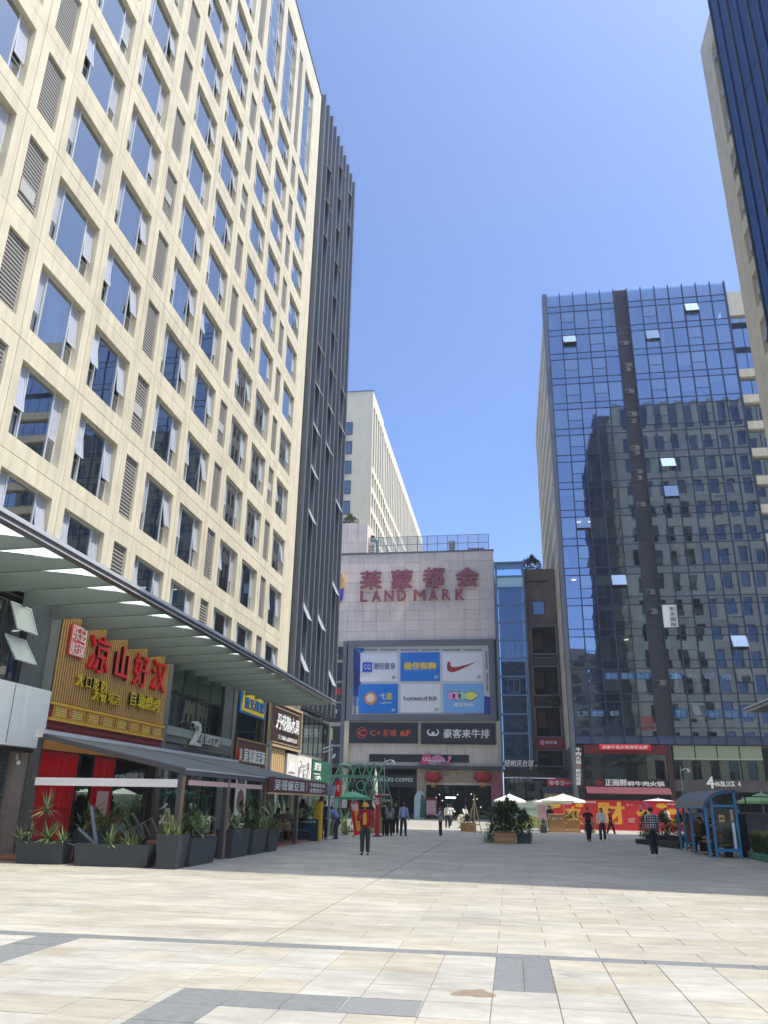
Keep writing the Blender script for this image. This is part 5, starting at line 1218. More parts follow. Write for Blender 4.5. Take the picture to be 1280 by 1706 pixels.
spb = MB().box(.02, BP-.02, .12, .2, 0, .85).mesh('spandrel_back', M_spd)
topm = MB().quad((.03, 0, .02), (BP-.03, 0, .02), (BP-.03, 0, BTOP-60.97), (.03, 0, BTOP-60.97)).mesh('parapet_pane', G_b4)
ppb = MB().box(.02, BP-.02, .25, .35, 0, BTOP-60.97).mesh('parapet_back', mat('parapet_back', (120, 132, 150), .6))
rg = random.Random(21); LOUV = 5
blinds = {h: MB().box(.06, BP-.06, .3, .32, VH-h, VH).mesh('blind', M_blind) for h in (.6, 1.1, 1.7, 2.3)}
cur = {}
for wd in (.5, .9, 1.5):
    k = int(wd/.1); vs = []
    for i in range(k+1): vs += [(.08+wd*i/k, .4+.04*(i % 2), .02), (.08+wd*i/k, .4+.04*(i % 2), VH-.02)]
    cur[wd] = MB().add(vs, [(2*i, 2*i+2, 2*i+3, 2*i+1) for i in range(k)]).mesh('curtain', M_cloth)
for i in range(NB):
    x0 = BX0+BP*i
    if i == LOUV: continue
    for k, z in enumerate(ZB):
        yo = BYF
        if i in (1, 3, 7, 10):
            part('lower_pane', vpl, b4, (x0, yo, z))
            o = part('top_hung_sash', vps, b4, (x0, yo-.01, z+VH-.03)); op = rg.random()
            if op < .22: o.rotation_euler = (-radians(rg.choice((14, 20, 26))), 0, 0)
        else: part('vision_pane', vp, b4, (x0, yo, z), rot=(radians(rg.uniform(-.25, .25)), 0, radians(rg.uniform(-.25, .25))))
        part('spandrel_pane', spm, b4, (x0, yo, z-.85)); part('spandrel_back', spb, b4, (x0, yo, z-.85))
        r = rg.random()
        if r < .40: part('blind', blinds[rg.choice((.6, 1.1, 1.7, 2.3))], b4, (x0, yo, z))
        elif r < .72: part('curtain', cur[rg.choice((.5, .9, 1.5))], b4, (x0+rg.uniform(0, .1), yo, z))
    part('parapet_pane', topm, b4, (x0, BYF, 60.95)); part('spandrel_pane', spm, b4, (x0, BYF, 60.09)); part('spandrel_back', spb, b4, (x0, BYF, 60.09)); part('parapet_back', ppb, b4, (x0, BYF, 60.95))
for i in range(NB+1): BX('mullion', M_mul, b4, BX0+BP*i-.05, BX0+BP*i+.05, BYF-.16, BYF+.1, 7.72, BTOP+.12)
for z in ZB+[60.94]:
    MB().box(BX0, BX0+BP*LOUV, BYF-.05, BYF+.08, z-.04, z+.04).box(BX0+BP*(LOUV+1), BX0+BP*NB, BYF-.05, BYF+.08, z-.04, z+.04).box(BX0, BX0+BP*LOUV, BYF-.05, BYF+.08, z-.89, z-.81).box(BX0+BP*(LOUV+1), BX0+BP*NB, BYF-.05, BYF+.08, z-.89, z-.81).build('transom', M_mul, b4)
BX('base_band', M_spd, b4, BX0, BX0+BP*NB, BYF, BYF+.3, 7.72, 8.48)
lv_ = MB()
xl = BX0+BP*LOUV
for k in range(230): z = 8.6+k*.235; lv_.box(xl+.05, xl+BP-.05, BYF-.06, BYF+.02, z, z+.13)
lv_.box(xl, xl+BP, BYF+.05, BYF+.15, 7.8, BTOP)
lv_.build('louvre_strip', mat('louvre_brown', (66, 68, 76), .6, .1, var=.25, scale=1.2), b4)
for k in range(26):        # outdoor air units behind broken louvres
    if rg.random() < .65:
        z = ZB[min(14, k//2+1)]+rg.uniform(-.4, 1.6); u = BX('air_unit', mat('air_unit', (110, 106, 104), .6, rnd=.2), b4, xl+.2+rg.random()*.3, xl+1.1+rg.random()*.3, BYF-.09, BYF-.062, z, z+.55)
        MB().tube([(xl+.55, BYF-.09, z+.27), (xl+.55, BYF-.11, z+.27)], .2, 10).build('fan', M_blackm, u)
BX('roof', M_mul, b4, BX0, BX0+BP*NB, BYF+.2, BYF+30, 60.6, 60.9)
# ceiling lights that are on
for x_, z_ in ((8.6, 30.9), (9.9, 30.9), (7.6, 24.2), (8.5, 24.0), (12.7, 18.0), (14.0, 31.0)):
    BX('ceiling_lamp', M_glow, b4, x_, x_+.5, BYF+1.5, BYF+1.65, [z for z in ZB if z < z_+1][0]+VH-.1, [z for z in ZB if z < z_+1][0]+VH-.05)
# dark corner pier and its cream side wall
BX('corner_pier', M_fin, b4, BX0-.5, BX0-.06, BYF-.2, BYF+1.6, 0, BTOP+.1)
sw_ = MB()
x_ = BX0-.42
for k in range(16): sw_.box(x_, x_+.4, BYF+1.7, BYF+36, 7.6+k*FH4, 7.6+k*FH4+1.3)
for k in range(24): sw_.box(x_+.005, x_+.395, BYF+1.7+k*1.5, BYF+1.7+k*1.5+.55, 7.6, 61)
sw_.build('side_wall', M_cream, b4)
BX('side_glazing', G_end, b4, x_+.2, x_+.3, BYF+1.7, BYF+36, 7.6, 61); BX('side_core', M_spd, b4, x_+.32, x_+.6, BYF+1.7, BYF+36, 0, 60.5); BX('side_base', M_dkwall, b4, x_, x_+.3, BYF+1.65, BYF+36, 0, 7.6)
# cream and glass part at the right
xs = BX0+BP*NB+.1
for k, z in enumerate(ZB[2:]): BX('balcony_slab', M_cream, b4, xs, xs+9, BYF+.6, BYF+2.2, z-.9, z+.1)
BX('cream_top', M_cream, b4, xs, xs+9, BYF+.8, BYF+3, 58.4, 61.8)
for k, z in enumerate(ZB):
    for j in range(4):
        x_ = xs+.1+j*1.6; MB().quad((x_, BYF+1.2, z), (x_+1.5, BYF+1.2, z), (x_+1.5, BYF+1.2, z+2.6), (x_, BYF+1.2, z+2.6)).build('bay_pane', G_b4, b4)
BX('bay_core', M_spd, b4, xs+.05, xs+9, BYF+2.3, BYF+20, 0, 58.3); BX('bay_mullion', M_mul, b4, xs-.08, xs+.05, BYF-.1, BYF+1.3, 0, BTOP)
# window lettering
M_blue_s = mat('window_film_blue', (44, 92, 140), .5); M_lt = mat('film_letter', (132, 166, 196), .5)
def z4(x, y): return (880+x/3.2, 820+y/3.2)
def film(a, b, c, d, s, strip=True, ma=None):
    q = RY(*z4(a, b), *z4(c, d), BYF-.02)
    if strip: BX('window_film', M_blue_s, b4, q[0], q[1], BYF-.03, BYF-.02, q[2], q[3])
    h = q[3]-q[2]; textY(s, ma or M_lt, b4, q[0]+.1, q[1]-.1, q[2]+h*.12, q[3]-h*.12, BYF-.032, .01, split=True, bold=.01)
film(412, 962, 483, 998, '直租'); film(497, 962, 570, 998, '联合'); film(577, 962, 655, 998, '办公室'); film(758, 962, 825, 998, '2-6'); film(848, 962, 912, 998, '人间', False); film(938, 962, 1000, 998, '627', False); film(1025, 968, 1090, 1004, '900', False); film(1108, 962, 1170, 998, '09', False)
film(258, 1160, 330, 1198, '仁财', False); film(338, 1160, 408, 1198, '会计'); film(432, 1160, 495, 1198, '培训', False); film(785, 1155, 855, 1205, '学历'); film(960, 1160, 1030, 1205, '会计'); film(1045, 1160, 1128, 1205, '培训'); film(1140, 1160, 1215, 1205, '学历')
q = RY(*z4(722, 600), *z4(800, 722), BYF-.02); BX('white_banner', M_white, b4, q[0], q[1], BYF-.03, BYF-.02, q[2], q[3]); vh = (q[3]-q[2])/4.4
for i, ch in enumerate('安乐国际'): textY(ch, M_ink, b4, q[0]+.75, q[1]-.25, q[3]-(i+1)*vh-.1, q[3]-i*vh-.25, BYF-.031, .008)
q = RY(*z4(605, 1195), *z4(672, 1270), BYF-.02); BX('red_poster', mat('poster_red', (118, 68, 68), .5), b4, q[0], q[1], BYF-.03, BYF-.02, q[2], q[3])
# ---- podium of block 4
def z8(x, y): return (880+x/3.2, 1130+y/3.2)
def R8(a, b, c, d, Y): return RY(*z8(a, b), *z8(c, d), Y)
def t8(s, ma, par, a, b, c, d, Y, **kw): q = R8(a, b, c, d, Y); textY(s, ma, par, *q, Y, .05, **kw)
PYF = BYF+.3
p4 = thing('block_podium', 'dark ground storeys of the glass office block with shop fronts', 'building', (0, 0, 0))
BX('core', M_dkwall, p4, BX0, 40, PYF+4, PYF+28, 0, 7.7); BX('ceiling', M_dkwall, p4, BX0, 40, PYF+.3, PYF+4, 7.45, 7.7)
q = R8(745, 360, 775, 600, PYF); BX('pier', M_dkbrown, p4, q[0], q[1], PYF-.2, PYF+.6, 0, 7.7)
q = R8(775, 360, 1250, 428, PYF); zz0, zz1 = q[2], q[3]; n = 4; s_ = (q[1]-q[0])/n
fp = MB().box(.03, s_-.03, 0, .05, 0, zz1-zz0).mesh('frosted_panel', mat('frosted_green', (150, 162, 134), .35, var=.05)); q3 = R8(775, 440, 1250, 545, PYF)
gp = MB().quad((.03, 0, 0), (s_-.03, 0, 0), (s_-.03, 0, zz0-.12-q3[2]), (.03, 0, zz0-.12-q3[2])).mesh('glass_panel', G_shop)
for k in range(n): part('frosted_panel', fp, p4, (q[0]+k*s_, PYF, zz0)); part('glass_panel', gp, p4, (q[0]+k*s_, PYF+.05, q3[2])); BX('mullion', M_blackm, p4, q[0]+k*s_-.04, q[0]+k*s_+.04, PYF-.05, PYF+.2, q3[2], zz1)
BX('rail', mat('pale_rail', (176, 184, 160), .5), p4, q[0], q[1], PYF-.06, PYF+.04, zz0-.12, zz0)
q4 = R8(780, 548, 1300, 605, PYF); BX('stone_band', mat('dark_stone', (74, 70, 68), .6, var=.12), p4, q4[0], 40, PYF-.1, PYF+.4, q4[2], q3[2]-.02)
bk = thing('block_number_sign', 'white standing number 4 and block lettering on the dark stone band at right', 'sign', (0, 0, 0))
t8('4', M_wl, bk, 955, 525, 992, 586, PYF-.11, bold=.02, name='numeral'); t8('栋', M_wl, bk, 998, 552, 1027, 576, PYF-.11); t8('BLOCK 4', M_wl, bk, 1030, 550, 1136, 577, PYF-.11, split=True)
for k in range(6): x_ = q4[0]+.3+k*2.4; MB().quad((x_, PYF+.4, .1), (x_+2.2, PYF+.4, .1), (x_+2.2, PYF+.4, q4[2]), (x_, PYF+.4, q4[2])).build('glass_panel', G_shop, p4)
# hotpot restaurant
hp = thing('hotpot_restaurant_front', 'hotpot restaurant front with red roof strip, dark windows and maroon awning', 'shop', (0, 0, 0))
q = R8(300, 355, 742, 402, PYF-.3); BX('red_strip', mat('maroon_strip', (96, 26, 30), .6, var=.1), hp, q[0], q[1], PYF-.3, PYF+.2, q[2], q[3])
b = MB()
for k in range(46): x_ = q[0]+(q[1]-q[0])*k/46; b.box(x_+.02, x_+(q[1]-q[0])/46-.03, PYF-.36, PYF-.301, q[2]+.02, q[2]+.16)
b.build('roof_tiles', M_redd, hp)
qq = R8(380, 354, 656, 383, PYF-.45); MB().bevbox(qq[0], qq[1], PYF-.5, PYF-.32, qq[2], qq[3], .06).build('sign_plate', M_red, hp); textY('成都牛肉火锅领导品牌', M_wl, hp, qq[0]+.3, qq[1]-.3, qq[2]+.12, qq[3]-.12, PYF-.5, .04, split=True, bold=.02)
q = R8(305, 405, 745, 538, PYF); BX('back', M_sd, hp, q[0], q[1], PYF+2.5, PYF+2.6, 0, q[3]); n = 4; s_ = (q[1]-q[0])/n
gw = MB().quad((.03, 0, 0), (s_-.03, 0, 0), (s_-.03, 0, q[3]-q[2]), (.03, 0, q[3]-q[2])).mesh('window_pane', G_shop)
for k in range(n): part('window_pane', gw, hp, (q[0]+k*s_, PYF, q[2])); BX('mullion', M_blackm, hp, q[0]+k*s_-.05, q[0]+k*s_+.05, PYF-.06, PYF+.06, q[2], q[3])
for k in range(3): c_ = PY(*z8(510+62*k, 430), PYF+.8); MB().lathe([(.1, -.16), (.42, -.1), (.42, .1), (.1, .16)], tuple(c_), 12).build('hanging_lamp', mat('lamp_tan', (150, 120, 96), .6), hp)
q = R8(305, 540, 745, 582, PYF); BX('sign_board', M_sd, hp, q[0], q[1], PYF-.25, PYF+.2, q[2], q[3])
t8('正雨鲜', M_wl, hp, 412, 538, 530, 574, PYF-.26, split=True, bold=.035, gap=1); t8('鲜牛肉火锅', M_wl, hp, 532, 550, 730, 576, PYF-.26, split=True, bold=.03, gap=1); t8('●', M_redd, hp, 362, 540, 398, 574, PYF-.26)
q = R8(315, 583, 766, 620, PYF-1.); MB().poly([(q[0], PYF-.25, q[3]), (q[0], PYF-1.3, q[2]), (q[0], PYF-1.3, q[2]+.08), (q[0], PYF-.25, q[3]+.08)], (1, 0, 0), q[1]-q[0]).build('awning', mat('maroon_awning', (98, 30, 42), .7, var=.12), hp)
BX('ground_floor', M_sd, hp, q[0], q[1], PYF+.6, PYF+.8, 0, q[2]+.2)
vsg = thing('vertical_sign', 'tall black vertical restaurant sign with white characters beside the hotpot front', 'sign', (0, 0, 0)); q = R8(240, 362, 300, 650, PYF-.4)
BX('board', M_blackm, vsg, q[0], q[1], PYF-.45, PYF-.1, .3, q[3]); 
for i, ch in enumerate('牛肉火锅●鲜切现烫'):
    q5 = R8(258, 370+i*22.5, 284, 390+i*22.5, PYF-.46); textY(ch, M_wl if ch != '●' else MATS['lamp_tan'], vsg, *q5, PYF-.46, .04, bold=.025, name='character')
# ---- far cream block behind the mall
FBY, FBX, FBR = 125., -22.49, 72.4
fb2 = thing('office_tower', 'far cream tower with long window strips rising behind the mall roof', 'building', (FBX, FBY, 0))
M_cream2 = mat('far_cream', (214, 202, 172), .75, var=.05, scale=.6, dirt=.08)
G_far = glass('far_glass', (.2, .24, .28), (.6, .72, .88), 1.6, .14)
wl = MB()
zt = FBR-2.6; fz = [zt-12.6]+[zt-12.6-FLH*k for k in range(1, 10)]
wl.box(-.5, 0, 0, 86, zt, FBR)
ncol = 34; pc = 86/ncol
for k in range(ncol+1): wl.box(-.5, .004, k*pc-.38, k*pc+.38, 20, zt-.002)
for z in fz: wl.box(-.5, .002, .38, 85.6, z-.62, z+.5)
wl.build('wall', M_cream2, fb2); BX('core', M_room, fb2, -14, -.52, .5, 86, 0, FBR-.5); BX('lower_wall', M_cream2, fb2, -.6, -.1, 0, 86, 0, 33)
wm1 = MB().quad((-.4, 0, 0), (-.4, pc-.76, 0), (-.4, pc-.76, FLH-1.12), (-.4, 0, FLH-1.12)).mesh('window', G_far); wm3 = MB().quad((-.4, 0, 0), (-.4, pc-.76, 0), (-.4, pc-.76, 12.1), (-.4, 0, 12.1)).mesh('tall_window', G_far)
lm1 = MB().box(-.4, -.35, 0, pc-.76, 0, FLH-1.12).mesh('louvre', M_louv); lm3 = MB().box(-.4, -.35, 0, pc-.76, 0, 12.1).mesh('tall_louvre', M_louv)
for k in range(ncol):
    L_ = k % 5 == 1
    part('tall_louvre' if L_ else 'tall_window', lm3 if L_ else wm3, fb2, (0, k*pc+.38, fz[0]+.5))
    if k < 22:
        for z in fz[1:6]: part('louvre' if L_ else 'window', lm1 if L_ else wm1, fb2, (0, k*pc+.38, z+.5))
BX('gable_wall', M_cream2, fb2, -14, 0, -.4, -.01, 0, FBR); BX('gable_cap', M_alud, fb2, -14, .06, -.45, .3, FBR, FBR+.15)
for k in range(9):
    z = 66.2-k*FLH; wn = MB().frame(-6.6, -3.6, z-2.5, z, -.52, -.41, .1).box(-5.15, -5.05, -.5, -.41, z-2.4, z-.1).build('window', M_alud, fb2); MB().quad((-6.5, -.44, z-2.4), (-3.7, -.44, z-2.4), (-3.7, -.44, z-.1), (-6.5, -.44, z-.1)).build('pane', G_lift, wn)
MB().box(-2.6, -1.2, -2.2, -.42, 40, 45.8).box(-1.15, -.6, -2.2, -.42, 40, 44.4).build('duct', mat('duct_pale', (206, 204, 196), .5), fb2)
# block of flats behind the viewer (mirrored in the glass)
bh = thing('apartment_block', 'grey brown apartment block behind the viewer mirrored in the glass front', 'building', (0, -75, 0))
BX('wall', mat('flat_wall', (120, 110, 98), .8, var=.1, scale=.4), bh, -20, 60, -14, 0, 0, 46)
for k in range(12):
    for j in range(14): 
        x_ = -18+j*5.5; BX('window', G_end, bh, x_, x_+3, -.02, .04, 2+k*3.6, 4.2+k*3.6)
# ================================================================== THINGS ON THE PLAZA
# red hoarding
HY = 66.0
hd = thing('hoarding', 'long red site hoarding with big yellow characters and gold ingots below the glass block', 'hoarding', (0, 0, 0))
hx0, hx1 = PY(917, 1360, HY).x, PY(1155, 1360, HY).x; M_hr = mat('hoarding_red', (206, 44, 48), .5, var=.07, scale=.8, rnd=.04)
n = 9; s_ = (hx1-hx0)/n; hm = MB().bevbox(.006, s_-.006, 0, .06, 0, 2.1, .01).mesh('panel', M_hr)
for k in range(n): part('panel', hm, hd, (hx0+k*s_, HY, .02)); BX('post', M_steel, hd, hx0+k*s_-.04, hx0+k*s_+.04, HY+.08, HY+.16, 0, 2.0)
BX('cap_rail', mat('rail_red', (170, 40, 44), .5), hd, hx0, hx1, HY-.02, HY+.08, 2.12, 2.17)
def h8(x, y): return (980+x/4.267, 1180+y/4.267)
M_hy = mat('ingot_gold', (232, 176, 60), .45, var=.1, scale=3)
def th(s, ma, a, b, c, d, **kw): q = RY(*h8(a, b), *h8(c, d), HY-.001); textY(s, ma, hd, *q, HY-.002, .012, **kw)
th('财', M_hy, 75, 668, 258, 822, bold=.03, name='big_character'); th('来', M_hy, -160, 700, -40, 830, bold=.03, name='big_character')
for a, b, w_ in ((-235, 690, 50), (400, 745, 60), (525, 695, 44), (600, 735, 50), (-60, 690, 34), (625, 805, 60), (330, 700, 0)):
    if w_:
        c_ = PY(*h8(a, b), HY-.003); e_ = w_/4.267*.033; MB().poly([(c_.x+e_*1.2*cos(t), HY-.003, c_.z+e_*.55*sin(t)) for t in [i*.42 for i in range(15)]], (0, -1, 0), .012).build('ingot_print', M_hy, hd)
th('扫一下', M_wl, 278, 680, 322, 694); th('好运来到', M_wl, 288, 782, 335, 795); th('火锅有礼', M_wl, 288, 798, 335, 810); th('集章兑好礼', M_wl, 565, 676, 640, 688); th('春熙路', M_wl, -10, 660, 60, 674)
MB().poly([PY(*h8(*p_), HY-.003) for p_ in ((360, 690), (385, 680), (390, 730), (370, 740))], (0, -1, 0), .012).poly([PY(*h8(*p_), HY-.003) for p_ in ((395, 672), (420, 668), (450, 720), (440, 725))], (0, -1, 0), .012).build('robot_arm_print', mat('print_mauve', (150, 90, 130), .5), hd)
gh = thing('hoarding', 'pale green site hoarding with a printed field left of the red one', 'hoarding', (0, 0, 0)); gx0, gx1 = PY(848, 1360, HY).x, hx0-.08
for k in range(4):
    w_ = (gx1-gx0)/4; BX('panel', mat('green_hoarding', (176, 192, 172), .6, var=.06), gh, gx0+k*w_+.006, gx0+(k+1)*w_-.006, HY+.02, HY+.08, .02, 2.0); BX('post', M_steel, gh, gx0+k*w_-.04, gx0+k*w_+.04, HY+.1, HY+.18, 0, 2.0)
MB().poly([(gx0, HY+.018, .1), (gx1, HY+.018, .1), (gx1, HY+.018, .7), (gx1-1.4, HY+.018, .95), (gx0+1., HY+.018, .6), (gx0, HY+.018, .8)], (0, -1, 0), .004).build('field_print', mat('field_green', (150, 160, 84), .6, var=.3, scale=4), gh)
textY('建设美好家园', mat('pale_print', (140, 170, 150), .6), gh, gx0+.8, gx1-.6, 1.3, 1.55, HY+.02, .004, split=True)
# parasols
M_can = mat('parasol_cream', (240, 236, 220), .8, var=.04)
def parasol(label, x, y, r, z0_, z1_, ma):
    t = thing('parasol', label, 'parasol', (x, y, 0)); n = 8
    vs = [(0, 0, z1_)]+[(r*cos(2*pi*i/n+.4), r*sin(2*pi*i/n+.4), z0_) for i in range(n)]+[(r*cos(2*pi*i/n+.4), r*sin(2*pi*i/n+.4), z0_-.14) for i in range(n)]
    MB().add(vs, [(0, i+1, (i+1) % n+1) for i in range(n)]+[(i+1, i+1+n, (i+1) % n+1+n, (i+1) % n+1) for i in range(n)]).build('canopy', ma, t)
    MB().tube([(0, 0, 0), (0, 0, z1_+.08)], .03, 8).build('pole', M_alu, t); MB().lathe([(.35, 0), (.35, .06), (.06, .1)], n=14).build('base', M_grey, t)
    b = MB()
    for i in range(n): b.bar((0, 0, z1_-.3), (r*.95*cos(2*pi*i/n+.4), r*.95*sin(2*pi*i/n+.4), z0_), .02)
    b.build('ribs', M_alu, t)
q = PY(850, 1330, 62); parasol('white parasol above the green bush in the middle of the plaza', q.x, 62, 1.25, 2.0, 2.45, M_can)
q = PY(945, 1330, 60); parasol('white parasol over the wooden counter', q.x-.2, 60.5, 1.6, 2.05, 2.5, M_can)
q = PY(925, 1334, 60); parasol('lower white parasol left of the wooden counter', q.x-.1, 61.8, 1.4, 1.95, 2.3, M_can)
parasol('pale green parasol behind the blue shelter', 14.6, 52, 1.4, 2.15, 2.65, mat('parasol_green', (150, 190, 130), .8)); parasol('white square parasol top behind the red hoarding', PY(1097, 1325, 72).x, 72, 1.7, 2.15, 2.4, mat('parasol_grey', (200, 200, 190), .8))
# wooden counters
ctr = thing('market_counter', 'tall pale wooden sales counter under the white parasol', 'counter', (PY(917, 1380, 58.5).x, 58.5, 0)); cw = PY(944, 1380, 58.5).x-ctr.location.x
for k in range(4): BX('board', M_woodw, ctr, k*cw/4+.006, (k+1)*cw/4-.006, 0, .05, .04, 1.12)
BX('top', M_wood, ctr, -.04, cw+.04, -.06, .8, 1.13, 1.18); BX('side', M_woodw, ctr, 0, .05, .06, .75, .0, 1.12); BX('side', M_woodw, ctr, cw-.05, cw, .06, .75, 0, 1.12); textY('甜品 小吃', M_wl, ctr, .2, cw-.2, .8, .95, 0, .01)
ctr2 = thing('market_counter', 'lower wooden crate counter right of the tall one', 'counter', (ctr.location.x+cw+.06, 58.5, 0))
for k in range(4): BX('board', M_woodw, ctr2, 0, .9, 0, .05, .03+k*.19, .2+k*.19)
BX('top', M_wood, ctr2, -.02, .94, -.04, .8, .8, .85); BX('side', M_woodw, ctr2, .85, .9, .06, .75, 0, .79)
for k, (dx, c) in enumerate(((.0, 'left'), (.5, 'right'))):
    plant('broad', (ctr2.location.x+.2+dx, 58.8, .85), .9, 'leafy pot plant at the %s end of the low wooden counter' % c, 0, k)
plant('bush', (ctr2.location.x+1.5, 58.6, .4), (.8, .8, .9), 'green shrub to the right of the wooden counters', 0, 2)
pst = thing('poster_board', 'pink and white poster board left of the wooden counter', 'poster', (PY(905, 1370, 58.3).x, 58.3, 0)); BX('panel', mat('poster_pink', (214, 170, 166), .6, var=.2, scale=5), pst, -.3, .3, 0, .04, .75, 1.75); BX('leg', M_blackm, pst, -.28, -.24, 0, .04, 0, .75); BX('leg', M_blackm, pst, .24, .28, 0, .04, 0, .75)
dg = thing('sculpture', 'small bronze animal figure on the ground below the pink poster', 'sculpture', (PY(907, 1385, 57).x, 57, 0)); MB().lathe([(.22, 0), (.25, .25), (.2, .5), (.12, .6), (.16, .75), (.06, .9)], n=12).build('figure', mat('bronze', (110, 96, 76), .5, .3), dg)
# planter box with bushes
pbx = thing('wooden_planter', 'square wooden planter box in the middle of the plaza', 'planter', (0, 0, 0))
for k in range(3): BX('board', M_woodw, pbx, -.86, .1, 40.6, 40.64, .02+k*.15, .16+k*.15); BX('board', M_woodw, pbx, .1, .14, 40.6, 41.6, .02+k*.15, .16+k*.15); BX('board', M_woodw, pbx, -.9, -.86, 40.6, 41.6, .02+k*.15, .16+k*.15)
BX('rim', mat('rim_wood', (150, 112, 76), .6, var=.15), pbx, -.92, .16, 40.56, 41.64, .47, .53); BX('soil', M_soil, pbx, -.85, .09, 40.65, 41.55, .3, .5)
plant('bush', (-.62, 41.0, 1.05), (1.25, 1.2, 1.2), 'dense dark green bush on the left of the wooden planter box', .0, 0)
plant('bush', (.05, 41.1, 1.1), (1.35, 1.2, 1.15), 'dense dark green bush on the right of the wooden planter box', .0, 1)
plant('bush', (-.25, 41.5, 1.25), (1.3, 1.1, 1.15), 'taller bush at the back of the wooden planter box', .0, 3)
plant('grass', (-1.05, 41.2, .0), 1.1, 'grassy plant on the ground left of the wooden planter', 0, 3)
plant('bush', (.55, 41.3, .75), (.9, .9, 1.2), 'low bush on the ground right of the wooden planter', 0, 2)
pb2 = thing('grey_planter', 'low grey green tub right of the wooden planter box', 'planter', (.5, 41.2, 0)); MB().bevbox(-.32, .32, -.3, .3, 0, .4, .02).build('tub', mat('tub_green', (76, 88, 80), .6), pb2)
ez = thing('wooden_easel', 'tall narrow wooden easel standing in front of the mall entrance', 'easel', (PG(793, 1388).x, PG(793, 1388).y, 0)); sc_ = 1.0
MB().bar((-.05, 0, 0), (-.02, .1, 2.3), .07).build('post', M_wood, ez); MB().bar((.0, .05, 1.9), (.4, 0, 0), .05).build('leg', M_wood, ez); MB().bar((-.05, .05, 1.9), (-.5, 0, 0), .05).build('leg', M_wood, ez); MB().bar((-.05, .12, 1.8), (-.1, .8, 0), .05).build('leg', M_wood, ez); MB().bar((-.4, 0, .5), (.3, 0, .5), .06).build('rail', M_wood, ez)
crt = thing('wooden_crate', 'low wooden flower crate beside the easel', 'crate', (PG(783, 1386).x, PG(783, 1386).y+.6, 0)); BX('board', M_woodw, crt, -.6, .4, 0, .04, 0, .55); BX('board', M_woodw, crt, -.6, -.56, .05, .7, 0, .55); BX('board', M_woodw, crt, .36, .4, .05, .7, 0, .55); BX('soil', M_soil, crt, -.55, .35, .05, .7, .3, .5)
plant('broad', (crt.location.x-.1, crt.location.y+.35, .5), 1.4, 'pale leafy plant in the wooden flower crate', 0, 0); plant('broad', (crt.location.x+1.6, crt.location.y+.2, .02), 1.6, 'broad leafy plant on the ground right of the easel', 0, 2)
# green A-frame pergola of the coffee shop
M_gr = mat('pergola_green', (96, 160, 124), .45, var=.08)
pg = thing('pergola', 'pale green steel pergola of A shaped frames outside the coffee shop', 'pergola', (0, 0, 0)); PYg = 54.0
for k, ax in enumerate((-11.35, -10.2, -9.05)):
    for y in (PYg, PYg+3.5):
        MB().bar((ax, y, 4.15), (ax-.95, y, 1.9), .09).bar((ax, y, 4.15), (ax+.75, y, 1.9), .06).build('a_frame', M_gr, pg)
    BX('ridge', M_gr, pg, ax-.03, ax+.03, PYg, PYg+3.5, 4.1, 4.16)
for z in (1.9, 3.35): BX('tie_beam', M_gr, pg, -13.2, -8.2, PYg-.04, PYg+.04, z-.04, z+.04); BX('tie_beam', M_gr, pg, -13.2, -8.2, PYg+3.46, PYg+3.54, z-.04, z+.04)
for x_ in (-12.3, -10.3, -8.3):
    for y in (PYg, PYg+3.5): BX('post', M_gr, pg, x_-.05, x_+.05, y-.05, y+.05, 0, 1.9)
dsc = thing('round_logo_sign', 'dark green round coffee logo disc hung in the pergola', 'sign', (-10.0, PYg+.5, 2.75)); MB().tube([(0, 0, 0), (0, -.06, 0)], .45, 20).build('disc', M_dg, dsc); MB().tube([(0, -.06, 0), (0, -.075, 0)], .33, 20).build('ring', mat('pale_ring', (170, 196, 180), .5), dsc); MB().tube([(0, -.075, 0), (0, -.09, 0)], .27, 20).build('centre', M_dg, dsc); BX('hanger', M_gr, dsc, -.02, .02, -.04, -.01, .45, .6)
parasol('green parasol under the coffee shop pergola', -9.8, 50.5, 1.1, 2.0, 2.35, mat('parasol_teal', (84, 150, 116), .8))
tn = thing('folded_parasol', 'closed cream parasol in front of the coffee shop', 'parasol', (PY(625, 1300, 58).x, 58, 0)); MB().lathe([(.05, 1.3), (.2, 1.5), (.17, 2.6), (.06, 3.9), (.02, 4.1)], n=10).build('canopy', M_can, tn); MB().tube([(0, 0, 0), (0, 0, 1.4)], .03, 8).build('pole', M_alu, tn)
def tree(label, x, y, h, cr_, seed, ma_i):
    t = thing('small_tree', label, 'tree', (x, y, 0)); rg = random.Random(seed)
    B = MB().tube([(0, 0, 0), (.04, .02, h*.3), (-.02, 0, h*.55)], [.07, .055, .035], 7)
    cl_ = []
    for i in range(7):
        a = i*.9; e = Vector((cr_*.6*cos(a), cr_*.6*sin(a), h*(.62+.07*i*.6))); B.tube([(0, 0, h*.45), tuple(e*.6+Vector((0, 0, h*.2))), tuple(e)], [.03, .02, .01], 5); cl_.append(e)
    B.build('trunk', M_bark, t); L = MB()
    for i in range(900):
        c = rg.choice(cl_); o = c+Vector((rg.gauss(0, 1), rg.gauss(0, 1), rg.gauss(0, .8)))*cr_*.3; blade(L, o, (rg.gauss(0, 1), rg.gauss(0, 1), rg.gauss(.3, .8)), rg.uniform(.1, .2), .05, .6, rg.choice((0, 1)), 2)
    L.build('crown', [M_leafs[ma_i], M_leafs[2]], t)
tree('grey green olive tree in front of the coffee shop', PY(628, 1330, 55).x, 55, 2.9, .8, 4, 3)
plant('palm', (PY(648, 1370, 52).x, 52, 0), .6, 'banana leaf plant beside the camera pole', 0, 1); plant('broad', (PY(640, 1380, 50).x, 50, .9), 1.4, 'leafy plant on the rattan screen by the group of people', 0, 3)
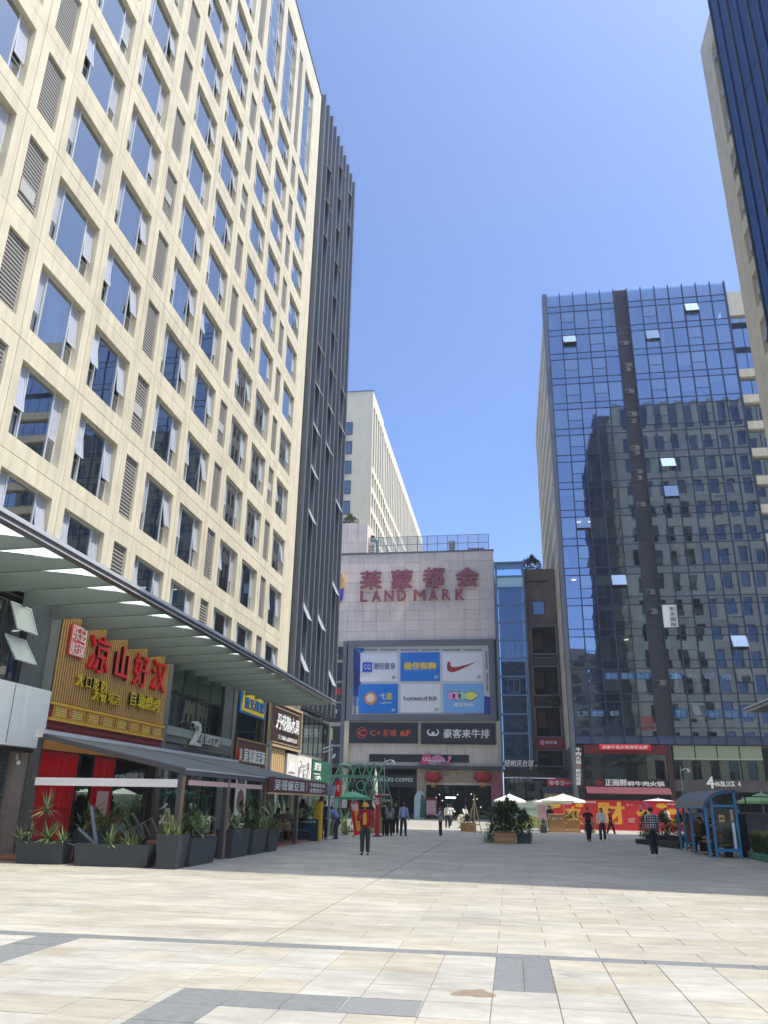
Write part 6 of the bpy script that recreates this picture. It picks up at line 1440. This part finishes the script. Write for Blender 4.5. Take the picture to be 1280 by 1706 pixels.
scn = thing('rattan_screen', 'low rattan screen planter behind the group of people', 'screen', (PY(630, 1380, 50).x, 50, 0))
for k in range(6): BX('slat', mat('rattan', (168, 140, 92), .7, var=.3, scale=30), scn, -.55+k*.2, -.37+k*.2, -.03, .03, .03, 1.2)
BX('trough', M_woodw, scn, -.55, .65, .04, .5, 0, .9)
ban = [(-9.2, 45.6, .75), (-8.6, 47.0, .7), (-12.4, 45.5, 1.05)]
for k, (x_, y_, s2_) in enumerate(ban): plant('palm', (x_, y_, .02), s2_, ('banana plant near the leaning banner', 'banana plant between the pergola and the leaning banner', 'large banana plant by the shop wall past the terrace')[k], 0, (k+2) % 4)
# blue shelter
M_sb = mat('shelter_blue', (60, 142, 190), .45, var=.08, scale=3); M_sroof = mat('shelter_roof', (118, 122, 126), .35, .3, var=.1)
SX0, SX1, SY0, SY1 = 7.25, 8.4, 33.3, 38.7
sh_ = thing('waiting_shelter', 'blue framed waiting shelter with curved grey roof at the right', 'shelter', (0, 0, 0))
arc = [(SX0-.06+(SX1-SX0+.12)*(1-cos(a)), 1.78+.62*sin(a)) for a in [i*(pi/2)/8 for i in range(9)]]
rfb = MB(); 
vs = []
for x_, z in arc: vs += [(x_, SY0-.12, z), (x_, SY1+.12, z), (x_, SY0-.12, z+.04), (x_, SY1+.12, z+.04)]
fs = []
for i in range(8): o = i*4; fs += [(o, o+1, o+5, o+4), (o+2, o+6, o+7, o+3), (o, o+4, o+6, o+2), (o+1, o+3, o+7, o+5)]
rfb.add(vs, fs+[(0, 2, 3, 1), (32, 33, 35, 34)]).build('roof', M_sroof, sh_, smooth=False)
for y in (SY0, SY1):
    b = MB()
    for i in range(8): b.bar((arc[i][0]+.02, y, arc[i][1]-.05), (arc[i+1][0]+.0, y, arc[i+1][1]-.05), .09, .08)
    b.build('arch_rib', M_sb, sh_)
    for x_ in (SX0, SX0+.24, SX1-.05): BX('post', M_sb, sh_, x_-.04, x_+.04, y-.045, y+.045, 0, 1.8 if x_ < 7.4 else (2.05 if x_ < 8 else 2.38))
    BX('cross_rail', M_sb, sh_, SX0+.28, SX1-.1, y-.04, y+.04, 1.78, 1.86); BX('bottom_rail', M_sb, sh_, SX0+.28, SX1-.1, y-.04, y+.04, .22, .32)
BX('post', M_sb, sh_, SX0-.04, SX0+.04, 36-.04, 36+.04, 0, 1.8)
BX('eave_rail', M_sb, sh_, SX0-.04, SX0+.04, SY0+.05, SY1-.05, 1.72, 1.79); BX('back_rail', M_sb, sh_, SX1-.09, SX1-.01, SY0+.05, SY1-.05, .3, .38)
MB().quad((SX0+.3, SY0, .33), (SX1-.1, SY0, .33), (SX1-.1, SY0, 1.77), (SX0+.3, SY0, 1.77)).build('end_pane', G_clear, sh_); MB().quad((SX1-.05, SY0, .4), (SX1-.05, SY1, .4), (SX1-.05, SY1, 2.3), (SX1-.05, SY0, 2.3)).build('back_pane', mat('shelter_panel', (70, 92, 100), .4, var=.1), sh_)
MB().poly([(SX0+.3, SY0+.01, 1.88), (SX1-.1, SY0+.01, 1.88), (SX1-.1, SY0+.01, 2.28), (SX0+.7, SY0+.01, 2.15)], (0, 1, 0), .01).build('gable_pane', G_clear, sh_)
BX('end_panel', mat('end_timber', (140, 100, 84), .6, var=.25, scale=6), sh_, SX0+.3, SX1-.1, SY1-.01, SY1+.01, .33, 1.2)
BX('notice', mat('notice_cream', (226, 196, 120), .6), sh_, SX0+.46, SX0+.66, SY0-.008, SY0-.002, 1.25, 1.5); BX('notice_strip', M_white, sh_, SX1-.26, SX1-.15, SY0-.01, SY0-.004, .33, 1.25); textY('吸烟区', M_ink, sh_, SX0+.49, SX0+.63, 1.33, 1.42, SY0-.009, .002)
BX('notice_strip', mat('notice_pale', (206, 170, 160), .6), sh_, SX1-.27, SX1-.16, SY0-.01, SY0-.004, 1.3, 1.7)
bch = thing('bench', 'wooden bench inside the blue shelter', 'bench', (8.05, 36.0, 0)); 
for k in range(3): BX('plank', M_woodw, bch, -.2+k*.13, -.2+k*.13+.11, -2.4, 2.4, .40, .44)
for y in (-2.1, 0, 2.1): BX('leg', M_blackm, bch, -.15, .15, y-.03, y+.03, 0, .4)
# hedge, ramp wall, bin
hg = thing('clipped_hedge', 'clipped green hedge with yellowish top at the right edge', 'hedge', (0, 0, 0)); rg = random.Random(5); L = MB()
for i in range(9000):
    x_ = rg.uniform(8.75, 11.5); y_ = rg.uniform(29.2, 33.6); z_ = rg.uniform(.18, .98); fc = rg.randint(0, 2)
    if fc == 0: x_ = 8.75+abs(rg.gauss(0, .05))
    elif fc == 1: z_ = .98-abs(rg.gauss(0, .05))
    else: y_ = 29.2+abs(rg.gauss(0, .05))
    blade(L, (x_, y_, z_), (rg.gauss(0, 1), rg.gauss(0, 1), rg.gauss(.3, .7)), rg.uniform(.06, .12), .045, .4, 1 if z_ > .8 and rg.random() < .5 else (0 if rg.random() < .5 else 2), 2)
L.build('foliage', [M_leafs[0], M_leafs[4], M_leafs[2]], hg); BX('inner_mass', M_leafs[2], hg, 8.85, 11.5, 29.3, 33.5, .1, .9)
kb = thing('low_green_fence', 'low green slatted edging fence along the hedge', 'fence', (0, 0, 0)); BX('rail', mat('fence_green', (76, 140, 120), .5), kb, 8.6, 8.64, 29, 33.4, .2, .24)
for k in range(40): BX('picket', MATS['fence_green'], kb, 8.605, 8.635, 29.02+k*.11, 29.09+k*.11, 0, .26)
wlr = thing('ramp_wall', 'grey rendered ramp wall behind the hedge', 'wall', (0, 0, 0)); M_rend = mat('grey_render', (96, 98, 96), .75, var=.12, scale=1.5, dirt=.2)
BX('wall', M_rend, wlr, 9.6, 18, 41.5, 41.8, 0, 1.5); BX('coping', M_grey, wlr, 9.55, 18, 41.45, 41.85, 1.5, 1.58); BX('return_wall', M_rend, wlr, 9.6, 9.9, 41.81, 50, 0, 1.49)
for z in (1.9, 2.25): BX('rail', M_blackm, wlr, 9.7, 18, 41.6, 41.65, z, z+.05)
for k in range(8): BX('post', M_blackm, wlr, 9.8+k*1.1, 9.85+k*1.1, 41.6, 41.65, 1.58, 2.3)
rw2 = thing('ramp_parapet', 'low dark kerb wall with plants between the plaza and the ramp', 'wall', (0, 0, 0)); MB().bevbox(6.9, 9.4, 46.0, 46.5, 0, .35, .02).build('wall', M_sd, rw2); MB().bar((6.2, 44, .1), (7.4, 39.5, .16), .3, .25).build('sloped_kerb', M_sd, rw2)
for k, x_ in enumerate((7.2, 8.1, 9.0)): plant('bush', (x_, 47.6, .75), (1.1, .9, 1.1), ('left', 'middle', 'right')[k]+' round shrub in the row behind the checked shirt', 0, k)
sgb = thing('dark_sign_slab', 'upright dark slab standing between the shelter and the hedge', 'sign', (8.7, 34.3, 0)); MB().bevbox(-.12, .22, -.1, .1, 0, 1.55, .02).build('panel', M_sd, sgb)
lamp_post('thin white camera pole behind the curved shelter roof', (PY(1140, 1330, 55).x, 55, 0), 4.2, .045, None, .5)
for k in range(2):
    x_ = 12.6+k*2.6; cb = thing('parking_sign', ('left', 'right')[k]+' dark board on posts behind the ramp wall', 'sign', (x_, 56, 0)); BX('board', M_sd, cb, -.9, .9, 0, .1, 1.3, 2.7); BX('post', M_grey, cb, -.8, -.7, .1, .2, 0, 2.7); BX('post', M_grey, cb, .7, .8, .1, .2, 0, 2.7); BX('strip', M_lt, cb, -.7, .7, -.01, -.002, 2.3, 2.45)
# ================================================================== PEOPLE
M_skin = mat('skin', (196, 150, 122), .55, var=.05, scale=20); M_hair = mat('black_hair', (26, 24, 24), .5, var=.2, scale=60, stretch=(1, 1, .2)); M_eye = mat('eye_dark', (24, 20, 20), .3)
def plaid():
    ma = bpy.data.materials.new('plaid_cloth'); ma.use_nodes = True; n, l = ma.node_tree.nodes, ma.node_tree.links; b = n['Principled BSDF']; b.inputs['Roughness'].default_value = .85
    tc = n.new('ShaderNodeTexCoord'); s = n.new('ShaderNodeSeparateXYZ'); l.new(tc.outputs['Object'], s.inputs[0]); outs = []
    for ax in ('X', 'Z'):
        m1 = n.new('ShaderNodeMath'); m1.operation = 'MULTIPLY'; m1.inputs[1].default_value = 11.5; l.new(s.outputs[ax], m1.inputs[0])
        m2 = n.new('ShaderNodeMath'); m2.operation = 'FRACT'; l.new(m1.outputs[0], m2.inputs[0]); m3 = n.new('ShaderNodeMath'); m3.operation = 'GREATER_THAN'; m3.inputs[1].default_value = .5; l.new(m2.outputs[0], m3.inputs[0]); outs.append(m3)
    ad = n.new('ShaderNodeMath'); l.new(outs[0].outputs[0], ad.inputs[0]); l.new(outs[1].outputs[0], ad.inputs[1]); r = n.new('ShaderNodeValToRGB'); r.color_ramp.interpolation = 'CONSTANT'
    e = r.color_ramp.elements; e[0].position = 0; e[0].color = (.02, .02, .025, 1); e[1].position = .3; e[1].color = (.14, .14, .15, 1); x = e.new(.8); x.color = (.72, .72, .7, 1)
    dv = n.new('ShaderNodeMath'); dv.operation = 'MULTIPLY'; dv.inputs[1].default_value = .5; l.new(ad.outputs[0], dv.inputs[0]); l.new(dv.outputs[0], r.inputs[0]); l.new(r.outputs[0], b.inputs['Base Color']); return ma
M_plaid = plaid()
def cloth(n, c): return mat('cloth_'+n, c, .85, var=.12, scale=8, bump=.3, bscale=25)
def skin_mesh(name, nodes, edges, root, ma, parent, sub=1):
    me = bpy.data.meshes.new(name); keys = list(nodes); ix = {k: i for i, k in enumerate(keys)}
    me.from_pydata([tuple(nodes[k][0]) for k in keys], [(ix[a], ix[b]) for a, b in edges], [])
    bm = bmesh.new(); bm.from_mesh(me); ly = bm.verts.layers.skin.verify(); bm.verts.ensure_lookup_table()
    for k in keys:
        r = nodes[k][1]; r = r if isinstance(r, tuple) else (r, r); v = bm.verts[ix[k]]; v[ly].radius = r; v[ly].use_root = (k == root)
    bm.to_mesh(me); bm.free(); me.materials.append(ma)
    o = obj(name, me, parent); mo = o.modifiers.new('skin', 'SKIN'); mo.use_smooth_shade = True; mo.branch_smoothing = .6
    s = o.modifiers.new('sub', 'SUBSURF'); s.levels = sub; s.render_levels = sub
    return o
def person(label, loc, face, h=1.68, top=None, bottom=None, shoe=None, hair='short', legs=((0, 0), (0, 0)), arms=((.05, .1, .25, 0), (.05, .1, .25, 0)), lean=0, sleeve='long', jacket=None, hat=None, hold=None, width=1., apron=None, seat=None, look=0, group=None):
    """legs: (hip flex, knee flex) left/right; arms: (shoulder flex, abduction, elbow flex, inward)"""
    t = thing('person', label, 'person', loc, face, group); k = h/1.70; N = {}
    hipz = .90
    def leg(s, a, b):
        hp = Vector((s*.095, 0, hipz)); kn = hp+Vector((s*.01, -sin(a), -cos(a)))*.425; an = kn+Vector((0, -sin(a-b), -cos(a-b)))*.415
        ft = an+Vector((s*.02, -.17, -.035)); return hp, kn, an, ft
    LG = {s: leg(s, *legs[i]) for i, s in enumerate((-1, 1))}
    dz = .085-min(LG[-1][2].z, LG[1][2].z)
    U = Vector((0, 0, dz))
    def tor(v):                                      # lean the upper body about the hips
        v = Vector(v); p = Vector((0, 0, hipz+.03)); q = v-p; c, s = cos(lean), sin(lean); return p+Vector((q.x, q.y*c-q.z*s, q.y*s+q.z*c))+U
    def arm(s, f, ab, e, inw):
        f -= 0; sh = Vector((s*.19*width, .0, 1.395)); el = sh+Vector((s*sin(ab), -sin(f)*cos(ab), -cos(f)*cos(ab)))*.285
        g = f+e; wr = el+(Vector((s*(sin(ab)*.6-inw), -sin(g), -cos(g)))).normalized()*.25; d = (wr-el).normalized(); pm_ = wr+d*.075; return sh, el, wr, pm_, d
    AR = {s: arm(s, *arms[i]) for i, s in enumerate((-1, 1))}
    W = width
    N['pel'] = (Vector((0, 0, .95))+U, (.15*W, .15)); N['waist'] = (tor((0, 0, 1.10)), (.14*W, .135)); N['chest'] = (tor((0, .0, 1.28)), (.155*W, .14)); N['ubase'] = (tor((0, .01, 1.41)), (.10, .075)); N['neck'] = (tor((0, .0, 1.475)), .052)
    hd_ = look; N['jaw'] = (tor((0, -.02-.03*hd_, 1.535-.01*hd_)), (.062, .07)); N['head'] = (tor((0, -.005-.05*hd_, 1.61-.02*hd_)), (.08, .095)); N['crown'] = (tor((0, .005-.06*hd_, 1.675-.03*hd_)), (.06, .075))
    N['nose'] = (tor((0, -.11-.05*hd_, 1.585-.02*hd_)), .012)
    E = [('pel', 'waist'), ('waist', 'chest'), ('chest', 'ubase'), ('ubase', 'neck'), ('neck', 'jaw'), ('jaw', 'head'), ('head', 'crown'), ('head', 'nose')]
    for s in (-1, 1):
        hp, kn, an, ft = [v+U for v in LG[s]]; n = 'L' if s < 0 else 'R'
        for nm, p, r in (('hip', hp, .098), ('knee', kn, .066), ('ank', an, .045), ('toe', ft, .03)): N[nm+n] = (p, r)
        E += [('pel', 'hip'+n), ('hip'+n, 'knee'+n), ('knee'+n, 'ank'+n), ('ank'+n, 'toe'+n)]
        sh, el, wr, pm_, d = AR[s]
        for nm, p, r in (('sho', sh, .06), ('elb', el, .041), ('wri', wr, .028), ('palm', pm_, (.036, .018))): N[nm+n] = (tor(p), r)
        E += [('ubase', 'sho'+n), ('sho'+n, 'elb'+n), ('elb'+n, 'wri'+n), ('wri'+n, 'palm'+n)]
        sd = d.cross(Vector((s, 0, 0))); sd = sd.normalized() if sd.length > .1 else Vector((0, 1, 0)); nrm = d.cross(sd)
        for i, (o_, ln) in enumerate(((-.03, .06), (-.01, .072), (.01, .068), (.03, .05))):
            a_ = pm_+sd*o_+d*.02; b_ = a_+d*ln*.55; c_ = b_+(d*.75-nrm*s*.5).normalized()*ln*.5
            for q, pp in enumerate((a_, b_, c_)): N['f%d%d%s' % (i, q, n)] = (tor(pp), .0095)
            E += [('palm'+n, 'f%d0%s' % (i, n)), ('f%d0%s' % (i, n), 'f%d1%s' % (i, n)), ('f%d1%s' % (i, n), 'f%d2%s' % (i, n))]
        a_ = wr+d*.03-sd*.03; b_ = a_+(d*.6-sd*.6).normalized()*.045
        N['t0'+n] = (tor(a_), .011); N['t1'+n] = (tor(b_), .009); E += [('wri'+n, 't0'+n), ('t0'+n, 't1'+n)]
    sc = lambda dct: {a: (v[0]*k, tuple(x*k for x in v[1]) if isinstance(v[1], tuple) else v[1]*k) for a, v in dct.items()}
    N = sc(N); NB_ = dict(N)
    for a in ('pel', 'waist', 'chest', 'hipL', 'hipR', 'kneeL', 'kneeR', 'ankL', 'ankR', 'toeL', 'toeR'):   # the body stays inside its clothes
        r = N[a][1]; NB_[a] = (N[a][0], tuple(x*.68 for x in r) if isinstance(r, tuple) else r*.68)
    skin_mesh('body', NB_, E, 'pel', M_skin, t)
    def sub(keys, grow, over={}): 
        d_ = {}
        for a in keys:
            r = N[a][1]; g = over.get(a, grow)*k; d_[a] = (N[a][0], tuple(x+g for x in r) if isinstance(r, tuple) else r+g)
        return d_
    # trousers
    TK = ['pel', 'hipL', 'kneeL', 'ankL', 'hipR', 'kneeR', 'ankR']; tn_ = sub(TK, .022, {'pel': .012, 'ankL': .03, 'ankR': .03, 'kneeL': .026, 'kneeR': .026})
    wv = (N['pel'][0]*.45+N['waist'][0]*.55); 
    for n in 'LR': tn_['ank'+n] = (tn_['ank'+n][0]+Vector((0, 0, -.035*k)), .07*k)
    tn_['wst'] = (wv, (.145*W*k, .142*k))
    skin_mesh('trousers', tn_, [('wst', 'pel'), ('pel', 'hipL'), ('hipL', 'kneeL'), ('kneeL', 'ankL'), ('pel', 'hipR'), ('hipR', 'kneeR'), ('kneeR', 'ankR')], 'pel', bottom, t)
    # shirt or jacket
    g = .05 if jacket else .02
    SK = ['waist', 'chest', 'ubase', 'shoL', 'elbL', 'shoR', 'elbR']+(['wriL', 'wriR'] if sleeve == 'long' else [])
    sn = sub(SK, g, {'ubase': .012, 'elbL': .022, 'elbR': .022, 'wriL': .02, 'wriR': .02})
    if sleeve == 'short':
        for n in 'LR': sn['elb'+n] = (N['sho'+n][0]*.3+N['elb'+n][0]*.7, .062*k)
    hem = N['pel'][0]+Vector((0, 0, -.12*k if jacket else -.06*k)); sn['hem'] = (hem, ((.158*W+g)*k, (.155+g)*k))
    se = [('hem', 'waist'), ('waist', 'chest'), ('chest', 'ubase')]
    for n in 'LR': se += [('ubase', 'sho'+n), ('sho'+n, 'elb'+n)]+([('elb'+n, 'wri'+n)] if sleeve == 'long' else [])
    skin_mesh('jacket' if jacket else 'shirt', sn, se, 'chest', jacket or top, t)
    if jacket:                                        # the shirt seen between the open fronts
        P = []
        for z, w_, yy in ((1.0, .06, .215), (1.15, .06, .2), (1.3, .06, .205), (1.42, .045, .12)):
            for i in range(5): P.append(tor(((i-2)/2*w_, -yy-.012*cos((i-2)*.8), z))*k)
        MB().add(P, [(r*5+i, r*5+i+1, r*5+i+6, r*5+i+5) for r in range(3) for i in range(4)]).build('shirt_front', top, t, smooth=True)
    for n in 'LR':
        a_, b_ = N['ank'+n][0], N['toe'+n][0]; z0_ = min(a_.z, b_.z)-.05*k; d = Vector((b_.x-a_.x, b_.y-a_.y, 0)).normalized(); B = MB(); rows_ = []
        for q, (u, w_, hh) in enumerate(((-.07, .032, .07), (-.02, .04, .085), (.06, .043, .07), (.14, .045, .05), (.2, .03, .035))):
            c = a_+d*u*k; sdv = Vector((-d.y, d.x, 0)); bz = a_.z-.085*k+(0 if u < .1 else 0)
            for i in range(6): an_ = pi*i/5; rows_.append(Vector((c.x, c.y, bz))+sdv*cos(an_)*w_*k+ZA*sin(an_)*hh*k)
        fs = [(r*6+i, r*6+i+1, r*6+i+7, r*6+i+6) for r in range(4) for i in range(5)]+[(r*6+5, r*6, r*6+6, r*6+11) for r in range(4)]+[(0, 1, 2, 3, 4, 5), (29, 28, 27, 26, 25, 24)]
        B.add(rows_, fs).build('shoe', shoe, t)
    # hair: a cap over the back and top of the skull
    c = (N['head'][0]*.7+N['crown'][0]*.3); B = MB(); nn, mm = 12, 7; vs = []
    for j in range(mm+1):
        ph = -.75+(pi/2+.75)*j/mm
        for i in range(nn):
            a_ = 2*pi*i/nn; fr = -sin(a_)        # +1 at the face
            p_ = max(ph, (.42 if fr > .5 else (.0 if fr > .0 else -.8))) if j < mm else pi/2
            vs.append(c+Vector((.097*cos(a_)*cos(p_), .112*sin(a_)*cos(p_)+.008, .105*sin(p_)))*k)
    B.add(vs, [(j*nn+i, j*nn+(i+1) % nn, j*nn+nn+(i+1) % nn, j*nn+nn+i) for j in range(mm) for i in range(nn)])
    if hair == 'long':
        B.tube([c+Vector((0, .07, -.02))*k, c+Vector((0, .10, -.16))*k, c+Vector((0, .12, -.30))*k, c+Vector((0, .10, -.40))*k], [.085*k, .095*k, .08*k, .03*k], 10)
    B.build('hair', M_hair if not hat else M_hair, t, smooth=True)
    for s in (-1, 1): MB().lathe([(.003, -.006), (.009, 0), (.003, .006)], tuple(N['head'][0]+Vector((s*.032, -.094, -.002))*k), 6).build('eye', M_eye, t)
    if hat:
        MB().lathe([(.145, -.03), (.14, -.018), (.108, .0), (.104, .05), (.085, .085), (.04, .1), (.005, .102)], tuple(N['crown'][0]+Vector((0, -.005, -.03))*k), 16).build('hat', hat, t)
    if hold == 'phone':
        p_ = (N['palmL'][0])+Vector((.0, -.03, .04))*k; MB().box(p_.x-.035, p_.x+.035, p_.y-.006, p_.y+.006, p_.z-.06, p_.z+.08).build('phone', M_blackm, t)
    return t
black, white_c, navy = cloth('black', (34, 34, 36)), cloth('white', (226, 224, 218)), cloth('navy', (44, 50, 62)); grey_c = cloth('grey', (150, 148, 150)); dgreen = cloth('dark_green', (48, 58, 54)); redc = cloth('red', (164, 28, 36)); yelc = cloth('yellow', (214, 160, 30)); lblue = cloth('pale_blue', (150, 172, 206)); maroon = cloth('maroon', (96, 40, 48)); khaki = cloth('khaki', (120, 108, 90)); brown_c = cloth('brown', (78, 62, 54))
sh_b, sh_w = mat('shoe_black', (28, 28, 28), .5), mat('shoe_white', (220, 220, 216), .6)
def G0(x, y, z=0): p_ = PG(x, y, z); return (p_.x, p_.y, z)
ST = ((.03, .0), (-.03, .02)); WK = ((.38, .1), (-.28, .18)); WK2 = ((-.25, .25), (.35, .05))
person('person in open red jacket, yellow top and orange hat looking down at a phone', G0(607, 1424), .05, 1.66, yelc, dgreen, sh_b, 'short', ST, ((.35, .18, 1.75, .55), (.08, .16, .3, .0)), .06, 'long', redc, cloth('orange', (222, 150, 50)), 'phone', 1.12, look=.6)
person('person in black and white checked shirt and black trousers walking away', G0(1092, 1427), pi+.1, 1.70, M_plaid, black, sh_w, 'short', ((.16, .05), (-.12, .15)), ((.05, .14, .25, 0), (.1, .14, .35, 0)), .02, 'long', width=1.15)
person('person in black jacket at the left of the small group', G0(641, 1392.5), pi*.9, 1.72, black, black, sh_b, 'short', ST)
person('person in grey hoodie seen from behind in the small group', G0(650, 1393), pi*1.05, 1.66, grey_c, black, sh_b, 'long', ST, ((.3, .1, 1.2, .3), (.3, .1, 1.2, .3)))
person('person in black with a cap in the small group', G0(660, 1391), .3, 1.74, black, black, sh_w, 'short', ST, hat=black)
person('person in pale blue shirt and dark trousers walking beside the group', G0(673, 1393), pi*.95, 1.70, lblue, navy, sh_b, 'short', ((.15, .05), (-.12, .1)), ((.1, .15, .3, 0), (.0, .15, .3, 0)))
person('person in grey jacket with long dark hair standing alone in mid plaza', G0(735, 1394.5), -pi*.45, 1.52, grey_c, navy, sh_w, 'long', ST, ((.5, .08, 1.7, .3), (.45, .08, 1.6, .3)))
CY = 70.
person('person in white shirt and dark trousers walking to the entrance', G0(747, 1379.5), pi, 1.68, white_c, black, sh_b, 'short', WK)
person('person in loose white shirt carrying a bag by the entrance', G0(752, 1378), pi*.9, 1.66, white_c, black, sh_w, 'short', WK2, ((.5, .2, 1.2, .2), (.3, .2, .9, 0)))
person('person in cream crouching beside the flower crate', G0(764, 1380), pi*.6, 1.62, cloth('cream', (220, 212, 190)), cloth('cream', (220, 212, 190)), sh_w, 'short', ((1.5, 2.2), (1.2, 2.0)), ((.9, .1, .5, .2), (.9, .1, .5, .2)), .6)
person('person in white top and bare legs bending beside the flower crate', G0(773, 1380), pi*.3, 1.62, white_c, cloth('tan', (180, 146, 118)), sh_w, 'long', ((.3, .1), (-.2, .1)), ((.8, .1, .9, .2), (.7, .1, .7, .2)), .35)
person('person in all black walking towards the camera on the right', G0(983, 1402), pi*.05, 1.64, black, black, sh_b, 'short', ((.28, .05), (-.22, .2)), ((.12, .25, .5, 0), (-.15, .25, .3, 0)), .0, 'short', width=1.1)
person('person in white top with long dark hair and dark jeans', G0(1006, 1401.5), -.2, 1.62, white_c, navy, sh_w, 'long', ((.2, .05), (-.15, .1)), ((.1, .15, .4, 0), (.2, .15, .4, 0)))
person('person in red jacket and black trousers striding to the right', G0(1020, 1391), pi*.5, 1.58, redc, black, sh_w, 'short', ((.32, .1), (-.26, .25)))
p = PG(1112, 1384); person('person in white shirt standing in front of the red hoarding', (PY(1112, 1370, 62).x, 62, 0), pi*.8, 1.66, white_c, khaki, sh_b, 'short', ST)
person('person in dark clothes standing under the parasol beside the counter', (PY(918, 1360, 60).x, 60.2, 0), 0, 1.66, black, black, sh_b, 'short', ST)
SIT = ((1.45, 1.5), (1.4, 1.35))
person('person in dark coat seated in the shelter nearest the glass end', (8.02, 34.3, 0), -pi/2, 1.68, brown_c, black, sh_b, 'short', SIT, ((.9, .05, .6, .2), (.8, .05, .7, .2)), .55, look=.7)
person('person in black jacket seated second from the glass end of the shelter', (8.05, 35.2, 0), -pi/2, 1.70, black, black, sh_b, 'short', SIT, ((.7, .05, .7, .2), (.7, .05, .7, .2)), .3)
person('person in dark jacket seated at the far end of the shelter bench', (8.0, 37.4, 0), -pi/2, 1.70, cloth('charcoal', (52, 52, 56)), black, sh_b, 'short', SIT, ((.5, .1, .9, .2), (.5, .1, .9, .2)), .22)
person('person in dark grey standing behind the far end of the shelter', (8.0, 40.2, 0), -pi*.5, 1.74, cloth('charcoal', (52, 52, 56)), black, sh_b, 'short', ST)
for (x_, y_, nm), (tp, lb, hr) in zip(DINE, ((white_c, 'white shirt', 'short'), (maroon, 'maroon top', 'long'), (khaki, 'khaki shirt', 'short'))):
    person('person in %s seated at the %s terrace table' % (lb, nm), (x_, y_, .07), pi, 1.68, tp, black, sh_b, hr, SIT, ((.6, .1, 1.2, .2), (.6, .1, 1.2, .2)), .12)
person('person in dark top seated across the near terrace table', (-10.4, 34.9-.2, .07), 0, 1.68, navy, black, sh_b, 'short', SIT, ((.6, .1, 1.2, .2), (.6, .1, 1.2, .2)), .15)
person('person in white shirt seated at the back of the terrace', (-11.6, 35.9, .07), pi*.7, 1.66, white_c, black, sh_b, 'short', SIT, ((.6, .1, 1.2, .2), (.6, .1, 1.2, .2)), .12)
for x_, y_, l_ in ((-10.4, 34.75, 'rattan chair on the far side of the near terrace table'), (-11.6, 35.9, 'rattan chair at the back of the terrace')): rattan_chair((x_, y_, .07), 0, l_)
person('person with dark hair standing behind the yellow pylon', (-9.05, 39.6, 0), pi, 1.74, navy, black, sh_b, 'short', ST)
person('person in blue shirt bending beside the end post of the terrace', (-8.55, 40.6, 0), -pi*.6, 1.66, cloth('blue', (110, 122, 176)), navy, sh_b, 'short', ((.4, .5), (.3, .4)), ((.9, .1, .5, .1), (.9, .1, .5, .1)), .7)
# ================================================================== AIR
hz_m = bpy.data.materials.new('haze'); hz_m.use_nodes = True; n_ = hz_m.node_tree.nodes
for x in list(n_): n_.remove(x)
o_ = n_.new('ShaderNodeOutputMaterial'); v_ = n_.new('ShaderNodeVolumePrincipled'); v_.inputs['Color'].default_value = (.93, .95, 1, 1); v_.inputs['Density'].default_value = .0005
v_.inputs['Anisotropy'].default_value = .2
hz_m.node_tree.links.new(v_.outputs[0], o_.inputs['Volume'])
MB().box(-950, 950, -650, 1550, -1.4, 78).build('haze', hz_m, kind='stuff')
